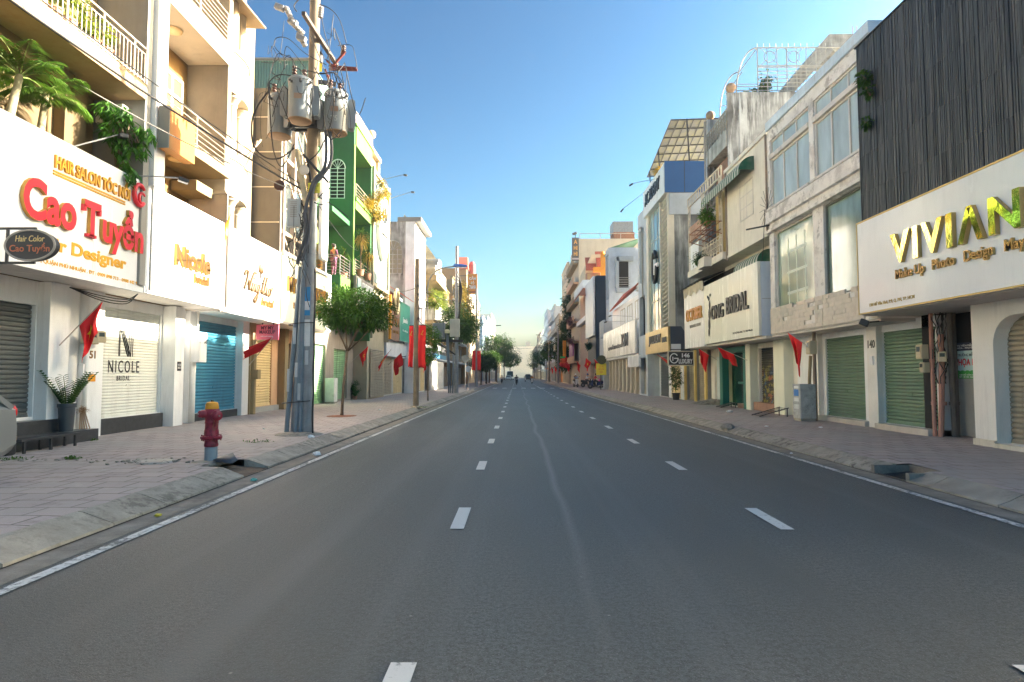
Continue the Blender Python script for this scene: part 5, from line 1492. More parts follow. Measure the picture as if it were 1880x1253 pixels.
sg = board('shop_sign', 'white signboard with copper October letters beside the ivory bridal board', S, 8.7, 8.8, 28.78, 32.2, 2.95, 5.75, WHITE_CLEAN, seams=3)
letter_on(sg, 'OCTOBER', S, 8.7, 29.0, 31.7, 4.3, 4.9, .07, [mat('copper_letters', (.5, .2, .05), .3, .6, bump=0), OR_S], bold=.02)
letter_on(sg, 'WEDDING HOUSE', S, 8.7, 29.3, 31.2, 3.95, 4.1, .02, [GREYPL, GREYPL], name='subtitle')
g = MB(); fb(g, S, 8.84, 9.94, 28.7, 32.2, 2.8, 2.899); 
# ---------------- stained tall house with the roof grille
b = thing('weathered_house', 'tall stained grey house with a white steel roof cage', 'building', (13, 30.5, 0))
g = MB(); fb(g, S, 10.55, 21, 28.85, 32.2, 3, 15.05); fb(g, S, 10.0, 10.549, 28.9, 29.0, 10.0, 15.05); 
fb(g, S, 10.0, 10.549, 32.0, 32.2, 6, 15.05)
g.build('wall', mat('stained_flank_grey', (.42, .43, .42), .9, var=.22, vs=1.0, dirt=.95, dcol=(.06, .055, .05), dscale=1.6, dlo=.42, dhi=.52, bump=.4, bscale=20), b)
g = MB(); fb(g, S, 9.95, 10.548, 29.01, 31.99, 12.5, 13.3); fb(g, S, 9.95, 10.548, 29.01, 31.99, 9.6, 9.9); g.build_each('balcony_slab', STAINED, b)
g = MB(); fb(g, S, 10.4, 10.545, 29.02, 31.98, 9.95, 12.4); g.build('patched_wall', mat('rusty_plaster', (.25, .14, .1), .9, var=.4, vs=2, dirt=.5), b)
railing(b, S, 9.98, 29.0, 32.0, 13.3, 14.2, 'x', 8, RAILW); railing(b, S, 9.98, 29.0, 32.0, 9.9, 10.7, 'x', 8, RAILW)
g = MB(); g.tube([(9.93, 32.2, 6), (9.93, 32.2, 15.0)], .06, 8); g.build('drain_pipe', RAILG, b)
for y, z in ((28.95, 15.3), (32.1, 15.3)):
    MB().ball((10.2, y, z), .24, n=14, k=10).build_each('globe_finial', mat('brown_globe', (.3, .2, .13), .8), b, smooth=True)
CG = mat('white_cage_steel', (.36, .36, .34), .6, var=.2, dirt=.4, dcol=(.2, .12, .08))
g = MB(); Yc = 29.2
for x in [11.6 + .47 * i for i in range(13)]: g.tube([(x, Yc, 15.05), (x, Yc, 17.4 if True else 16)], .03 if int((x - 11.6) / .47 + .5) % 3 == 0 else .02, 5)
for z in [15.1 + .19 * i for i in range(8)]: g.tube([(10.55 if z < 15.6 else 11.6, Yc, z), (17.2, Yc, z)], .022, 4)
for z in (16.5, 17.4): g.tube([(11.6, Yc, z), (17.2, Yc, z)], .03, 6)
for k in range(5):
    xc = 12.2 + 1.15 * k
    g.tube([(xc + .28 * math.cos(t_), Yc, 16.95 + .28 * math.sin(t_)) for t_ in [2 * math.pi * i / 16 for i in range(17)]], .018, 5)
    for sx_, sz_ in ((-1, -1), (1, 1), (-1, 1), (1, -1)): g.tube([(xc + .12 * sx_, Yc, 16.95 + .12 * sz_), (xc + .45 * sx_, Yc, 16.95 + .42 * sz_)], .015, 4)
for yy in (29.2, 31.6):
    g.tube([(10.55 + 1.05 * (1 - math.cos(t_)), yy, 15.05 + 2.35 * math.sin(t_)) for t_ in [math.pi / 2 * i / 12 for i in range(13)]], .035, 6)
    g.tube([(10.6, yy, 15.6), (11.6, yy, 15.6)], .02, 5)
for z in (16.2, 17.4): g.tube([(11.6 - (0 if z > 17 else .75), 29.2, z), (11.6 - (0 if z > 17 else .75), 31.6, z)], .025, 5)
for i in range(18): g.tube([(11.6 + .3 * i, Yc, 17.4), (11.6 + .3 * i, Yc, 17.62)], .01, 4)
g.build('roof_cage', CG, b)
g = MB()
g.prism([(13.0, 15.6), (15.3, 18.3), (19.5, 18.3), (19.5, 17.6), (15.6, 17.6), (13.2, 15.05)], lambda u, v, k: (u, 29.6 + 2.3 * k, v)); fb(g, S, 16.8, 17.2, 29.5, 29.8, 15.05, 17.6)
fb(g, S, 17.3, 20, 29.9, 31.5, 15.05, 17.59)
g.build('stair_canopy', STAINED, b)
g = MB()
for x in (16.5, 16.7, 18.4): g.tube([(x, 29.7, 18.2), (x, 29.7, 18.75)], .015, 4)
g.build('rebar_stub', RUST, b)
# ---------------- 146 shop under concrete
b = thing('low_shop', 'low shop with two grey shutters between yellow posts', 'building', (12, 34, 0))
g = MB(); wallgrid(g, S, 9.8, 10.1, 32.0, 36.2, 0, 3.4, [(32.35, 33.9, .22, 2.9), (34.2, 35.9, .22, 2.9)]); fb(g, S, 10.15, 20, 32.25, 36.2, 0, 9.2)
g.build('wall', GREYPL, b)
g = MB()
for y in (32.05, 33.92, 35.92): fb(g, S, 9.7, 9.799, y, y + .26, .1, 3.2)
g.build_each('yellow_post', mat('ochre_yellow_post', (.58, .42, .13), .6, dirt=.3), b)
for y0, y1 in ((32.35, 33.9), (34.2, 35.9)): shutter(b, S, 9.95, y0, y1, .24, 2.9, TAN_SH, .1, .03)
t = thing('blade_sign', 'black blade sign reading 146 LUXURY before yellow posts', 'sign', (8.4, 31.6, 2.1))
x0, x1, Y = 7.72, 8.95, 31.6
g = MB(); g.box(x0, x1, Y, Y + .1, 2.12, 2.78); g.build('panel', BLACKM, t)
g = MB()
for (a_, b_, c_, d_) in ((x0, x1, 2.07, 2.12), (x0, x1, 2.78, 2.83), (x0 - .05, x0, 2.07, 2.83), (x1, x1 + .05, 2.07, 2.83)): g.box(a_, b_, Y - .01, Y + .11, c_, d_)
g.build('frame', mat('pale_gold_frame', (.5, .45, .33), .5), t)
letter_y(t, '146', Y, 8.38, 8.78, 2.49, 2.72, .012, WHL, bold=.04, name='number'); letter_y(t, 'LUXURY', Y, 8.22, 8.92, 2.18, 2.42, .012, WHL, bold=.03, name='shop_name')
g = MB(); cx, cz = 7.98, 2.45
g.tube([(cx + .2 * math.cos(t_), Y - .01, cz + .24 * math.sin(t_)) for t_ in [rad(35 + 325 * i / 24) for i in range(25)]], .028, 6); g.bar((cx, Y - .01, cz), (cx + .22, Y - .01, cz), .05); g.bar((cx - .06, Y - .01, cz - .12), (cx - .06, Y - .01, cz + .08), .04)
g.build('emblem', WHL, t)
g = MB(); g.bar((7.8, Y + .05, 2.9), (9.8, Y + .05, 2.9), .05); g.build_each('bracket', BLACKM, t)
meter_box(9.72, 31.95, 2.2, -1, 0, .5, .8, .3, 'cream meter cabinet at the end of the 146 blade sign')

# ---------------- academy tower with blue flank
b = thing('academy_building', 'white tower with blue flank panel, slanted louvres and glass front', 'building', (12, 39.5, 0))
g = MB()
fb(g, S, 9.3, 20, 36.3, 42.4, 3, 11.1)
g.build('flank_wall', mat('grey_stained_flank', (.38, .39, .38), .9, var=.2, vs=1.1, dirt=.9, dcol=(.08, .08, .075), dscale=1.1, dlo=.38, dhi=.54, bump=.3), b)
g = MB(); fb(g, S, 8.72, 11.2, 36.28, 42.38, 12.4, 14.2); fb(g, S, 11.3, 20, 36.6, 42.38, 11.1, 13.5); g.build('sign_box', mat('white_metal_fascia', (.6, .6, .58), .4, dirt=.15), b)
g = MB(); fb(g, S, 8.75, 11.15, 36.2, 36.279, 12.42, 14.3); g.build('blue_panel', mat('blue_cladding', (.015, .085, .24), .45, var=.06, dirt=.15), b)
g = MB(); g.box(9.9, 9.93, 36.19, 36.2, 12.42, 14.3); g.build('panel_joint', BLACKM, b)
g = MB(); fb(g, S, 9.0, 11.15, 36.22, 36.299, 11.1, 12.39); g.build('grey_panel', mat('pale_grey_cladding', (.38, .42, .46), .5, dirt=.15), b)
letter_on(b, 'ACADEMY', S, 8.72, 37.3, 41.6, 13.0, 13.8, .08, [BLKL, BLKL], name='wall_lettering')
g = MB(); z = 4.5
while z < 12.2:
    g.add([(8.98, 36.45, z + .30), (9.22, 36.45, z + .18), (9.22, 38.2, z), (8.98, 38.2, z + .12), (8.98, 36.45, z + .36), (9.22, 36.45, z + .24), (9.22, 38.2, z + .06), (8.98, 38.2, z + .18)],
          [(0, 3, 2, 1), (4, 5, 6, 7), (0, 1, 5, 4), (1, 2, 6, 5), (2, 3, 7, 6), (3, 0, 4, 7)])
    z += .27
g.build('louvre', mat('cream_louvre', (.5, .47, .4), .6, dirt=.3), b)
g = MB(); fb(g, S, 9.24, 9.295, 36.35, 38.25, 4.3, 12.39); g.build('louvre_void', DARK, b)
g = MB(); fb(g, S, 8.9, 9.29, 36.29, 36.43, 3.2, 12.39); fb(g, S, 8.9, 9.29, 38.26, 38.42, 3.2, 12.39); fb(g, S, 8.9, 9.29, 41.7, 42.38, 3.2, 12.39); g.build_each('front_mullion', mat('ivory_front', (.6, .55, .45), .6), b)
g = MB(); fb(g, S, 9.05, 9.2, 38.43, 41.69, 4.4, 12.39); g.build('glass_front', glassmat('sea_glass_front', (.28, .37, .37), .08, .3), b)
g = MB()
for z in (6.4, 8.4, 10.4): fb(g, S, 9.02, 9.049, 38.43, 41.69, z, z + .04)
for y in (39.5, 40.6): fb(g, S, 9.021, 9.048, y, y + .04, 4.4, 12.38)
g.build('mullion', RAILG, b)
MB().tube([(8.9, 39.9 - .55 * math.cos(t_), 8.6 + 1.0 * math.sin(t_)) for t_ in [rad(30 + 330 * i / 28) for i in range(29)]], .12, 8).build('ring_emblem', BLKL, b, smooth=True)
g = MB(); fb(g, S, 8.86, 8.98, 39.0, 39.9, 8.5, 8.75); fb(g, S, 8.86, 8.98, 39.9, 40.1, 8.1, 9.1); g.build_each('emblem_bar', WHL, b)
g = MB()
fb(g, S, 9.7, 10.0, 36.25, 42.4, .0, 3.0); g.build('ground_floor_wall', WHITE, b)
shutter(b, S, 9.69, 36.9, 39.0, .25, 2.8, YEL_SH, .1, .03); shutter(b, S, 9.69, 39.8, 41.8, .25, 2.8, GREY_SH, .1, .03)
sg = board('shop_sign', 'gold mirror signboard with dark lettering and navy flank', S, 8.5, 8.62, 34.9, 41.1, 2.95, 4.35, mat('brushed_gold_panel', (.75, .58, .28), .3, .7, var=.12, vs=2))
letter_on(sg, 'JU LUXURY', S, 8.5, 36.6, 39.9, 3.4, 4.05, .05, [mat('navy_letters', (.03, .04, .07), .3), BLKL], bold=.03)
letter_on(sg, 'BRIDAL', S, 8.5, 35.2, 36.3, 3.5, 3.8, .04, [MATS['navy_letters'], BLKL], bold=.02, name='subtitle')
g = MB(); g.prism([(8.63, 2.95), (8.63, 4.35), (9.25, 4.35), (10.1, 2.95)], lambda u, v, k: (u, 34.9 + .08 * k, v)); g.build('navy_panel', mat('navy_panel', (.06, .075, .10), .45), sg)
g = MB(); g.box(8.66, 9.2, 34.88, 34.899, 2.97, 3.35); g.build('small_plate', WHL, sg)
g = MB()                                               # polycarbonate roof canopy
n = 7
P0, P1, P2, P3 = Vector((8.9, 41.8, 15.2)), Vector((12.4, 41.8, 15.4)), Vector((12.4, 36.4, 17.0)), Vector((9.2, 36.4, 16.9))
g.quad(P0, P1, P2, P3)
o = g.build('canopy_sheet', leafmat('yellowed_plastic_sheet', (.17, .17, .165), (.21, .21, .2), .35), b); md = o.modifiers.new('thick', 'SOLIDIFY'); md.thickness = .02
g = MB()
for i in range(n + 1):
    t_ = i / n; g.bar(P0.lerp(P1, t_) - Vector((0, 0, .05)), P3.lerp(P2, t_) - Vector((0, 0, .05)), .05); g.bar(P0.lerp(P3, t_) - Vector((0, 0, .05)), P1.lerp(P2, t_) - Vector((0, 0, .05)), .05)
for p_ in (P0.lerp(P3, .1), P3.lerp(P2, .3), P0.lerp(P1, .5), P3.lerp(P0, .5)): g.bar((p_.x + .15, p_.y, 13.6), p_, .07)
g.build('canopy_frame', BLACKM, b)
spot_lamp((8.75, 38.6, 14.0), (7.3, 38.6, 13.7), 'floodlight arm on the academy tower, nearer of two'); spot_lamp((8.75, 41.6, 14.1), (7.2, 41.6, 12.9), 'floodlight arm on the academy tower, farther of two')

# ---------------- grey frame house, long low shop, towers down the street
b = thing('grey_house', 'narrow grey house with a dark framed window beside the academy tower', 'building', (12, 43.9, 0))
g = MB(); wallgrid(g, S, 8.9, 9.4, 42.43, 45.28, 0, 13.3, [(43.0, 44.9, 4.4, 7.2), (43.2, 44.8, 8.2, 12.0), (42.9, 44.9, .25, 2.8)]); fb(g, S, 9.41, 20, 42.43, 45.28, 0, 13.2); g.build('wall', mat('blue_grey_paint', (.40, .43, .46), .6, dirt=.2), b)
window(b, S, 9.2, 43.0, 44.9, 4.4, 7.2, 2, 1, BLACKM, PANE, .07); window(b, S, 9.2, 43.2, 44.8, 8.2, 12.0, 1, 3, MATS['blue_grey_paint'], PANE_PALE, .07); shutter(b, S, 9.2, 42.9, 44.9, .27, 2.8, TAN_SH, .1, .03)
g = MB(); g.tube([(8.7, 42.8, 7.0), (8.7, 42.8, 11.5), (8.72, 43.2, 12.0), (8.75, 44.2, 12.1)], .06, 8); g.build('arched_pipe', RAILG, b)
b = thing('white_shop', 'long low white shop with a row of white columns', 'building', (12, 54, 0))
g = MB(); fb(g, S, 9.6, 20, 45.32, 62.4, 0, 8.0); fb(g, S, 9.2, 9.599, 45.32, 46.6, 2.6, 9.2); g.build('wall', WHITE, b)
for i in range(9):
    y = 46.2 + i * 1.95
    g = MB(); fb(g, S, 9.2, 9.55, y, y + .5, .1, 2.9); fb(g, S, 9.12, 9.56, y - .06, y + .56, 2.9, 3.02); fb(g, S, 9.14, 9.56, y - .05, y + .55, .1, .35); g.build_each('column', FW, b)
for i in range(8):
    y = 46.7 + i * 1.95; g = MB(); fb(g, S, 9.56, 9.599, y + .05, y + 1.4, .2, 2.9); g.build('shop_window', TAN_SH if i % 2 else glassmat('beige_glass', (.25, .22, .18), .12), b)
g = MB(); fb(g, S, 8.85, 9.599, 45.32, 62.4, 3.03, 3.2); fb(g, S, 8.6, 9.599, 43.5, 47.6, 2.3, 3.0) if False else None; g.build('canopy', WHITE, b)
g = MB(); fb(g, S, 12.2, 20, 46, 61, 8, 16); g.build('unseen_sun_blocker', GREYPL, b)  # hidden block added to keep the sun off the low boards opposite
for y in (48, 51.5, 55): window(b, S, 9.59, y, y + 2.2, 6.0, 7.6, 2, 1, FW, PANE_PALE, .08)
g = MB(); g.add([(10.5, 45.5, 9.6), (10.5, 61, 9.6), (9.1, 61, 7.9), (9.1, 45.5, 8.6)], [(0, 1, 2, 3)]); o = g.build('roof', TERRA, b); md = o.modifiers.new('thick', 'SOLIDIFY'); md.thickness = .1
ac_unit(9.35, 47.3, 8.1, -1, 0, 'air conditioner on the long white shop under its tiled eave', 1.1)
sg = board('shop_sign', 'wide white framed signboard with grey lettering over the white columns', S, 8.66, 8.8, 45.4, 62.3, 3.21, 5.75, mat('warm_white_sign', (.66, .63, .58), .25, var=.03, dirt=.2), edge=mat('grey_sign_frame', (.4, .4, .4), .5))
letter_on(sg, 'NGUYỄN HOÀNG', S, 8.66, 51.5, 58.8, 3.9, 4.35, .06, [GREYPL, BLKL], bold=.02, name='subtitle'); letter_on(sg, 'KIM', S, 8.66, 48.4, 51.3, 3.9, 4.95, .06, [GREYPL, BLKL], bold=.03)
g = MB(); fb(g, S, 8.5, 8.64, 43.4, 47.8, 2.2, 3.0); tag(g.build('blank_board', WHITE_CLEAN), 'small blank white board under the corner of the wide framed signboard', 'sign')
spot_lamp((8.66, 46.5, 6.0), (7.1, 46.6, 6.1), 'floodlight arm above the near corner of the wide framed signboard')
spot_lamp((8.66, 49.5, 5.9), (7.2, 49.6, 5.9), 'floodlight arm a little farther over the wide framed signboard')

def block(name, label, side, y0, y1, a, H, mt, floors=3, cols=2, deep=12, base=None, shop=None, z1=3.0, wf=None, pm=None, balc=None, roofm=None, cat='building', wh=1.5, set_=0.0):
    """a street house: shop floor with shutter, rows of windows, optional balconies and roof parapet"""
    y0 += .03; y1 -= .03
    b = thing(name, label, cat, (side * (a + 3), (y0 + y1) / 2, 0))
    fh = (H - z1 - .4) / floors; holes = []
    w = (y1 - y0) / cols
    for f in range(floors):
        for c in range(cols):
            holes.append((y0 + w * c + w * .18, y0 + w * (c + 1) - w * .18, z1 + .5 + fh * f + (fh - wh) * .35, z1 + .5 + fh * f + (fh - wh) * .35 + min(wh, fh * .75)))
    sh_ = (y0 + .35, y1 - .35, .25, z1 - .3)
    g = MB(); wallgrid(g, side, a, a + .3, y0, y1, 0, H, holes + [sh_]); fb(g, side, a + .301, a + deep, y0, y1, 0, H - .3); g.build('wall', mt, b)
    for h in holes: window(b, side, a + .14, *h, 2, 1, wf or WHITE, pm or PANE, .07)
    shutter(b, side, a + .16, *sh_, shop or TAN_SH, .12, .03)
    if balc:
        for f in range(floors):
            z = z1 + .5 + fh * f - .1
            g = MB(); fb(g, side, a - .8, a - .002, y0 + .1, y1 - .1, z - .2, z); g.build_each('balcony_slab', balc, b); railing(b, side, a - .76, y0 + .15, y1 - .15, z, z + .85, 'h', 4, RAILG)
    g = MB(); fb(g, side, a - .12, a + .3, y0, y1, H + .001, H + .18); g.build('roof_parapet', roofm or mt, b)
    return b
# right: beyond the wide signboard
BG = mat('pale_blue_grey_wall', (.36, .40, .45), .7, dirt=.2)
b = thing('blue_grey_tower', 'pale blue grey tower with a framed roof balcony', 'building', (12, 65.5, 0))
g = MB(); fb(g, S, 9.83, 12.8, 66.0, 66.3, 7.0, 15.3); fb(g, S, 12.0, 20, 66.31, 68.5, 0, 15.3); fb(g, S, 9.83, 11.99, 68.2, 68.5, 0, 15.3); fb(g, S, 9.83, 11.99, 66.31, 68.19, 0, 9.8); fb(g, S, 9.83, 10.2, 66.31, 68.19, 14.7, 15.3); g.build('wall', BG, b)
g = MB(); g.box(10.6, 12.0, 65.6, 65.999, 10.4, 10.9); g.box(10.5, 10.85, 65.6, 65.999, 10.9, 14.2); g.box(10.6, 12.4, 65.6, 65.999, 13.8, 14.3); g.build('balcony_frame', mat('slate_frame', (.25, .28, .31), .7), b)
g = MB(); g.box(10.86, 11.9, 65.9, 65.998, 10.95, 13.75); g.build('loggia_opening', DARK, b); g = MB(); [g.tube([(10.86, 65.7, 11.0 + .25 * i), (12, 65.7, 11.0 + .25 * i)], .03, 5) for i in range(5)]; g.build('railing', STEEL, b)
g = MB(); g.quad((10.0, 66.1, 15.32), (13.4, 66.1, 16.4), (13.4, 71, 16.4), (10.0, 71, 15.32)); o = g.build('green_roof_sheet', mat('green_roof_sheet', (.08, .2, .12), .6), b); md = o.modifiers.new('thick', 'SOLIDIFY'); md.thickness = .08
g = MB(); wallgrid(g, S, 8.75, 8.95, 62.6, 65.9, 0, 7.2, [(63.2, 65.2, .3, 2.8)] + [(62.9 + .5 * i, 63.1 + .5 * i, 5.3 + .5 * j, 5.55 + .5 * j) for i in range(4) for j in range(3)]); fb(g, S, 8.951, 12, 62.6, 65.9, 0, 7.0); g.build('perforated_front', mat('slate_front', (.28, .31, .34), .7, dirt=.2), b)
ac_unit(10.3, 62.3, 7.25, 0, -1, 'air conditioner against the blue grey tower above perforated wall', 1.3)
b = thing('navy_building', 'dark navy block with a blank white vertical signboard on its front', 'building', (12, 72, 0))
g = MB(); fb(g, S, 8.72, 18, 68.6, 76.4, 2.9, 12.7); fb(g, S, 9.4, 18, 68.6, 76.4, 0, 2.9); g.build('wall', mat('navy_wall', (.018, .03, .05), .5, var=.1), b)
g = MB(); fb(g, S, 8.4, 8.6, 68.4, 76.2, 6.0, 12.6); g.build('white_signboard', mat('grey_white_board', (.5, .51, .53), .4), b)
shutter(b, S, 9.38, 69.2, 75.8, .3, 2.7, TAN_SH, .12, .03)
MB().quad((8.55, 68.38, 2.9), (9.0, 68.38, 2.9), (9.0, 68.38, 9), (8.55, 68.38, 9)) 
b = thing('orange_house', 'terracotta and white house with tiled gables and orange pillars', 'building', (13, 82, 0))
g = MB(); fb(g, S, 9.0, 18, 76.6, 88, 0, 12.4); g.build('wall', mat('salmon_wall', (.42, .30, .23), .75, dirt=.2), b)
g = MB(); g.box(8.4, 14, 76.3, 76.599, 12.41, 13.4); fb(g, S, 8.1, 8.399, 76.3, 88, 12.41, 13.4); fb(g, S, 8.4, 8.999, 76.6, 88, 8.4, 9); g.build('balcony_parapet', WHITE, b)
g = MB(); g.add([(7.5, 75.6, 11.4), (14, 75.6, 11.4), (14, 76.6, 12.4), (8.2, 76.6, 12.4)], [(0, 1, 2, 3)]); g.add([(7.5, 75.6, 11.4), (8.2, 76.6, 12.4), (8.2, 88, 12.4), (7.5, 88, 11.4)], [(0, 1, 2, 3)]); o = g.build('tiled_eave', mat('salmon_tiles', (.42, .17, .1), .8, var=.25, vs=8), b); md = o.modifiers.new('thick', 'SOLIDIFY'); md.thickness = .1
g = MB(); g.prism([(8.7, 13.2), (8.7, 15.2), (9.6, 17.2), (13.6, 17.2), (13.6, 13.2)], lambda u, v, k: (u, 79.5 + 6 * k, v)); g.build('upper_storey', mat('cream_upper', (.55, .47, .32), .75), b)
g = MB(); g.quad((8.8, 78.9, 15.0), (10.3, 78.9, 15.0), (10.0, 80.0, 16.9), (8.8, 80.0, 16.9)); g.quad((10.2, 78.8, 15.5), (11.2, 78.8, 15.5), (11.0, 80.0, 17.7), (10.1, 80.0, 17.7)); o = g.build_each('tiled_gable', TERRA, b); md = o.modifiers.new('thick', 'SOLIDIFY'); md.thickness = .15
g = MB()
for (x0, x1, z0, z1) in ((10.55, 11.1, 13.0, 16.8), (9.6, 10.54, 14.6, 15.2), (11.11, 11.9, 14.4, 16.0)): g.box(x0, x1, 77.4, 78.0, z0, z1)
g.ball((10.8, 77.7, 17.0), .28, n=10, k=8); g.build_each('orange_pillar', ORANGE, b)
g = MB(); g.box(8.8, 10.5, 78.2, 79.4, 13.3, 14.6); g.build('loggia', mat('brown_loggia', (.25, .13, .09), .7), b)
g = MB(); g.box(8.9, 9.3, 78.1, 78.199, 13.4, 14.5); g.box(9.9, 10.3, 78.1, 78.199, 13.4, 14.5); g.build_each('loggia_panel', CREAM, b)
b = thing('cream_building', 'big cream windowless building with a water tank on its roof', 'building', (15, 96, 0))
g = MB(); fb(g, S, 9.0, 27, 90, 103.8, 0, 21.6); g.build('wall', mat('cream_flank', (.48, .43, .34), .8, var=.06, dirt=.3, dcol=(.35, .28, .18), dscale=.6), b)
g = MB(); [g.tube([(9.2 + 3 * i, 90.2, 21.6), (9.2 + 3 * i, 90.2, 22.4)], .05, 5) for i in range(6)]; g.tube([(9.2, 90.2, 22.4), (26, 90.2, 22.4)], .05, 5); g.build('roof_rail', RAILG, b)
g = MB(); g.box(14.2, 17.2, 91, 94, 22.8, 24.4); g.build_each('water_tank', STEEL, b); g = MB(); g.box(14.3, 17.4, 91, 94.2, 21.6, 22.8); g.build('tank_stand', RUST, b)
for i in range(6):
    z = 3.4 + 2.9 * i
    g = MB(); fb(g, S, 8.2, 8.998, 90.4, 103, z, z + .25); fb(g, S, 8.2, 8.28, 90.4, 103, z + .25, z + 1.0); g.build('balcony', CREAM if i % 2 else mat('peach_balcony', (.5, .3, .18), .7), b)
t = thing('vertical_sign', 'tall dark vertical sign reading A HI HI in orange on the cream building', 'sign', (8.5, 90, 18))
g = MB(); g.box(8.0, 9.0, 89.7, 90.0 - .01, 18.3, 21.7); g.build('panel', mat('charcoal_sign', (.06, .055, .055), .5), t)
OL = mat('orange_letters', (.75, .33, .05), .5)
for s_, z in (('A', 20.75), ('HI', 19.85), ('HI', 19.0)): letter_y(t, s_, 89.7, 8.25, 8.78, z, z + .62, .02, OL, bold=.03)
g = MB(); g.box(8.02, 8.98, 89.66, 89.7, 18.45, 18.7); g.build('footer_band', mat('pale_footer', (.4, .35, .35), .5), t)
g = MB(); g.bar((8.5, 89.8, 21.7), (8.5, 89.8, 22.3), .1); g.bar((8.1, 89.8, 22.2), (8.7, 89.6, 22.4), .3); g.build('lamp', BLACKM, t)
block('apartment_block', 'beige tower behind the climbing ivy', S, 104, 118, 8.55, 20.6, mat('beige_tower', (.52, .45, .34), .8, dirt=.3), 5, 3)
block('street_house', 'orange fronted shop house below the ivy', S, 118, 126, 8.9, 9, mat('orange_front', (.50, .24, .06), .7, dirt=.2), 2, 2, shop=mat('orange_shutter', (.55, .2, .02), .5))
block('street_house', 'grey plaster house with stacked terraces on the shaded side', S, 126, 140, 8.5, 14, GREYPL, 3, 3, balc=GREYPL)
block('street_house', 'tall pale grey tower far down the shaded side', S, 140, 156, 8.5, 17.6, mat('pale_grey_tower', (.42, .44, .46), .7, dirt=.2), 4, 3, balc=BG)
block('street_house', 'orange balconied house far down the shaded side', S, 156, 172, 8.4, 13, mat('salmon_far_wall', (.5, .3, .2), .7), 3, 3, balc=ORANGE)
block('street_house', 'blue grey flat roofed tower far down the shaded side', S, 172, 196, 8.4, 20, BG, 5, 4)
block('street_house', 'white stepped house far down the shaded side', S, 196, 225, 8.4, 16, WHITE, 4, 4, balc=WHITE)
block('street_house', 'red topped house near the street end on the shaded side', S, 225, 260, 8.3, 17, GREYPL, 4, 4, roofm=REDP)
block('street_house', 'last grey house of the shaded side at the street end', S, 260, 330, 8.0, 14, GREYPL, 3, 6)
# left: beyond the weathered house
b = thing('terrace_house', 'concrete house with curved plant terraces and steel tank on its roof', 'building', (-12, 62, 0))
S2 = -1
g = MB(); fb(g, S2, 9.9, 20, 54.8, 68, 0, 11.0); fb(g, S2, 11, 20, 55.5, 68, 11, 13.6); fb(g, S2, 9.4, 9.9, 62, 62.6, 3, 11); g.build('wall', mat('old_concrete_wall', (.40, .36, .29), .85, var=.2, dirt=.6), b)
g = MB(); fb(g, S2, 7.8, 12, 59.0, 68, 10.7, 11.2); g.build('roof_terrace', CREAM, b)
g = MB(); g.prism([(-9.9, 60.2), (-8.0, 60.2), (-7.6, 60.7), (-7.6, 68), (-9.9, 68)], lambda u, v, k: (u, v, 7.0 + 1.3 * k)); g.build('curved_balcony', STAINED, b)
g = MB(); g.prism([(-9.9, 60.4), (-8.2, 60.4), (-8.2, 68), (-9.9, 68)], lambda u, v, k: (u, v, 6.7 + .299 * k)); g.build('balcony_soffit', CREAM, b)
g = MB(); fb(g, S2, 8.9, 9.899, 54.8, 68, 0, 4.6); g.build('white_ground_floor', WHITE, b)
g = MB(); g.box(-10.4, -9.2, 54.9, 55, 4.7, 10); 
railing(b, S2, 7.9, 59.2, 67.8, 11.2, 12.2, 'h', 4, WHITE)
g = MB(); g.lathe((-9.9, 62, 12.5), [(.62, -2.2), (.85, -2.0), (.85, 2.0), (.62, 2.2)], 20, axis=(1, -.0, 0)); 
o = g.build('horizontal_tank', mat('bright_steel_tank', (.35, .35, .34), .35, .6), b, smooth=True, auto=True)
g = MB(); g.lathe((-9.6, 58, 13.6), [(.75, 0), (.8, .1), (.8, 2.3), (.6, 2.5)], 20); g.build_each('vertical_tank', MATS['bright_steel_tank'], b, smooth=True, auto=True)
g = MB(); g.prism([(-11.2, 14.0), (-10.4, 16.4), (-8.4, 13.6)], lambda u, v, k: (u, 56.2 + 9 * k, v)); g.build('lean_roof', mat('faded_tin_roof', (.4, .42, .38), .7, dirt=.5), b)
t = thing('metal_fence', 'pale corrugated metal fence across the alley mouth behind the red banner pole', 'fence', (-8, 55, 0))
o = shutter(t, S2, 7.9, 55.5, 66, .2, 2.9, mat('grey_white_sheet', (.46, .46, .45), .6, dirt=.4), .3, .06, vert=True, name='sheet')
g = MB(); fb(g, S2, 7.92, 7.98, 55.4, 66.1, .12, 3.0); g.build('frame', RAILG, t)
sg = board('shop_sign', 'dark shop board reading CLASSIC over the metal fence', S2, 7.6, 7.75, 56.5, 66, 3.6, 4.7, mat('dark_board', (.03, .03, .035), .5)); letter_on(sg, 'CLASSIC', S2, 7.6, 58, 65, 3.9, 4.4, .04, WHL, bold=.02)
g = MB(); fb(g, S2, 7.58, 7.76, 56.5, 66, 3.2, 3.598); g.build('blue_band', mat('blue_board_band', (.05, .18, .3), .5), sg)
b = block('street_house', 'yellow house with white balconies beyond the plant terraces', S2, 68, 84, 9.3, 12.6, YEW, 3, 3, balc=WHITE)
block('street_house', 'cream house half covered by yellow flowering creepers', S2, 84, 99.5, 8.9, 15, CREAM, 4, 4, balc=WHITE)
b = thing('tiled_house', 'narrow orange house with a red tiled roof facing the camera', 'building', (-12, 102, 0))
g = MB(); fb(g, S2, 8.3, 16, 100, 104, 0, 19); g.build('wall', mat('orange_cream_wall', (.36, .21, .09), .8), b)
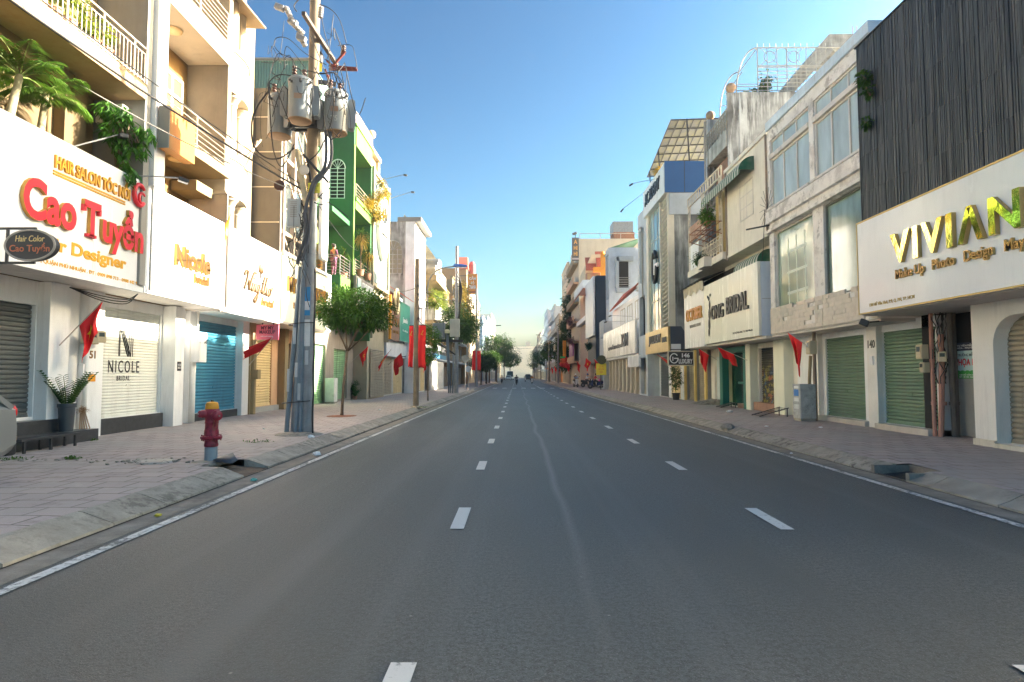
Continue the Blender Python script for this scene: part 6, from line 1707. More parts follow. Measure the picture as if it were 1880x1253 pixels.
g = MB(); g.quad((-10.2, 99.6, 18.9), (-8.0, 99.6, 18.9), (-8.3, 102, 21.2), (-10.2, 102, 21.2)); g.quad((-8.0, 99.6, 18.9), (-8.0, 104, 18.9), (-8.3, 103.6, 21.2), (-8.3, 102, 21.2)); o = g.build('tiled_roof', TERRA, b); md = o.modifiers.new('thick', 'SOLIDIFY'); md.thickness = .15
g = MB(); g.lathe((-7.6, 103, 17.2), [(.6, 0), (.6, 2.8), (.3, 3.4)], 12); g.build('barrel_sign', mat('dark_red_barrel', (.18, .04, .05), .5), b)
for i in range(4): window(b, S2, 8.28, 100.6, 103.2, 4 + 3.6 * i, 6.2 + 3.6 * i, 2, 1, WHITE, PANE, .1)
block('street_house', 'tall beige house behind the second banner pole', S2, 104, 142, 8.7, 17.5, mat('warm_beige_wall', (.34, .28, .2), .8, dirt=.3), 4, 5)
block('street_house', 'light blue house rising over the far street trees', S2, 160, 182, 9.0, 17, mat('light_blue_wall', (.24, .34, .45), .7), 4, 3)
block('street_house', 'grey glass house rising over the far street trees', S2, 182, 214, 8.8, 19, mat('grey_teal_wall', (.30, .37, .38), .6), 5, 4, pm=PANE_PALE)
block('street_house', 'beige stepped tower over the far street trees', S2, 214, 250, 9.0, 23, mat('pale_stone_wall', (.5, .47, .42), .8), 6, 4)
block('street_house', 'low white house under the trees on the sunlit side', S2, 142, 160, 9.2, 8, WHITE, 2, 3)
block('street_house', 'low cream house beyond the trees at the sunlit street end', S2, 250, 330, 9.0, 10, CREAM, 2, 6)
block('far_building', 'sunlit cream building closing the street at its far end', S2, 0, 1, 9, 10, CREAM, 2, 2) if False else None
b = thing('far_building', 'pale sunlit building closing the far end of the street', 'building', (8, 440, 0))
g = MB(); g.box(-14, 24, 430, 450, 0, 21.5); g.build('wall', mat('pale_yellow_far_wall', (.66, .60, .45), .8), b)
g = MB(); g.box(6, 9, 432, 440, 21.5, 25); g.build('roof_hut', GREYPL, b)
# pawn shop blade sign
t = thing('blade_sign', 'orange pawn shop blade sign high over the sunlit pavement', 'sign', (-7, 95, 14))
x0, _ = onY(859, 520, 95); x1, _ = onY(876, 520, 95); _, z1 = onY(867, 503, 95); _, z0 = onY(867, 540, 95)
g = MB(); g.box(x0, x1, 95, 95.2, z0, z1); g.build('panel', mat('orange_sign', (.62, .22, .015), .5), t)
for i, s_ in enumerate(('CẦM', 'ĐỒ', 'THANH')):
    zz = z1 - .95 - i * .72; letter_y(t, s_, 95, x0 + .2 if i != 1 else x0 + .45, x1 - .2 if i != 1 else x1 - .45, zz, zz + .6, .03, WHL, bold=.03)
g = MB(); g.box(x0 + .12, x1 - .12, 94.98, 95, z0 + .2, z0 + .38); g.build('dark_band', REDP, t)
g = MB()
for z in (z0 + .3, z1 - .3): g.bar((x0, 95.1, z), (-9.3, 95.1, z), .08)
g.build_each('bracket', BLACKM, t)
# ================================================================== STREET FURNITURE
def spline(pts, n=6):
    pts = [Vector(p) for p in pts]; out = []
    for i in range(len(pts) - 1):
        p0 = pts[max(i - 1, 0)]; p1 = pts[i]; p2 = pts[i + 1]; p3 = pts[min(i + 2, len(pts) - 1)]
        for k in range(n):
            t_ = k / n
            out.append(.5 * ((2 * p1) + (p2 - p0) * t_ + (2 * p0 - 5 * p1 + 4 * p2 - p3) * t_ * t_ + (3 * p1 - p0 - 3 * p2 + p3) * t_ ** 3))
    out.append(pts[-1]); return out
def pole(name, label, x, y, H, r0, r1, mt=None, group='concrete utility poles'):
    t = thing(name, label, 'utility pole', (x, y, .15), group)
    MB().tube([(x, y, .1), (x, y, H * .35), (x, y, H)], [r0, r0 + (r1 - r0) * .35, r1], 20).build('pole', mt or CONC, t, smooth=True, auto=True)
    return t
# ---- the transformer pole
PX, PY = -5.11, 15.1
p1 = pole('utility_pole', 'big concrete pole with conduits carrying three transformers beside the red hydrant', PX, PY, 12.2, .145, .118)
g = MB(); g.tube([(PX, PY, 5.9), (PX, PY, 12.2)], [.137, .122], 20); g.build('upper_pole', CONC_WARM, p1, smooth=True, auto=True)
g = MB(); g.lathe((PX - .2, PY, .13), [(.62, 0), (.5, .06), (.3, .1)], 18); g.build('concrete_mound', KERB, p1, smooth=True)
for (xb, r_, xt, zt, yy) in ((-5.60, .058, -5.33, 4.25, -.06), (-5.47, .048, -5.26, 4.3, -.03), (-5.36, .058, -5.24, 4.2, -.13), (-5.25, .05, -5.21, 6.0, -.12)):
    MB().tube([(xb, PY + yy, .15), (xb + (xt - xb) * .3, PY + yy, 1.4), (xt, PY + yy * .8, zt)], r_, 12).build('conduit', PVC, p1, smooth=True, auto=True)
for z in (.95, 2.85):
    g = MB(); cx = -5.36 if z < 2 else -5.28
    el = [(cx + (.34 if z < 2 else .3) * math.cos(t_), PY - .06 + .22 * math.sin(t_), z + .03 * math.cos(t_)) for t_ in [2 * math.pi * i / 26 for i in range(27)]]
    g.tube(el, .014, 6); g.build('strap', BLACKM, p1)
NP = -.138
for (x0, x1, z0, z1, col) in ((-5.19, -5.05, 3.05, 3.75, (.03, .22, .45)), (-5.18, -5.06, 3.18, 3.4, (.6, .62, .62)), (-5.18, -5.04, 2.3, 2.95, (.62, .62, .6)), (-5.16, -5.07, 1.85, 2.2, (.45, .47, .47)), (-5.43, -5.36, 2.35, 2.75, (.5, .52, .52)), (-5.38, -5.31, 1.55, 1.9, (.5, .52, .52)), (-5.3, -5.23, 1.0, 1.4, (.42, .45, .46)), (-5.56, -5.5, 1.2, 1.75, (.42, .45, .46))):
    g = MB(); n = 5
    off = NP if x1 > -5.21 else -.19
    for i in range(n + 1):
        x = x0 + (x1 - x0) * i / n; c_ = (x - (x0 + x1) / 2) / .14
        g.v += [(x, PY + off - .004 + .03 * c_ * c_ + (0 if z0 < 3.1 or x0 > -5.185 else -.0), z0), (x, PY + off - .004 + .03 * c_ * c_, z1)]
    for i in range(n): g.f.append([2 * i, 2 * i + 2, 2 * i + 3, 2 * i + 1]); g.m.append(0)
    if col[0] > .55 and z0 > 3.1:
        for i in range(len(g.v)): g.v[i] = (g.v[i][0], g.v[i][1] - .003, g.v[i][2])
    g.build('bill', mat('bill_%d' % int(col[0] * 1000 + z0 * 10), col, .7, var=.1, dirt=.5, dcol=(.3, .3, .3), dscale=9, streak=False), p1)
# arms
g = MB(); g.bar((-4.97, 13.9, 10.0), (-4.90, 16.3, 10.0), .09, .09); g.build('crossarm', mat('dark_brown_steel', (.07, .05, .04), .6, var=.3), p1)
g = MB(); g.bar((-5.3, 15.0, 8.95), (-4.6, 15.25, 8.95), .09); g.bar((-5.6, 15.2, 7.75), (-4.5, 15.2, 7.75), .1, .08); g.bar((-5.6, 14.95, 7.75), (-4.5, 14.95, 7.75), .1, .08); g.build_each('transformer_bracket', BLACKM, p1)
g = MB(); g.bar((-5.25, 14.85, 7.0), (-4.62, 14.85, 6.3), .06); g.bar((-5.15, 14.86, 6.9), (-4.98, 14.86, 5.9), .05); g.build('steel_brace', BLACKM, p1)
g = MB(); g.bar((-5.38, 14.8, 7.1), (-5.14, 14.84, 5.7), .2, .1); g.build('wooden_crossarm', mat('weathered_timber', (.42, .36, .24), .85, var=.2, dirt=.4), p1, bevel=.02)
g = MB(); g.lathe((-5.16, 14.72, 6.55), [(.06, 0), (.12, .02), (.12, .06), (.06, .08)], 14, axis=(0, -1, 0)); g.build_each('spool_insulator', mat('pale_porcelain', (.55, .5, .42), .3), p1)
g = MB(); g.lathe((-5.78, 14.8, 6.2), [(.08, 0), (.13, .02), (.13, .07), (.08, .09)], 14, axis=(0, -1, 0)); g.build_each('spool_insulator', mat('brown_porcelain', (.07, .028, .018), .35), p1)
g = MB(); g.box(-5.09, -4.80, 14.78, 14.79, 6.02, 6.27)
wp = g.build('warning_plate', mat('yellow_warning_plate', (.75, .62, .06), .5), p1)
letter_y(wp, 'CẤM LẠI GẦN\nCÓ ĐIỆN\nNGUY HIỂM', 14.78, -5.05, -4.84, 6.05, 6.24, .004, mat('olive_letters', (.2, .16, .02), .5), align='CENTER')
t = meter_box(-5.42, 14.98, 5.2, 0, -1, .33, .68, .22, 'grey louvred switch box strapped to the transformer pole', mat('switch_box_grey', (.42, .44, .43), .5, var=.06, dirt=.3), 'switch box', 'switch_box')
g = MB()
for i in range(9): g.box(-5.5, -5.34, 14.735, 14.742, 5.42 + .045 * i, 5.44 + .045 * i)
g.build('louvre', RAILG, t)
def insulator(g, p, d, L, r, n=4):
    pr = [(r * .4, 0)]
    for i in range(n):
        z = L * (i + .3) / n; pr += [(r * .45, z), (r, z + L * .08), (r, z + L * .14), (r * .45, z + L * .2)]
    g.lathe(p, pr + [(r * .4, L)], 10, axis=d)
def transformer(x, y, z, r, h, label, rad_dirs, plate=True):
    t = thing('transformer', label, 'transformer', (x, y, z), 'grey transformers on the pole')
    MB().lathe((x, y, z), [(r * .9, 0), (r, .02), (r, h - .05), (r * 1.04, h - .04), (r * 1.04, h - .005), (r * .9, h + .05), (r * .3, h + .09)], 28).build('tank', TANK, t, smooth=True, auto=True)
    g = MB(); g.lathe((x, y, z - .012), [(r * .92, 0), (r * .99, .013), (r * .99, .07)], 28); g.build('rusty_rim', mat('rust_stained_base', (.24, .15, .08), .8, var=.3), t, smooth=True, auto=True)
    for an in rad_dirs:
        d = Vector((math.cos(rad(an)), math.sin(rad(an)), 0)); s_ = Vector((-d.y, d.x, 0)); c = Vector((x, y, z + .12)) + d * (r + .09)
        for k in (-1, 0, 1):
            g = MB(); q = c + s_ * .10 * k
            pl = []
            hh = h - .25; w = .09
            for cx_, cz_, a0 in ((w - .05, hh - .1, 0), (-w + .05, hh - .1, 90), (-w + .05, .1, 180), (w - .05, .1, 270)):
                for j in range(5): pl.append((cx_ + .05 * math.cos(rad(a0 + 22.5 * j)), cz_ + .1 * math.sin(rad(a0 + 22.5 * j))))
            g.prism(pl, lambda u, v, kk: q + d * u + Vector((0, 0, v)) + s_ * (.02 * (2 * kk - 1)))
            g.build('radiator_fin', TANK, t)
    BP = MATS['brown_porcelain']
    for k, an in enumerate((250, 290, 330)):
        d = Vector((math.cos(rad(an)), math.sin(rad(an)), 0)); g = MB(); insulator(g, Vector((x, y, z + h * .86)) + d * r, d + Vector((0, 0, .2)), .12, .035, 2); g.build('bushing', BLACKM, t)
    for an in (70, 200):
        d = Vector((math.cos(rad(an)), math.sin(rad(an)), 0)); g = MB(); insulator(g, Vector((x, y, z + h + .05)) + d * r * .5, (0, 0, 1), .3, .06, 4); g.build('high_voltage_bushing', BP, t)
    if plate:
        g = MB(); d = Vector((.15, -1, 0)).normalized(); s_ = Vector((-d.y, d.x, 0)); c = Vector((x, y, z + h * .45)) + d * (r + .006)
        g.quad(c - s_ * .09, c + s_ * .09, c + s_ * .09 + Vector((0, 0, .13)), c - s_ * .09 + Vector((0, 0, .13))); g.build('name_plate', mat('rusty_name_plate', (.24, .16, .11), .5), t)
    g = MB(); g.bar((x, y, z + h * .35), (PX, PY, z + h * .35), .12, .1); g.bar((x, y, z + h * .75), (PX, PY, z + h * .75), .12, .1); g.build('hanger', BLACKM, t)
    return t
c = at(551, 188, 14.45); transformer(c.x, 14.45, 7.66, .28, .98, 'middle transformer, nearest of the three on the pole', (10, 170))
c = at(514, 200, 15.15); transformer(c.x, 15.15, 7.56, .285, .98, 'left transformer with a rusty bottom edge', (330,), False)
c = at(617, 200, 14.9); t = transformer(c.x, 14.9, 7.54, .28, .98, 'right transformer standing out against the green house', (15, 165))
letter_y(t, '75', 14.6, c.x - .04, c.x + .12, 7.74, 7.87, .006, mat('faded_number_paint', (.38, .4, .4), .6))
# cut-outs and lightning arresters
def cutout(p, d, L, mt, par, r=.07):
    g = MB(); insulator(g, p, d, L, r, 5); g.build('fuse_cutout', mt, par)
GP = mat('grey_porcelain', (.26, .25, .24), .4)
for (a_, b_, y) in (((524, 12), (538, 42), 13.9), ((534, 40), (556, 62), 14.0), ((546, 60), (560, 84), 14.05), ((590, 12), (588, 32), 14.6), ((632, 84), (629, 100), 16.2)):
    q0, q1 = at(*a_, y), at(*b_, y); cutout(q0, (q1 - q0).normalized(), (q1 - q0).length, GP if y < 16 else MATS['brown_porcelain'], p1, .065)
for px, py, y in ((512, 15, 13.9), (536, 42, 13.95), (552, 72, 14.0)):
    q = at(px, py, y); g = MB(); g.bar(q + Vector((-.08, 0, .05)), q + Vector((.12, 0, -.03)), .14, .12); g.build('fuse_housing', mat('grey_fuse_housing', (.22, .22, .22), .5), p1, bevel=.015)
RB = mat('red_brown_arm', (.10, .02, .015), .6, var=.2)
g = MB()
for a_, b_, y in (((606, 128), (634, 95), 16.1), ((604, 122), (654, 126), 15.9), ((600, 112), (612, 122), 16.2), ((604, 128), (656, 129), 15.9), ((597, 128), (604, 150), 16.0), ((602, 138), (604, 160), 15.9)):
    g.bar(at(*a_, y), at(*b_, y), .05)
g.build_each('switch_arm', RB, p1)
g = MB(); q = at(585, 120, 15.6); g.lathe(q, [(.09, 0), (.11, .05), (.11, .3), (.05, .36)], 12); g.build('switch_body', BLACKM, p1)
q = at(584, 125, 15.35); g = MB(); g.quad(q + Vector((-.12, 0, -.1)), q + Vector((.1, 0, -.1)), q + Vector((.1, 0, .12)), q + Vector((-.12, 0, .12))); g.build('phase_plate', MATS['yellow_warning_plate'], p1)
loops = [([(541, 120), (536, 108), (515, 98), (504, 84), (508, 70), (530, 72), (560, 98), (600, 120)], 14.3, .009),
 ([(492, 168), (470, 200), (462, 230), (466, 268), (488, 290), (515, 290), (540, 272)], 14.5, .019), ([(494, 160), (497, 230), (503, 280), (518, 306), (540, 265)], 14.4, .014),
 ([(488, 168), (474, 180), (468, 240), (474, 290), (495, 310)], 14.6, .005), ([(482, 170), (478, 230), (482, 270)], 14.6, .005),
 ([(586, 8), (608, 18), (625, 40), (636, 80)], 14.9, .011), ([(620, 84), (645, 84), (652, 104), (656, 128)], 15.9, .009),
 ([(590, 30), (596, 60), (606, 95)], 15, .01), ([(545, 22), (540, 12), (546, 2), (556, -8)], 14, .014),
 ([(538, 140), (512, 138), (494, 152), (493, 172)], 14.3, .014), ([(556, 142), (556, 132), (570, 131), (590, 136), (612, 134), (628, 150), (631, 168)], 14.4, .012),
 ([(612, 168), (613, 190), (608, 225), (594, 262), (580, 285), (560, 300)], 14.4, .014), ([(524, 150), (510, 180), (500, 215)], 14.2, .009),
 ([(545, 158), (548, 170), (556, 172), (562, 160)], 14.1, .006), ([(610, 165), (606, 150), (600, 175), (604, 185)], 14.5, .006),
 ([(634, 165), (640, 175), (632, 180), (625, 170)], 14.5, .006), ([(600, 60), (622, 74), (634, 96)], 15.5, .006),
 ([(590, 95), (596, 80), (605, 72)], 15.5, .008)]
for pts, y, r_ in loops:
    MB().tube(spline([at(a_, b_, y) for a_, b_ in pts]), r_, 6).build('cable', BLACK, p1, smooth=True)
THK = mat('thick_grey_cable', (.07, .075, .085), .55)
for pts in ([(598, 240), (599, 285), (594, 312), (578, 330), (570, 350), (560, 390), (562, 430), (550, 465), (546, 486)], [(606, 242), (609, 280), (604, 305), (590, 325), (576, 345), (570, 400), (566, 440), (553, 480)]):
    MB().tube(spline([at(a_, b_, 14.75) for a_, b_ in pts]), .042, 8).build('thick_cable', THK, p1, smooth=True)
rr = random.Random(33)
for k in range(40):
    a_ = (rr.uniform(495, 640), rr.uniform(20 if k % 3 == 0 else 110, 185)); b_ = (a_[0] + rr.uniform(-45, 45), a_[1] + rr.uniform(-20, 90)); m_ = ((a_[0] + b_[0]) / 2 + rr.uniform(-20, 20), max(a_[1], b_[1]) + rr.uniform(-50, 30))
    MB().tube(spline([at(*a_, 14.35), at(*m_, 14.3), at(*b_, 14.5)]), rr.uniform(.006, .014), 5).build('cable', BLACK, p1, smooth=True)
rr = random.Random(12)
for k in range(16):
    x0, y0 = rr.uniform(534, 562), rr.uniform(350, 450); pts = [(x0, y0)]
    for i in range(5): pts.append((pts[-1][0] + rr.uniform(-10, 10), pts[-1][1] + rr.uniform(8, 30)))
    MB().tube(spline([at(a_, b_, 14.85 - .02 * k % .2) for a_, b_ in pts]), rr.uniform(.006, .015), 5).build('cable', BLACK, p1, smooth=True)
for pts in ([(586, 362), (598, 350), (607, 345)], [(585, 362), (600, 370), (622, 385), (640, 400)], [(577, 372), (590, 376), (602, 372)]):
    MB().tube(spline([at(a_, b_, 14.9) for a_, b_ in pts]), .014, 6).build('cable', BLACK, p1, smooth=True)
MB().tube(spline([(-4.95, 14.98, z) if i % 2 else (-4.93, 14.96, z) for i, z in enumerate((.2, .7, 1.2, 1.7, 2.2, 2.7, 3.4, 4.2))]), .022, 6).build('cable', BLACK, p1, smooth=True)
e = Vector((-5.1, 14.98, 6.05))
cable([(-8.75, 9.9, 8.05), e], .022, 'thicker black cable running from the salon front to the transformer pole', .12)
cable([(-8.72, 10.1, 8.45), e + Vector((0, .05, .1))], .012, 'thin black cable above the thick one before the salon balcony', .1)
cable([(-8.75, 12.0, 7.4), e + Vector((0, 0, -.05))], .012, 'thin cable crossing the yellow balcony box towards the pole', .15, mt=RAILG)
cable([(-5.0, 15.2, 5.9), (-8.75, 33.5, 8.4)], .012, 'thin cable from transformer pole to the green house', .2)
cable([(-8.7, 33, 7.4), (-8.55, 41, 7.4), (-4.6, 28.1, 5.6)], .014, 'thin cable from the green house front to the banner pole', .2)
cable([(-4.6, 28.0, 5.9), (-4.83, 49.0, 7.6)], .014, 'thin cable between the two banner and switch poles', .4)
cable([(-4.6, 28.0, 5.5), (-7.9, 49.2, 8.6)], .010, 'thin cable from the banner pole to the weathered house', .3)

# ---- banner pole with the street lamp
p2 = pole('utility_pole', 'brownish concrete pole with red banners and a curved lamp arm', -4.58, 28.0, 6.9, .13, .10, CONC_WARM)
g = MB(); g.tube([(-4.58, 28, 5.02), (-4.1, 28, 5.05)], .022, 8); g.tube([(-4.58, 28, 4.62), (-4.1, 28, 4.62)], .022, 8)
g.tube(spline([at(785, 590, 28), at(785, 555, 28), at(786, 522, 28), at(793, 506, 28), at(806, 495, 28), at(822, 491, 28), at(838, 489, 28)]), .03, 8); g.build('lamp_arm', STEEL, p2, smooth=True)
q = at(845, 488, 28); g = MB(); g.lathe(q - Vector((.32, 0, 0)), [(.03, 0), (.07, .05), (.085, .35), (.05, .6), (.01, .66)], 12, axis=(1, 0, -.03)); lh = g.build('lamp_head', mat('blue_lamp_housing', (.03, .12, .42), .4), p2, smooth=True)
g = MB(); g.box(q.x - .2, q.x + .25, 27.95, 28.05, q.z - .1, q.z - .07); g.build('lamp_glass', WHL, lh)
g = MB(); rr = random.Random(3)
for z in (5.6, 5.2, 4.1): g.lathe((-4.50, 27.9, z), [(.03, 0), (.05, .02), (.05, .1), (.03, .12)], 8); g.tube(spline([(-4.5, 27.88, z), (-4.3, 27.8, z - .2), (-4.15, 27.85, z - .25), (-3.95, 27.9, z - .4)]), .012, 5)
g.build_each('cable_clamp', BLACKM, p2)
g = MB(); g.lathe((-4.58, 28, .14), [(.32, 0), (.25, .05), (.13, .08)], 14); g.build('concrete_mound', KERB, p2)
def banner(x0, x1, y, z0, z1, label, seed=0):
    t = thing('street_banner', label, 'banner', ((x0 + x1) / 2, y, z0), 'pairs of long red banners tied to the poles')
    g = MB(); U, V = 8, 14
    for j in range(V + 1):
        for i in range(U + 1):
            u = i / U; v = j / V
            g.v.append((x0 + (x1 - x0) * u + .03 * math.sin(v * 4 + seed) * v, y + .03 * math.sin(u * 7 + seed + v * 2) * (.3 + v), z1 - (z1 - z0) * v + .03 * math.sin(u * 5) * v))
    for j in range(V):
        for i in range(U):
            k = j * (U + 1) + i; g.f.append([k, k + U + 1, k + U + 2, k + 1]); g.m.append(0)
    o = g.build('cloth', RED, t, smooth=True); md = o.modifiers.new('thick', 'SOLIDIFY'); md.thickness = .008
    g = MB(); g.tube([(x0, y, z1), (x1, y, z1)], .015, 6); g.tube([(x0 + .02, y, z0 + .0), (x1 + .02, y, z0)], .012, 6); g.build('batten', BLACKM, t)
    g = MB(); cx = (x0 + x1) / 2; g.bar((cx - .04, y - .05, z1 - .45), (cx + .05, y - .05, z1 - .25), .03); g.bar((cx - .05, y - .05, z1 - .4), (cx + .04, y - .05, z1 - .46), .03); g.build('emblem', GOLDP, t)
    return t
banner(-4.90, -4.70, 27.88, 1.95, 3.84, 'long red banner on the left of the brownish lamp pole', 1)
banner(-4.47, -4.14, 27.88, 1.92, 3.86, 'long red banner on the right of the brownish lamp pole', 3)
# ---- switch pole
p3 = pole('utility_pole', 'tall concrete pole with grey switch boxes on a platform behind the banner pole', -4.83, 49, 11.9, .17, .13)
for xb, xt, zt in ((-5.4, -5.6, 4.9), (-5.25, -5.5, 4.8), (-5.1, -5.05, 3.2)): MB().tube([(xb, 48.8, .15), (xt, 48.8, zt)], .06, 8).build('conduit', PVC, p3, smooth=True)
g = MB(); g.bar((-6.8, 48.9, 4.3), (-4.3, 48.9, 4.3), .18); g.bar((-6.4, 48.9, 4.2), (-4.9, 48.9, 3.2), .12); g.build('platform', BLACKM, p3)
g = MB(); g.box(-6.7, -5.75, 48.5, 49.2, 4.45, 5.7); g.build('transformer_box', mat('slate_grey_box', (.16, .18, .2), .5), p3, bevel=.03)
g = MB(); g.box(-5.3, -4.55, 48.3, 48.75, 4.6, 6.0); g.build('switch_box', mat('putty_box', (.42, .41, .36), .6, dirt=.2), p3, bevel=.03)
g = MB()
for k in range(5): g.tube(spline([(-4.75, 48.8, 9.8 - .3 * k), (-4.4 - .05 * k, 48.7, 8.4), (-4.6, 48.7, 6.6 - .2 * k), (-4.75, 48.8, 6.0)]), .03, 5)
g.build('cable', BLACK, p3, smooth=True)
g = MB(); g.lathe((-5.55, 48.7, 4.9), [(.2, 0), (.22, .2), (.15, .3)], 10); g.build('cable_head', mat('cream_cable_head', (.6, .58, .4), .5), p3)
# ---- far poles
p4 = pole('utility_pole', 'far grey pole with a pair of red banners near the round traffic signs', -5.1, 77, 12.4, .17, .12)
banner(-5.62, -5.2, 76.8, 2.2, 4.6, 'left banner of the far pair beyond the round signs', 2); banner(-5.0, -4.55, 76.8, 2.2, 4.6, 'right banner of the far pair beyond the round signs', 5)
def lamp_post(x, y, H, label, arm=1.8):
    t = thing('street_lamp', label, 'street lamp', (x, y, .15), 'far street lamps')
    MB().tube([(x, y, .1), (x, y, H * .6)], [.12, .08], 8).build('post', STEEL, t, smooth=True)
    s_ = 1 if x < 0 else -1
    MB().tube(spline([(x, y, H * .55), (x, y, H * .85), (x + s_ * arm * .35, y, H * .97), (x + s_ * arm, y, H)]), .05, 6).build('arm', STEEL, t, smooth=True)
    g = MB(); g.bar((x + s_ * arm, y, H), (x + s_ * (arm + .9), y, H + .05), .25, .12); g.build('lamp_head', BLACKM, t)
lamp_post(-5.6, 110, 10.4, 'street lamp on a long arm before the light blue house'); lamp_post(6.6, 130, 10, 'street lamp on the shaded side among far houses')
for i, (x, y) in enumerate(((6.9, 105), (7.0, 150), (-5.2, 150))): pole('utility_pole', ('plain pole on the shaded side below the ivy', 'plain pole far on the shaded side', 'plain pole far among the trees on the sunlit side')[i], x, y, 9, .15, .11)
cable([(6.9, 105, 8.6), (7.0, 150, 8.6), (-5.2, 150, 8.4)], .03, 'far cables crossing the street below the cream end building', .5)
# ---- round traffic signs seen from behind
def round_sign(x, y, zc, r, label, mt):
    t = thing('traffic_sign', label, 'traffic sign', (x, y, .16), 'round signs on thin posts')
    MB().tube([(x, y, .1), (x, y, zc + r)], .035, 8).build('post', STEEL, t)
    MB().lathe((x, y - .05, zc), [(r, 0), (r, .03)], 24, axis=(0, -1, 0)).build('disc', mt, t)
    return t
round_sign(-5.05, 60, 3.2, .36, 'larger grey round sign back on its post beyond the switch pole', STEEL)
round_sign(-5.25, 66, 2.25, .33, 'smaller round sign lower down behind the grey disc', mat('blue_grey_disc', (.3, .36, .42), .5))
t = thing('round_sign', 'round white shop sign hanging by the shaded shopfront beside the red banner', 'sign', (-8.1, 46.5, 2.6))
MB().lathe((-7.95, 46.5, 3.0), [(.42, 0), (.42, .08)], 24, axis=(0, -1, 0)).build('disc', WHL, t); letter_y(t, 'BEAUTY\nSPA', 46.42, -8.2, -7.7, 2.85, 3.15, .01, GREYPL, align='CENTER'); g = MB(); g.bar((-8.75, 46.5, 3.0), (-8.3, 46.5, 3.0), .05); g.build_each('bracket', BLACKM, t)

# ---- hydrant
HX, HY, HZ = -5.13, 10.40, .17
t = thing('fire_hydrant', 'red fire hydrant with a yellow cap on a grey pipe', 'fire hydrant', (HX, HY, HZ))
MB().lathe((HX, HY, HZ - .02), [(.1, 0), (.099, .25)], 24).build('standpipe', mat('grey_hydrant_pipe', (.2, .24, .27), .55, var=.1, dirt=.3), t, smooth=True, auto=True)
MB().lathe((HX, HY, HZ), [(.098, .232), (.108, .24), (.112, .27), (.108, .285), (.103, .30), (.102, .345), (.125, .35), (.155, .356), (.168, .372), (.168, .402), (.158, .412), (.118, .418), (.115, .43), (.112, .50), (.11, .51), (.104, .525), (.101, .62), (.108, .63), (.108, .645), (.104, .655), (.106, .70), (.125, .76), (.128, .81), (.115, .855), (.1, .868)], 28).build('barrel', REDP, t, smooth=True, auto=True)
g = MB()
for k in range(8):
    an = k * math.pi / 4 + .3; g.lathe((HX + .145 * math.cos(an), HY + .145 * math.sin(an), HZ + .335), [(.012, 0), (.012, .1)], 6)
g.build('flange_bolt', REDP, t)
def nozzle(d, r, L, z):
    d = Vector(d).normalized(); p = Vector((HX, HY, HZ + z))
    n = MB().lathe(p + d * .05, [(r * .9, 0), (r * .9, L - .06), (r * 1.25, L - .055), (r * 1.25, L), (r * 1.1, L + .01), (r * 1.1, L + .035), (r * .8, L + .05), (r * .3, L + .055)], 20, axis=d).build('nozzle', REDP, t, smooth=True, auto=True)
    MB().lathe(p + d * (L + .095), [(.02, 0), (.016, .03)], 6, axis=d).build('cap_nut', mat('worn_steel_nut', (.3, .24, .22), .4, .5), n)
nozzle((-.62, -.78, 0), .052, .12, .785); nozzle((.80, -.58, -.05), .07, .12, .765)
MB().lathe((HX, HY, HZ), [(.104, .862), (.108, .875), (.104, .905), (.09, .965), (.07, .978), (.03, .985)], 24).build('yellow_cap', YEL, t, smooth=True, auto=True)
MB().lathe((HX, HY, HZ + .98), [(.022, 0), (.022, .03)], 5).build('operating_nut', BLACKM, t)
cp = spline([(HX + .14, HY - .12, HZ + .72), (HX + .15, HY - .13, HZ + .62), (HX + .11, HY - .13, HZ + .52), (HX + .075, HY - .11, HZ + .56), (HX + .09, HY - .08, HZ + .68)], 7)
g = MB()
for i in range(len(cp) - 1):
    a_, b_ = cp[i], cp[i + 1]; d = (b_ - a_); s_ = d.cross(Vector((0, 1, 0)) if i % 2 else Vector((.6, .8, 0))).normalized() * .007
    g.tube([a_ + s_, b_ + s_, b_ - s_, a_ - s_, a_ + s_], .0028, 4)
g.build('chain', RUST, t)
g = MB(); g.lathe((HX, HY, .13), [(.36, 0), (.27, .035), (.16, .05), (.1, .052)], 18)
for i, v in enumerate(g.v): g.v[i] = (v[0] + .03 * math.sin(v[1] * 17), v[1] + .03 * math.sin(v[0] * 23), v[2])
g.build('concrete_foot', KERB, t, smooth=True)
g = MB(); pts = [(-4.98, 10.62, .2), (-4.62, 10.36, .19), (-4.60, 10.2, .14), (-4.78, 10.14, .16), (-4.98, 10.22, .19)]
pts = [(-5.02, 10.62, .215), (-4.85, 10.60, .27), (-4.64, 10.3, .185), (-4.66, 10.14, .155), (-4.9, 10.12, .185), (-5.04, 10.3, .19)]
g.v = list(pts) + [(-4.86, 10.34, .235)]; g.f = [[i, (i + 1) % 6, 6] for i in range(6)]; g.m = [0] * 6
o = g.build('rubber_mat', mat('navy_rubber', (.015, .022, .035), .5), smooth=True); md = o.modifiers.new('thick', 'SOLIDIFY'); md.thickness = .012; tag(o, 'crumpled dark blue rubber mat lying at the foot of the red hydrant', 'mat')

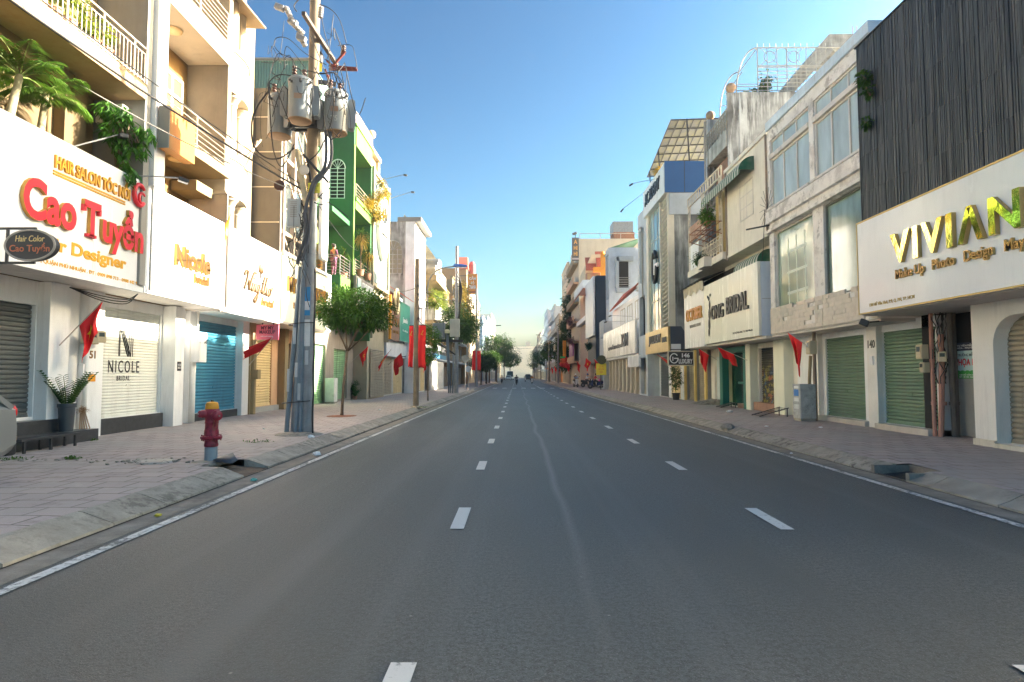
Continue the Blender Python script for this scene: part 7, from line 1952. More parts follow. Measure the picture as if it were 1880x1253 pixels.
# ---- cabinets
def cabinet(x0, x1, y0, y1, z0, z1, label, mt, notices=True):
    t = thing('electrical_cabinet', label, 'electrical cabinet', ((x0 + x1) / 2, (y0 + y1) / 2, z0), 'electrical cabinets')
    MB().box(x0, x1, y0, y1, z0 + .08, z1).build('case', mt, t, bevel=.015)
    MB().box(x0 + .02, x1 - .02, y0 + .02, y1 - .02, z0, z0 + .08).build_each('plinth', KERB, t)
    MB().box(x0 + .03, x1 - .03, y0 - .012, y0 + .002, z0 + .14, z1 - .05).build('door', mt, t, bevel=.006)
    return t
BILL = mat('bill_covered_grey_metal', (.33, .34, .33), .6, var=.25, vs=5, dirt=.9, dcol=(.05, .05, .05), dscale=11, streak=False, dlo=.52, dhi=.56)
t = cabinet(8.72, 9.22, 19.25, 19.75, .18, 1.32, 'grey bill covered cabinet before the tan folding gate', BILL)
g = MB()
for (z, h, c_) in ((.95, .2, (.05, .16, .4)), (.78, .12, (.55, .56, .55)), (.55, .14, (.5, .52, .5)), (1.18, .08, (.6, .6, .58))):
    g2 = MB(); g2.box(8.709, 8.715, 19.32, 19.62, z, z + h); g2.build('bill', mat('bill_r_%d' % int(z * 100), c_, .7, var=.15), t)
cabinet(-9.62, -9.15, 30.9, 31.5, .18, 1.45, 'pale grey cabinet by the first pale green shutter', mat('pale_cabinet', (.46, .48, .47), .6, var=.12, dirt=.5, dscale=4, streak=False))
g = MB(); g.tube([(9.25, 19.35, .15), (9.27, 19.4, 1.5), (9.3, 19.45, 3.0)], .055, 8); tag(g.build('conduit_pipe', mat('brown_pipe', (.2, .14, .1), .7, var=.2, dirt=.6), smooth=True), 'brown pipe rising beside the bill covered cabinet', 'pipe')
g = MB(); g.tube([(9.1, 19.5, .15), (9.15, 19.5, 1.5), (9.2, 19.5, 2.2)], .05, 8); tag(g.build('conduit_pipe', CREAM, smooth=True), 'cream pipe directly behind the bill covered cabinet', 'pipe')
meter_box(9.3, 19.4, 2.25, -1, 0, .26, .42, .22, 'cream meter box above the bill covered cabinet')
meter_box(-9.75, 13.95, 2.3, .8, -.6, .3, .3, .2, 'cream meter box left of house number 51'); meter_box(-9.7, 14.2, 2.35, .8, -.6, .22, .26, .18, 'cream meter box right beside house number 51')
g = MB(); g.tube([(-9.72, 13.85, .2), (-9.72, 13.85, 2.4)], .055, 10); tag(g.build('conduit_pipe', PVCW, smooth=True), 'white standpipe under the twin meter boxes by the plant', 'pipe')
g = MB(); g.box(-9.78, -9.66, 13.7, 13.74, 1.55, 1.85); tag(g.build('junction_box', WHITE, bevel=.01), 'small white junction box on the standpipe near the plant', 'junction box')
b0 = [o for o in bpy.data.objects if o.name == 'shop_house.001'][0]
letter_on(b0, '51', -1, 9.798, 14.08, 14.28, 1.98, 2.16, .008, [mat('brown_number', (.2, .1, .02), .4), BLKL], bold=.03, name='house_number')
g = MB(); fb(g, -1, 9.79, 9.798, 14.06, 14.3, 1.45, 1.62); g.build('yellow_plate', YEL, b0)
g = MB(); fb(g, -1, 9.61, 9.618, 17.42, 17.62, 1.72, 1.98); pl = g.build('notice_plate', BLACKM, b0); letter_on(pl, 'NICOLE\nBRIDAL', -1, 9.61, 17.44, 17.6, 1.78, 1.92, .003, WHL)
for k, (yy, zz) in enumerate(((13.2, 3.3), (13.35, 3.25), (13.0, 3.35))):
    o = MB().tube(spline([(-9.6, 13.1, 3.48), (-9.2, 13.5, zz), (-8.95, 14.0, zz - .02), (-8.9, 14.35, 3.5)]), .012, 5).build('cable', BLACK, smooth=True)
    tag(o, ('loose black cable under the salon sign, highest loop', 'loose black cable under the salon sign, middle loop', 'loose black cable under the salon sign, lowest loop')[(2, 0, 1)[k] if False else k], 'cable')
# ---- low things on the pavements
t = thing('bench', 'low black metal bench before the salon steps', 'bench', (-9.05, 11.9, .18))
MB().box(-9.2, -8.93, 11.15, 12.65, .39, .43).build('seat', BLACKM, t)
for y in (11.25, 11.9, 12.55):
    g = MB(); g.bar((-9.17, y, .17), (-9.17, y, .39), .04); g.bar((-8.96, y, .17), (-8.96, y, .39), .04); g.build_each('leg', BLACKM, t)
t = thing('broom', 'worn straw broom and sticks leaning by the white standpipe', 'broom', (-9.35, 13.7, .2))
rr = random.Random(1)
for k in range(5): MB().tube([(-9.5 + .05 * k, 13.42 + .04 * k, .19), (-9.66 + .02 * k, 13.66, .72 + .03 * k)], .014, 6).build('stick', mat('pale_stick', (.36, .25, .17), .8), t)
g = MB()
for k in range(240):
    d = rdir(rr); d.z = abs(d.z) * .5; leaf(g, Vector((-9.62, 13.66, .8)) + rdir(rr) * .06, d, rr.uniform(.08, .16), .012, .3)
g.build('bristles', mat('brown_straw', (.25, .13, .05), .9), t)
def ramp(x0, x1, y0, y1, h, label, mt=None):
    t = thing('ramp', label, 'ramp', ((x0 + x1) / 2, (y0 + y1) / 2, .17), 'small metal ramps')
    g = MB(); g.bar((x0, y0, .19), (x1, y0, .19 + h), .03); g.bar((x0, y1, .19), (x1, y1, .19 + h), .03)
    for i in range(9):
        k = (i + .5) / 9; g.bar((x0 + (x1 - x0) * k, y0, .19 + h * k), (x0 + (x1 - x0) * k, y1, .19 + h * k), .08, .012)
    g.build('deck', mt or BLACKM, t)
    for yy in (y0 + .02, y1 - .02):
        g = MB(); g.bar((x1 - .04, yy, .16), (x1 - .04, yy, .19 + h), .03); g.build_each('leg', mt or BLACKM, t)
ramp(8.3, 9.3, 21.4, 22.1, .28, 'black mesh ramp leaning before the cream pillar beside cabinet'); ramp(8.9, 9.6, 27.3, 27.9, .2, 'small black ramp at the teal framed door')
for i in range(3): 
    pass
g = MB()
for i in range(3): g.add([(8.7, 30.0 + .55 * i, .17), (9.8, 30.0 + .55 * i, .42), (9.8, 30.35 + .55 * i, .42), (8.7, 30.35 + .55 * i, .17), (9.8, 30.0 + .55 * i, .16), (9.8, 30.35 + .55 * i, .16)], [(0, 3, 2, 1), (0, 1, 4), (3, 5, 2), (1, 2, 5, 4), (0, 4, 5, 3)])
tag(g.build('ramp', KERB), 'brown concrete ramp of three strips before the white door', 'ramp')
rr = random.Random(21)
def rubble(name, label, c, n, R, s, mt, cat='rubble'):
    g = MB()
    for k in range(n):
        x = c[0] + rr.gauss(0, R[0]); y = c[1] + rr.gauss(0, R[1]); q = s * rr.uniform(.4, 1.3); b0 = len(g.v)
        g.ball((x, y, c[2] + q * .15), q, q * rr.uniform(.6, 1.3), q * rr.uniform(.25, .5), 6, 4)
        for i in range(b0, len(g.v)): g.v[i] = tuple(v + rr.uniform(-.15, .15) * q for v in g.v[i])
    o = g.build(name, mt); o['kind'] = 'stuff'; o['label'] = label; o['category'] = cat
rubble('rubble', 'broken pavers and stone chips between hydrant and salon', (-6.1, 10.35, .165), 70, (.45, .16), .035, KERB)
rubble('rubble', 'broken pavers scattered near the parked silver car', (-8.3, 10.5, .165), 30, (.5, .08), .03, KERB)
g = MB(); g.lathe((-6.0, 10.3, .15), [(.3, 0), (.27, .035), (.05, .04)], 9); tag(g.build('manhole_cover', mat('cracked_pale_concrete', (.36, .33, .29), .95, var=.25, bump=.6)), 'cracked round concrete cover in the pavement near the hydrant', 'manhole cover')
g = MB(); g.ball((5.92, 17.6, .12), .2, .28, .12, 9, 6)
for i, v in enumerate(g.v): g.v[i] = tuple(q + rr.uniform(-.02, .02) for q in v)
tag(g.build('broken_kerb_lump', KERB), 'broken lump of kerb beside the right road edge', 'kerb lump')
def litter(x, y, z, s, mt, label):
    g = MB(); g.ball((x, y, z + s * .35), s, s * .8, s * .45, 8, 6)
    for i, v in enumerate(g.v): g.v[i] = (v[0] + rr.uniform(-.25, .25) * s, v[1] + rr.uniform(-.25, .25) * s, max(z + .002, v[2] + rr.uniform(-.2, .2) * s))
    tag(g.build('plastic_bag', mt), label, 'litter', 'crumpled plastic litter')
PLA = mat('white_plastic_bag', (.6, .62, .63), .3, bump=0)
litter(-3.98, 12.35, .005, .09, PLA, 'crumpled clear plastic bag in the left gutter near the pole'); litter(-4.72, 14.2, .165, .08, PLA, 'white scrap of plastic at the foot of the transformer pole')
litter(8.1, 23.8, .17, .11, PLA, 'white plastic bag on the right pavement before the cream pillars'); litter(-3.98, 9.4, .005, .05, mat('teal_wrapper', (.1, .35, .3), .5), 'teal wrapper in the gutter near the hydrant'); litter(6.9, 17.3, .165, .05, PLA, 'small white scrap on the right pavement near the kerb')
litter(-4.06, 7.05, .005, .04, mat('yellow_leaf_litter', (.5, .4, .03), .6), 'yellow scrap in the left gutter nearest the camera')
for i, (x, y, z, r_) in enumerate(((5.55, 12.7, .006, .03), (-6.7, 16.4, .17, .04), (-5.6, 25.2, .17, .06), (8.2, 16.9, .17, .05))): litter(x, y, z, r_, PLA, ('tiny white scrap by the right edge line', 'white scrap on the left pavement before yellow shutter', 'white scrap on the left pavement between tree and banner pole', 'white scrap on the right pavement before green shutters')[i])

# ---- flags
flag((-9.66, 12.95, 2.22), (-8.95, 13.22, 3.2), .5, .75, 'red star flag on the pillar between salon shutter and number 51', (0, 0, 0), 2, True)
flag((-9.75, 22.4, 1.95), (-8.75, 22.0, 2.95), .5, .45, 'red flag blown flat beside the pink make-up sign', (-.75, -.1, .1), 4, False, span=(.5, 1.0))
flag((-8.9, 18.5, 5.6), (-8.6, 18.3, 6.5), .35, .5, 'red flag painted sunlit orange above the end of the white bridal signboard', (-.15, 0, 0), 5, False, mt=mat('sunlit_red_flag_cloth', (.8, .25, .02), .7), group='other flags')  # sun shining through red cloth is painted as orange
flag((9.35, 19.5, 2.35), (8.75, 20.1, 3.0), .45, 1.0, 'red star flag hanging limp beside the tan folding gate', (.1, 0, 0), 7, True, narrow=.75)
flag((9.62, 25.9, 2.2), (8.9, 27.6, 2.85), .6, .35, 'red flag draped before the dark teal framed doorway', (-.1, -.9, -.15), 3, False, narrow=.3)
flag((9.6, 29.75, 2.3), (8.8, 30.1, 2.9), .4, .75, 'red flag next to the cream meter cabinet by the October board', (0, .1, 0), 8, False)
flag((9.7, 39.2, 2.2), (8.7, 38.8, 2.9), .5, .5, 'red flag under the gold signboard', (.6, -.3, 0), 9, False)
flag((-9.6, 35.8, 2.4), (-8.6, 35.6, 3.3), .5, .7, 'red flag half hidden behind the street tree crown', (0, .1, 0), 11, True)
flag((-8.8, 38.9, 2.2), (-7.9, 38.6, 3.2), .6, .6, 'red flag streaming sideways below the ivory oval sign', (-.5, 0, -.2), 12, True)
flag((-8.9, 42.6, 2.3), (-7.9, 42.0, 3.1), .8, .9, 'red star flag spread open under the white canopy', (.1, 0, 0), 13, True, narrow=.1)
flag((8.75, 63.4, 2.4), (7.8, 63.2, 3.3), .6, .9, 'red flag by the yellow notice board', (0, 0, 0), 14, True); flag((8.7, 69, 2.6), (7.6, 68.6, 3.5), .7, .9, 'red flag on the navy building', (-.3, 0, 0), 15, True)
for i, (x, y, s_) in enumerate(((-8.4, 52, -1), (8.6, 80, 1), (8.5, 95, 1), (8.2, 112, 1), (8.2, 122, 1), (8.2, 134, 1), (8.2, 146, 1), (-8.3, 118, -1))):
    flag((x, y, 2.4), (x - s_ * 1.0, y - .3, 3.4), .7, 1.0, ('red flag behind the lamp pole banners', 'red flag before the orange house', 'red flag before the cream building', 'red flag below the ivy', 'red flag on the orange fronted shop', 'red flag on the terraced grey house', 'red flag before the tall grey tower', 'red flag on the sunlit side under far trees')[i], (0, 0, 0), 20 + i, False)
t = thing('lantern', 'red lantern cluster under the orange hanging board', 'lantern', (7.6, 104, 3))
for k, (x, y, z) in enumerate(((7.6, 104, 3.4), (8.0, 101, 3.2), (7.9, 103, 4.2))): MB().ball((x, y, z), .55, .55, .5, 14, 9).build('lantern_body', RED, t, smooth=True)
g = MB(); g.tube([(7.6, 104, 3.9), (8.55, 104.2, 4.4)], .03, 5); g.build_each('bracket', BLACKM, t)
board('shop_sign', 'orange vertical board hanging on the shaded side near the ivy', 1, 7.4, 7.9, 100.5, 101, 4.6, 7.2, ORANGE); board('shop_sign', 'yellow striped board under the ivy covered tower', 1, 8.1, 8.3, 104.5, 116, 4.5, 7.4, mat('yellow_orange_board', (.62, .36, .06), .5))
t = thing('vertical_sign', 'small green and red lit sign by the orange board', 'sign', (7.3, 99.5, 3.4))
for k, c_ in enumerate(((.05, .5, .1), (.8, .1, .03), (.8, .1, .03))):
    g = MB(); g.box(6.9, 7.7, 99.3, 99.5, 4.3 - .4 * k, 4.6 - .4 * k); g.build('band', mat('sign_band_%d' % (k > 0), c_, .5), t)
board('shop_sign', 'magenta board on the shaded side beyond the navy building', 1, 8.2, 8.4, 92, 98, 4.4, 6.4, mat('magenta_board', (.28, .06, .22), .5))
t = thing('notice_board', 'yellow notice board on a post before the white columns', 'notice board', (8.2, 61, .16))
MB().tube([(8.2, 61.05, .1), (8.2, 61.05, 3.0)], .05, 6).build('post', BLACKM, t); g = MB(); g.box(7.75, 8.75, 61, 61.04, 1.6, 2.75); pn = g.build('panel', mat('yellow_notice', (.62, .50, .05), .5), t)
letter_y(pn, 'GIỮ XE\nMIỄN PHÍ\n24/24', 61, 7.95, 8.55, 1.8, 2.6, .006, mat('red_print2', (.5, .1, .05), .5), align='CENTER')
MB().lathe((8.3, 61, 3.1), [(.45, 0), (.45, .05)], 18, axis=(0, -1, 0)).build('round_plate', mat('olive_disc', (.06, .06, .03), .5), t)
# ================================================================== PLANTS
def palm(x, y, z0, ztop, label, n=9, L=1.5, lean=(0, 0), seed=1):
    r = random.Random(seed); t = thing('palm', label, 'palm', (x, y, z0), 'palms behind the salon sign')
    top = Vector((x + lean[0], y + lean[1], ztop)); base = Vector((x, y, z0))
    MB().tube([base, base.lerp(top, .5), top], [.09, .07, .055], 10).build('trunk', mat('palm_trunk_green_grey', (.25, .22, .13), .8, var=.3, vs=7), t, smooth=True)
    g = MB(); gs = MB()
    for k in range(n):
        an = k * 2.4 + r.uniform(-.3, .3); el = r.uniform(.25, 1.15)
        palm_frond(g, gs, top - Vector((0, 0, .05)), Vector((math.cos(an) * math.cos(el), math.sin(an) * math.cos(el), math.sin(el))), L * r.uniform(.8, 1.1), r, 34, .026, .9, .42)
    gs.build('frond_stem', mat('frond_stem', (.16, .22, .05), .6), t); g.build('fronds', LEAF_P, t)
palm(-9.15, 10.75, 5.9, 7.05, 'taller palm behind the salon sign, thick trunk at the photo edge', 11, 1.0, (.1, .15), 3)
palm(-9.35, 11.75, 5.9, 7.15, 'thinner leaning palm behind the salon sign with drooping fronds', 9, .85, (.05, .1), 5)
t = thing('hanging_shrub', 'big leafy rubber plant spilling over the corner of the salon sign', 'plant', (-9.0, 13.95, 6.2))
r = random.Random(9); g = MB()
for k in range(30):
    u = r.random(); z = 7.75 - 1.75 * u; w = .5 * (1 - u * .75) + .08
    c = Vector((-8.95 + r.uniform(-w, w) * .8 + .04, 13.75 + r.uniform(-w, w) * .7 + .15 * (1 - u), z))
    for i in range(20):
        d = rdir(r); d.z = -abs(d.z) - .35
        leaf(g, c + rdir(r) * .14, d, r.uniform(.16, .27), r.uniform(.07, .10), .25)
g.build('foliage', leafmat('glossy_green_leaves', (.02, .09, .012), (.07, .2, .025), .3), t)
g = MB()
for k in range(6): g.tube(spline([(-9.2, 13.9, 6.1), (-9.1 + r.uniform(-.1, .1), 13.8, 7.0), (-8.95 + r.uniform(-.3, .3), 13.8 + r.uniform(-.3, .2), 7.5), (-8.8 + r.uniform(-.2, .2), 13.8, 6.9)]), .014, 5)
g.build('stem', BARK, t)
for i, (px, py, k) in enumerate(((70, 30, 'bush'), (100, 40, 'spiky'), (128, 52, 'bush'), (196, 96, 'spiky'), (172, 92, 'bush'))):
    yy, zz = onX(px, py, -8.95)
    potted('balcony_plant', ('bushy plant on the salon balcony nearest the photo edge', 'spiky plant on the salon balcony between two bushes', 'bushy plant in a pale pot on the salon balcony by the wall', 'spiky potted plant at the right end of the salon balcony', 'low leafy plant beside the last spiky one on the salon balcony')[i], -8.98, yy, 8.42, .28, .15, .33, .62 if i < 3 else .45, leafmat('balcony_leaves', (.05, .12, .02), (.22, .28, .05), .4), i + 3, k)
potted('pot_plant', 'tall dark cylinder pot with arching glossy stems on the salon step', -9.5, 13.02, .42, .58, .16, .17, .78, LEAF_Z, 4, 'stems', mat('dark_slate_pot', (.03, .04, .05), .45))
potted('pot_plant', 'dark cypress-like shrub in a pot beside the 146 shutters', 9.15, 35.9, .17, .4, .22, .32, 1.7, LEAF_D, 6, 'bush', BLACKM, n=60)
potted('pot_plant', 'small leafy plant at the foot of the second pale green shutter', -9.5, 36.2, .17, .2, .14, .25, .9, LEAF_Z, 7, 'bush')
tree('street_tree', 'young street tree with a dense round crown beside the transformer pole', -6.15, 21.7, .16, 4.5, (1.45, 1.3, .85), .052, LEAF, 4, 75, 105, .13, (.32, .1), .42, 'street trees', flat=.35)
g = MB(); g.lathe((-6.15, 21.7, .15), [(.55, 0), (.5, .03), (.1, .05)], 14); struct(g.build('soil', mat('red_tree_soil', (.2, .08, .045), .95, var=.3)))
tree('street_tree', 'narrow bright green tree peeping out behind the lamp pole', -5.05, 35, .16, 4.4, (.62, .62, 1.25), .04, leafmat('bright_tree_leaves', (.035, .1, .012), (.1, .22, .02)), 8, 60, 50, .13, (0, 0), .4, 'street trees', flat=.9)
tree('street_tree', 'dark bushy tree behind the switch boxes', -5.6, 57, .16, 7.9, (2.0, 1.8, 1.75), .1, LEAF_D, 11, 120, 60, .22, (.1, 0), .5, 'street trees', flat=.7)
for i, (x, y, H, R, L) in enumerate(((-5.4, 92, 4.6, 1.7, .26), (-5.2, 104, 5.0, 2.0, .28), (-5.3, 117, 6.0, 2.2, .3), (-4.6, 136, 10.5, 3.6, .4), (-5.5, 156, 11.5, 4.2, .45), (-3.8, 178, 11, 4.2, .5), (-2.6, 215, 9.5, 3.6, .5))):
    tree('street_tree', ('small tree first after the second banner pair', 'small tree second after the far banner pair', 'middling tree third after the far banner pair', 'tall tree at the start of the far grove', 'biggest spreading tree of the far grove', 'tree at the right edge of the far grove', 'smallest far tree before the cream end building')[i], x, y, .16, H, (R, R, R * .75), .12 + .01 * i, (LEAF_D, LEAF_D, LEAF, LEAF_D, LEAF, LEAF_D, LEAF)[i], 20 + i, 70, 40, L, (0, 0), .5, 'street trees', flat=.6)
for i, (x, y, H, R) in enumerate(((7.0, 135, 9, 1.8), (7.2, 190, 9.5, 2.2), (6.8, 250, 11, 3))):
    tree('street_tree', ('thin tree on the shaded side before the pale tower', 'tree on the shaded side further down', 'last tree of the shaded side near the end building')[i], x, y, .16, H, (R, R, R * 1.2), .12, LEAF_D, 40 + i, 50, 40, .4, (0, 0), .5, 'street trees', flat=.8)
def creeper(label, pts, n, L, mt, seed, rad_=.5, group='creepers on the house fronts'):
    r = random.Random(seed); g = MB()
    for k in range(n):
        a_, b_ = r.choice(pts); c = Vector(a_).lerp(Vector(b_), r.random()); rr_ = rad_ * r.uniform(.5, 1.2)
        for i in range(26):
            d = rdir(r); leaf(g, c + d * rr_ * r.random() ** .5, d + Vector((0, 0, -.4)), L * r.uniform(.7, 1.3), L * .5, .3)
    t = thing('climbing_plant', label, 'climbing plant', pts[0][0], group); g.build('foliage', mt, t)
    s = MB()
    for a_, b_ in pts: s.tube([a_, b_], .03, 5)
    s.build('stem', BARK, t)
creeper('thick ivy climbing the flank of the beige tower on the shaded side', [((8.9, 103.7, 3), (8.9, 103.7, 17)), ((8.3, 104.5, 3), (8.3, 104.5, 15)), ((8.1, 108, 3), (8.1, 108, 11)), ((9.4, 103.7, 5), (9.2, 103.7, 18.5)), ((7.8, 112, 3), (8.0, 112, 9))], 260, .42, LEAF_D, 1, .9)
creeper('yellow flowering creeper hanging down the cream balconies', [((-8.0, 84.5, 14), (-7.4, 84.5, 8)), ((-7.8, 90, 15), (-7.0, 90, 9)), ((-8.0, 87, 15), (-8.0, 87, 7)), ((-7.6, 96, 14), (-6.9, 96, 7))], 120, .36, LEAF_Y, 2, .9)
creeper('leafy plants along the curved concrete terrace', [((-7.9, 60.4, 8.5), (-7.7, 67, 8.6)), ((-7.8, 60.4, 8.8), (-9.6, 60.3, 8.6)), ((-8.1, 66, 10.6), (-8.0, 67.8, 8.5)), ((-8.6, 62, 10.0), (-8.2, 67, 10.2))], 90, .26, leafmat('terrace_leaves', (.05, .12, .02), (.2, .25, .04)), 3, .5)
creeper('yellow flowering shrub on the green house top balcony', [((-8.6, 33.5, 11.3), (-8.5, 36.2, 11.4)), ((-8.5, 35.6, 11.6), (-8.2, 36.6, 12.6)), ((-8.7, 34.5, 11.5), (-8.4, 36.4, 11.2)), ((-8.4, 36.2, 10.9), (-8.2, 37.2, 11.6))], 60, .15, LEAF_Y, 4, .42)
creeper('small yellow flowering plant beside the oval sign top', [((-8.45, 37.2, 13.6), (-8.3, 38.8, 13.0))], 16, .14, LEAF_Y, 5, .3)
creeper('green plant in the rusty rack of the latticed balcony', [((8.5, 27.0, 8.6), (8.6, 28.4, 8.9)), ((8.5, 27.3, 9.2), (8.6, 27.9, 8.4))], 26, .13, leafmat('rack_plant_leaves', (.03, .1, .015), (.1, .22, .03)), 6, .32, 'balcony greenery')
creeper('dark shrub in the planter box of the latticed balcony', [((8.6, 28.6, 7.1), (8.6, 29.8, 7.2))], 16, .11, LEAF_D, 7, .3, 'balcony greenery')
creeper('green plants inside the white steel roof cage', [((11.2, 30, 15.3), (12.4, 30, 15.5)), ((12, 29.8, 15.4), (12.3, 29.8, 16.3)), ((14.5, 29.8, 15.4), (16.5, 29.8, 15.5))], 30, .2, LEAF, 8, .35, 'balcony greenery')
creeper('faint plants under the yellowed roof canopy of the academy', [((8.9, 37.5, 14.3), (8.9, 39, 14.5))], 12, .16, LEAF_Y, 9, .3, 'balcony greenery')
creeper('weed with drooping leaves growing out of the black battens', [((8.5, 14.95, 8.95), (8.45, 14.7, 8.75)), ((8.5, 14.8, 8.6), (8.45, 14.55, 8.3))], 9, .13, LEAF, 10, .14, 'weeds on the black batten wall')
creeper('smaller weed lower down on the black battens', [((8.5, 14.85, 7.75), (8.5, 14.75, 7.7))], 4, .1, LEAF, 11, .11, 'weeds on the black batten wall')
creeper('plants along the tiled house balcony on the shaded side', [((8.1, 70, 4.8), (8.2, 71, 5.2))], 12, .2, LEAF_D, 12, .4, 'balcony greenery')
creeper('purple brown shrub hanging on the cream building balconies', [((8.0, 90.5, 6.5), (8.0, 95, 7)), ((8.0, 91, 9.4), (8, 93, 9.8))], 24, .3, leafmat('purple_leaves', (.10, .05, .06), (.2, .1, .12)), 13, .6, 'balcony greenery')
for i, (x, y, z, h) in enumerate(((-8.5, 33.2, 6.95, 2.4), (-8.45, 34.6, 6.95, 1.7), (-9.1, 32.1, 6.6, 1.5))):
    r = random.Random(30 + i); t = thing('dracaena', ('tall yellowing dracaena before the green column', 'second drooping dracaena right of the green column', 'small dracaena beside the woman on the green balcony')[i], 'potted plant', (x, y, z), 'dracaenas on the green house')
    g = MB(); pot(g, (x, y, z), .16, .2, .35); g.build('pot', mat('clay_pot', (.3, .15, .09)), t); MB().tube([(x, y, z + .3), (x, y, z + h)], .04, 6).build('stem', BARK, t)
    g = MB(); gd = MB()
    for q in range(150 if i < 2 else 60):
        an = r.uniform(0, 6.28); el = r.uniform(-1.0, 1.2); d = Vector((math.cos(an) * math.cos(el), math.sin(an) * math.cos(el), math.sin(el)))
        leaf(gd if (el < .1 and i < 2) else g, Vector((x, y, z + h - r.uniform(0, .55))), d, r.uniform(.4, .75), .055, .45)
    g.build('leaves', LEAF_P, t)
    if gd.v: gd.build('dry_leaves', LEAF_DRY, t)
def weeds(x, y, z, n, s, label, seed):
    r = random.Random(seed); g = MB()
    for k in range(n):
        d = rdir(r); d.z = abs(d.z) + .3; leaf(g, Vector((x + r.gauss(0, s), y + r.gauss(0, s * .6), z)), d, r.uniform(.05, .12), .025, .3)
    o = g.build('weeds', LEAF_P); o['kind'] = 'stuff'; o['label'] = label; o['category'] = 'weeds'
weeds(-8.55, 10.55, .16, 60, .09, 'small weeds in the pavement seam by the silver car', 1); weeds(-7.6, 10.6, .165, 60, .07, 'small weeds in the pavement seam before the salon', 2); weeds(-9.3, 13.5, .17, 50, .08, 'weeds at the broom below the salon step', 3); weeds(-4.3, 27.8, .15, 90, .16, 'weeds round the foot of the lamp pole', 4); weeds(-5.6, 13.3, .165, 40, .16, 'thin moss strip in the pavement beside hydrant', 5)

# ================================================================== VEHICLES AND PEOPLE
def skin_mesh(joints, edges, root, levels=2):
    """joints: name -> (pos, radius); grown with a skin modifier and returned as verts / faces"""
    names = list(joints); ix = {n: i for i, n in enumerate(names)}
    me = bpy.data.meshes.new('skeleton'); me.from_pydata([tuple(joints[n][0]) for n in names], [(ix[a_], ix[b_]) for a_, b_ in edges], [])
    o = bpy.data.objects.new('skeleton', me); COL.objects.link(o)
    sk = o.modifiers.new('skin', 'SKIN'); sk.use_smooth_shade = True
    for i, n in enumerate(names):
        r_ = joints[n][1]; me.skin_vertices[0].data[i].radius = (r_, r_) if not isinstance(r_, tuple) else r_
        me.skin_vertices[0].data[i].use_root = (n == root)
    sb = o.modifiers.new('sub', 'SUBSURF'); sb.levels = levels; sb.render_levels = levels
    bpy.context.view_layer.update()
    ev = o.evaluated_get(bpy.context.evaluated_depsgraph_get()); m2 = ev.to_mesh()
    vs = [tuple(v.co) for v in m2.vertices]; fs = [list(p.vertices) for p in m2.polygons]
    ev.to_mesh_clear(); bpy.data.objects.remove(o); bpy.data.meshes.remove(me)
    return vs, fs
def person(label, M, J, cloth, hair='short', legs=None, scale=1.0, group=None):
    """J: joint -> local position (metres, facing -Y); M: placing matrix"""
    R = dict(pelvis=.125, belly=.115, chest=.135, neck=.052, jaw=.07, head=.098, crown=.085, shL=.062, shR=.062, elL=.042, elR=.042, wrL=.03, wrR=.03, haL=.034, haR=.034, fiL=.018, fiR=.018, thL=.036, thR=.036,
             hipL=.088, hipR=.088, knL=.058, knR=.058, anL=.04, anR=.04, ftL=.036, ftR=.036)
    J = {k: Vector(v) for k, v in J.items()}
    for s_ in 'LR':
        d = (J['ha' + s_] - J['el' + s_]).normalized(); J['wr' + s_] = J['ha' + s_] - d * .07; J['fi' + s_] = J['ha' + s_] + d * .08
    pos = {k: M @ (v * scale) for k, v in J.items()}
    E = [('pelvis', 'belly'), ('belly', 'chest'), ('chest', 'neck'), ('neck', 'jaw'), ('jaw', 'head'), ('head', 'crown')]
    for s_ in 'LR': E += [('chest', 'sh' + s_), ('sh' + s_, 'el' + s_), ('el' + s_, 'wr' + s_), ('wr' + s_, 'ha' + s_), ('ha' + s_, 'fi' + s_), ('pelvis', 'hip' + s_), ('hip' + s_, 'kn' + s_), ('kn' + s_, 'an' + s_), ('an' + s_, 'ft' + s_)]
    t = thing('person', label, 'person', M.translation, group)
    def grow(names, fat, name, mt, root):
        js = {n: (pos[n], R[n] * scale * fat) for n in pos if n in names}; ed = [e for e in E if e[0] in names and e[1] in names]
        vs, fs = skin_mesh(js, ed, root); g = MB(); g.add(vs, fs); return g.build(name, mt, t, smooth=True)
    grow(set(pos), 1.0, 'body', SKIN, 'pelvis')
    top = {'pelvis', 'belly', 'chest', 'shL', 'shR', 'elL', 'elR'}
    grow(top, 1.16, cloth[0], cloth[1], 'pelvis')
    grow({'pelvis', 'hipL', 'hipR', 'knL', 'knR', 'anL', 'anR'}, 1.13, cloth[2], cloth[3], 'pelvis')
    h = pos['head']; up = (pos['crown'] - pos['jaw']).normalized(); fw = (M.to_3x3() @ Vector((0, -1, 0))).normalized()
    g = MB(); q = h + up * .035 * scale - fw * .015
    g.ball(q, .108 * scale, .118 * scale, .112 * scale, 14, 10)
    if hair != 'helmet':
        g.v = [tuple(Vector(v) - fw * max(0, (Vector(v) - q).dot(fw)) * .35) for v in g.v]
        if hair == 'bun': g.ball(q - fw * .1 + up * .06, .055, n=10, k=8)
    g.build('helmet' if hair == 'helmet' else 'hair', cloth[4] if hair == 'helmet' else HAIR, t, smooth=True)
    g = MB(); sd = up.cross(fw)
    for e in (-1, 1): g.ball(h + fw * .093 * scale + sd * .036 * e * scale + up * .005, .012 * scale, n=8, k=6)
    g.build('eyes', HAIR, t)
    g = MB(); g.ball(h + fw * .105 * scale - up * .03 * scale, .014 * scale, .02 * scale, .022 * scale, 8, 6)
    g.build('nose', SKIN, t, smooth=True)
    return t
def placed(x, y, z, rz): return Matrix.Translation((x, y, z)) @ Matrix.Rotation(rz, 4, 'Z')
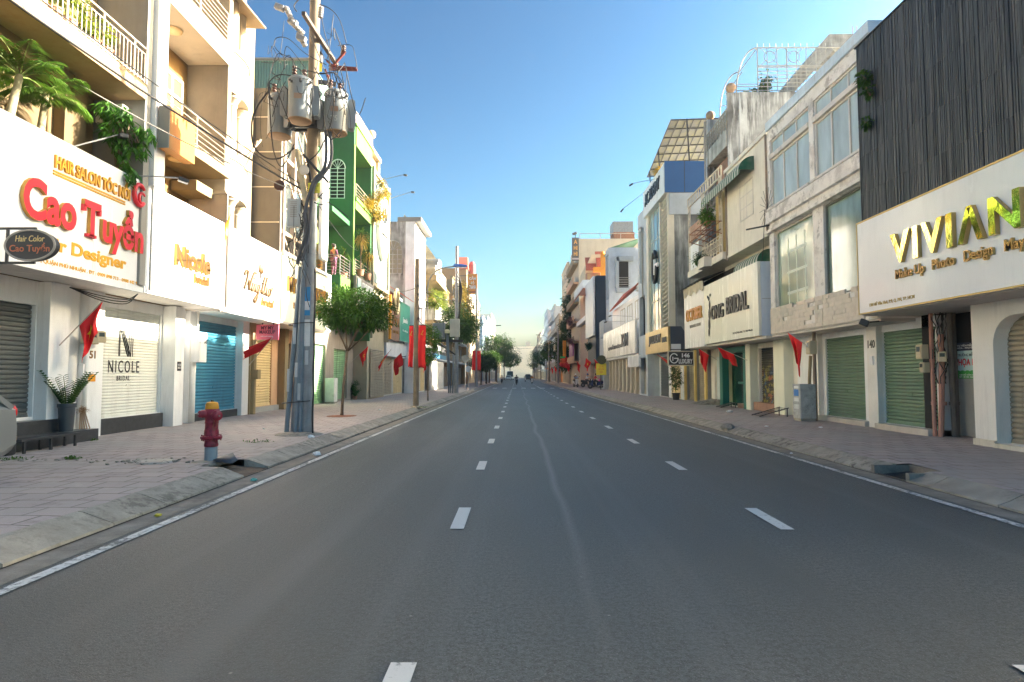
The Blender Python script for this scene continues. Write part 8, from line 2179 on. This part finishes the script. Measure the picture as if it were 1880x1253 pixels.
STAND = dict(pelvis=(0, 0, .92), belly=(0, 0, 1.06), chest=(0, .0, 1.26), neck=(0, 0, 1.42), jaw=(0, -.02, 1.48), head=(0, -.02, 1.555), crown=(0, -.01, 1.60),
  shL=(.165, 0, 1.33), shR=(-.165, 0, 1.33), elL=(.22, -.04, 1.06), elR=(-.22, -.04, 1.06), haL=(.16, -.26, .98), haR=(-.16, -.26, .98), hipL=(.085, 0, .88), hipR=(-.085, 0, .88), knL=(.09, -.02, .48), knR=(-.09, -.02, .48), anL=(.09, .01, .08), anR=(-.09, .01, .08), ftL=(.1, -.13, .04), ftR=(-.1, -.13, .04))
RIDE = dict(pelvis=(0, .18, .86), belly=(0, .17, 1.0), chest=(0, .10, 1.2), neck=(0, .06, 1.35), jaw=(0, .02, 1.41), head=(0, .02, 1.48), crown=(0, .03, 1.53),
  shL=(.17, .09, 1.27), shR=(-.17, .09, 1.27), elL=(.27, -.12, 1.06), elR=(-.27, -.12, 1.06), haL=(.28, -.36, 1.02), haR=(-.28, -.36, 1.02), hipL=(.1, .15, .83), hipR=(-.1, .15, .83), knL=(.17, -.22, .72), knR=(-.17, -.22, .72), anL=(.14, -.2, .34), anR=(-.14, -.2, .34), ftL=(.14, -.34, .31), ftR=(-.14, -.34, .31))
PRINT = None
def printcloth():
    m, nt, bs = _nt('plum_print_cloth'); n_ = _noise(nt, _pos(nt), 13, 2)
    nt.links.new(_mix(nt, _rng(nt, n_, .52, .58), (.12, .02, .07), (.4, .2, .3)), bs.inputs['Base Color']); bs.inputs['Roughness'].default_value = .8
    return m
pc = printcloth()
person('woman in a plum patterned pyjama suit standing on the green balcony', placed(-9.35, 31.15, 6.6, rad(150)), STAND, ('pyjama_top', pc, 'pyjama_trousers', pc, None), 'bun', scale=1.0)

def scooter(name, label, x, y, z, rz, mt, group, seatm=None):
    """motor scooter, front towards local -Y"""
    t = thing(name, label, 'motor scooter', (0, 0, 0), group)
    for yy, nm in ((-.62, 'front'), (.58, 'rear')):
        w = MB().lathe((-.055 if True else 0, yy, .27), [(.16, 0), (.25, .005), (.27, .03), (.27, .08), (.25, .105), (.16, .11)], 24, axis=(1, 0, 0)).build('tyre', BLACK, t, smooth=True, auto=True)
        MB().lathe((-.045, yy, .27), [(.03, -.02), (.155, .02), (.155, .07), (.03, .11)], 12, axis=(1, 0, 0)).build('rim', STEEL, w)
    def shell(name, prof, w, m_, bev=.03):
        g = MB(); g.prism(prof, lambda u, v, k: ((k * 2 - 1) * w / 2, u, v)); return g.build(name, m_, t, bevel=bev)
    shell('front_shield', [(-.60, .42), (-.52, .55), (-.42, .95), (-.34, 1.0), (-.30, .9), (-.36, .45), (-.30, .3), (-.42, .28)], .34, mt)
    shell('footboard', [(-.36, .26), (-.30, .34), (.08, .34), (.14, .22), (.1, .2), (-.3, .2)], .32, BLACKM)
    shell('rear_body', [(.02, .34), (.06, .66), (.5, .74), (.82, .80), (.86, .72), (.6, .48), (.3, .38)], .28, mt)
    shell('seat', [(.0, .70), (.1, .78), (.35, .78), (.45, .84), (.80, .86), (.82, .80), (.5, .745), (.06, .665)], .26, seatm or BLACK)
    shell('front_mudguard', [(-.86, .40), (-.75, .54), (-.55, .56), (-.42, .48), (-.55, .50), (-.74, .48)], .12, mt, .01)
    g = MB(); g.tube([(0, -.6, .27), (-.0, -.45, .7), (0, -.36, 1.0)], .03, 8); g.build('fork', STEEL, t)
    g = MB(); g.tube(spline([(-.34, -.26, 1.02), (-.2, -.34, 1.04), (0, -.38, 1.02), (.2, -.34, 1.04), (.34, -.26, 1.02)]), .018, 8); g.build('handlebar', BLACKM, t)
    MB().ball((0, -.47, .93), .1, .06, .07, 12, 8).build('headlight', mat('headlight_glass', (.7, .7, .66), .1), t, smooth=True)
    for e in (-1, 1):
        g = MB(); g.tube([(e * .22, -.34, 1.04), (e * .3, -.36, 1.22)], .008, 5); g.ball((e * .32, -.36, 1.25), .06, .012, .04, 10, 6); g.build('mirror', BLACKM, t)
    g = MB(); g.lathe((.13, .2, .32), [(.03, 0), (.055, .1), (.055, .5), (.03, .55)], 10, axis=(0, 1, .12)); g.build('exhaust', STEEL, t, smooth=True)
    MB().ball((0, .86, .72), .09, .025, .04, 10, 6).build('tail_light', mat('tail_light_red', (.5, .01, .01), .2), t, smooth=True)
    t.location = (x, y, z); t.rotation_euler = (0, 0, rz); return t
NAVY = mat('navy_scooter_paint', (.015, .025, .09), .25, var=.05, bump=0)
sc0 = scooter('motor_scooter', 'navy scooter parked sideways with a pink helmet on its seat', 8.25, 65.0, .17, rad(-100), NAVY, 'scooters on the street')
g = MB(); g.ball((8.6, 64.95, 1.08), .15, .17, .15, 14, 9); tag(g.build('helmet', mat('pink_helmet', (.6, .12, .3), .3), smooth=True), 'pink helmet resting on the parked navy scooter', 'helmet')
def sc_copy(x, y, z, rz, label, mt): return dup(sc0, (x, y, z), rz, label, mats={'navy_scooter_paint': mt})
BLKP = mat('black_scooter_paint', (.02, .02, .022), .25, bump=0); WHP = mat('white_scooter_paint', (.6, .6, .6), .25, bump=0); TQP = mat('red_scooter_paint', (.35, .03, .03), .25, bump=0)
def rider(x, y, z, rz, lab_s, lab_p, mt, shirt, trousers, helm, group='riders on scooters'):
    s_ = sc_copy(x, y, z, rz, lab_s, mt)
    person(lab_p, placed(x, y, z, rz), RIDE, ('shirt', shirt, 'trousers', trousers, helm), 'helmet', group=group)
DKT = mat('dark_trousers', (.03, .03, .04), .8); BLS = mat('pale_blue_shirt', (.25, .35, .5), .8); ORS = mat('orange_shirt', (.6, .25, .03), .8); BKS = mat('black_jacket', (.02, .02, .025), .7); GRS = mat('grey_jacket', (.3, .3, .3), .8); RDS = mat('red_shirt', (.45, .03, .05), .8)
HWH = mat('white_helmet', (.7, .7, .7), .3); HBK = mat('black_helmet', (.03, .03, .03), .3); HBL = mat('blue_helmet', (.03, .1, .3), .3)
rider(-.15, 104, 0, .05, 'dark scooter coming along the middle of the road', 'rider in black jacket coming along the middle of the road', BLKP, BKS, DKT, HBK)
rider(2.65, 113, 0, 0, 'pale scooter coming along the right lane line', 'rider in orange with white helmet on the right lane line', WHP, ORS, DKT, HWH)
rider(-2.95, 118, 0, 0, 'dark scooter coming along the left lane by the trees', 'rider in grey jacket in the left lane by the trees', BLKP, GRS, DKT, HBK)
rider(6.95, 74, .17, .25, 'white scooter at the right kerb before the orange house', 'rider in pale blue with white helmet at the right kerb', WHP, BLS, DKT, HWH)
rider(8.2, 72.2, .17, rad(70), 'black scooter standing across the right pavement', 'rider in white with blue helmet seated across the right pavement', BLKP, mat('white_shirt', (.6, .6, .62), .8), DKT, HBL)
rider(8.75, 69.0, .17, rad(85), 'black scooter behind the parked navy one', 'rider in red shirt on the right pavement behind the navy scooter', BLKP, RDS, DKT, HBK)
rider(1.9, 150, 0, 0, 'far scooter in front of the traffic at the street end', 'far rider in pale green before the traffic', WHP, mat('pale_green_shirt', (.3, .4, .33), .8), DKT, HBL)

def car(name, label, x, y, z, rz, paint, L=3.9, W=1.68, H=1.5, cat='car', group=None, van=False, glass=None):
    """car, front towards local -Y; body lofted from cross sections"""
    t = thing(name, label, cat, (0, 0, 0), group)
    f, b_ = -L / 2, L / 2
    if van: prof = [(f, .5, .9, .98), (f + .15, .35, 1.05, 1), (f + .5, .35, 1.1, 1), (b_ - .6, .35, 1.1, 1), (b_ - .12, .36, 1.1, 1), (b_, .45, 1.0, .97)]
    else: prof = [(f, .42, .62, .78), (f + .12, .26, .72, .9), (f + .5, .24, .82, .98), (f + 1.1, .24, .92, 1), (0, .24, .95, 1), (b_ - .9, .24, .98, 1), (b_ - .35, .25, 1.0, .97), (b_ - .08, .34, .98, .92), (b_, .42, .88, .84)]
    g = MB()
    def ring(yy, z0, z1, k):
        w = W / 2 * k; return [(-w * .9, yy, z0), (-w, yy, z0 + .12), (-w * 1.0, yy, z0 + (z1 - z0) * .55), (-w * .96, yy, z1 - .05), (-w * .88, yy, z1), (w * .88, yy, z1), (w * .96, yy, z1 - .05), (w, yy, z0 + (z1 - z0) * .55), (w, yy, z0 + .12), (w * .9, yy, z0)]
    rs = [ring(*p_) for p_ in prof]
    def loft(g, rs):
        n = len(rs[0]); b0 = len(g.v)
        for r_ in rs: g.v += r_
        for i in range(len(rs) - 1):
            for j in range(n):
                j2 = (j + 1) % n; g.f.append([b0 + i * n + j, b0 + i * n + j2, b0 + (i + 1) * n + j2, b0 + (i + 1) * n + j]); g.m.append(0)
        g.f.append([b0 + j for j in range(n)]); g.m.append(0); g.f.append([b0 + (len(rs) - 1) * n + j for j in range(n)][::-1]); g.m.append(0)
    loft(g, rs); o = g.build('body', paint, t, smooth=True, auto=True); sb = o.modifiers.new('bevel', 'BEVEL'); sb.width = .03; sb.segments = 2; sb.limit_method = 'ANGLE'
    zb = .93 if not van else 1.08
    if van: cab = [(f + .12, zb, 0), (f + .35, H - .1, .12), (f + .6, H, .14), (b_ - .25, H, .14), (b_ - .06, zb, .02)]
    else: cab = [(f + .95, zb, .02), (f + 1.65, H - .06, .2), (f + 2.0, H, .24), (b_ - .75, H - .02, .24), (b_ - .15, zb + .03, .06)]
    g = MB(); g2 = MB()
    def cr(yy, zz, ins): w = W / 2 * .96 - ins; return [(-w, yy, zz), (w, yy, zz)]
    # roof skin, pillars as paint; glass house slightly inside
    base = [(cab[0][0], zb), (cab[-1][0], zb)]
    for e in (-1, 1):
        w0 = W / 2 * .94
        pts = [(e * (w0 - c_[2]), c_[0], c_[1]) for c_ in cab]
        g2.add(pts, [list(range(len(pts)))[::e]])
    for i in (0, len(cab) - 2):
        a_, c_ = cab[i], cab[i + 1]; wa, wc = W / 2 * .94 - a_[2], W / 2 * .94 - c_[2]
        g2.quad((-wa, a_[0], a_[1]), (wa, a_[0], a_[1]), (wc, c_[0], c_[1]), (-wc, c_[0], c_[1]))
    g2.build('windows', glass or PANE, t)
    for i in range(1, len(cab) - 2):
        a_, c_ = cab[i], cab[i + 1]; wa, wc = W / 2 * .94 - a_[2] + .02, W / 2 * .94 - c_[2] + .02
        g.add([(-wa, a_[0], a_[1] + .015), (wa, a_[0], a_[1] + .015), (wc, c_[0], c_[1] + .015), (-wc, c_[0], c_[1] + .015)], [(0, 1, 2, 3)])
    for e in (-1, 1):
        for i in range(len(cab) - 1):
            a_, c_ = cab[i], cab[i + 1]; w0 = W / 2 * .945
            g.bar((e * (w0 - a_[2]), a_[0], a_[1]), (e * (w0 - c_[2]), c_[0], c_[1]), .07, .07)
        m_ = (cab[2][0] + cab[3][0]) / 2
        g.bar((e * W / 2 * .945, m_, zb), (e * (W / 2 * .945 - .2), m_, H - .02), .08)
    g.build('roof', paint, t)
    for yy in (f + .72, b_ - .72):
        for e in (-1, 1):
            w_ = MB().lathe((e * (W / 2 - .2), yy, .31), [(.2, 0), (.29, .01), (.31, .04), (.31, .17), (.29, .2), (.2, .21)], 22, axis=(e, 0, 0)).build('wheel', BLACK, t, smooth=True, auto=True)
            MB().lathe((e * (W / 2 - .02), yy, .31), [(.04, .03), (.19, .015), (.2, 0)], 14, axis=(e, 0, 0)).build('rim', STEEL, w_)
    for e in (-1, 1):
        g = MB(); g.ball((e * W * .37, b_ - .06, .90), .13, .07, .12, 12, 8); g.build('tail_light', mat('tail_light_red', (.5, .01, .01), .2), t, smooth=True)
        g = MB(); g.ball((e * W * .36, f + .1, .66), .16, .09, .07, 12, 8); g.build('headlight', MATS['headlight_glass'], t, smooth=True)
    g = MB(); g.box(-W * .42, W * .42, b_ - .16, b_ + .03, .27, .45); g.build('rear_bumper', BLACK, t, bevel=.04)
    g = MB(); g.box(-W * .36, W * .36, f - .02, f + .1, .27, .42); g.build('front_bumper', BLACK, t, bevel=.03)
    t.location = (x, y, z); t.rotation_euler = (0, 0, rz); return t
car('parked_car', 'silver car parked on the left pavement, only its tail in the frame', -7.97, 7.02, .17, 0, CARSILVER)
car('far_car', 'white car far off beside the trees on the left lane', -2.7, 185, 0, 0, mat('white_car_paint', (.7, .7, .7), .25, bump=0), L=4.3, group='far traffic')
car('far_bus', 'white bus behind the far white car', -2.4, 205, 0, 0, MATS['white_car_paint'], L=7, W=2.3, H=2.9, cat='bus', van=True, group='far traffic')
car('far_car', 'dark van near the centre of the far traffic', 3.4, 200, 0, 0, mat('slate_car_paint', (.08, .1, .11), .3, bump=0), L=4.6, H=1.9, group='far traffic', van=True)
car('far_car', 'grey car at the far end of the right lane', 5.0, 240, 0, rad(180), mat('grey_car_paint', (.25, .26, .27), .3, bump=0), L=4.4, group='far traffic')
# ================================================================== morning haze
hz = MB().box(-60, 60, -30, 470, -1.2, 34).build('haze', _nt('haze_air')[0])
hz['kind'] = 'stuff'; hz['label'] = 'thin pale morning haze filling the street'; hz['category'] = 'haze'
ht = hz.data.materials[0].node_tree
ht.nodes.remove(ht.nodes['Principled BSDF'])
vol = ht.nodes.new('ShaderNodeVolumePrincipled')
vol.inputs['Color'].default_value = (.9, .93, .97, 1); vol.inputs['Density'].default_value = .00065; vol.inputs['Anisotropy'].default_value = .3
ht.links.new(vol.outputs[0], ht.nodes['Material Output'].inputs['Volume'])
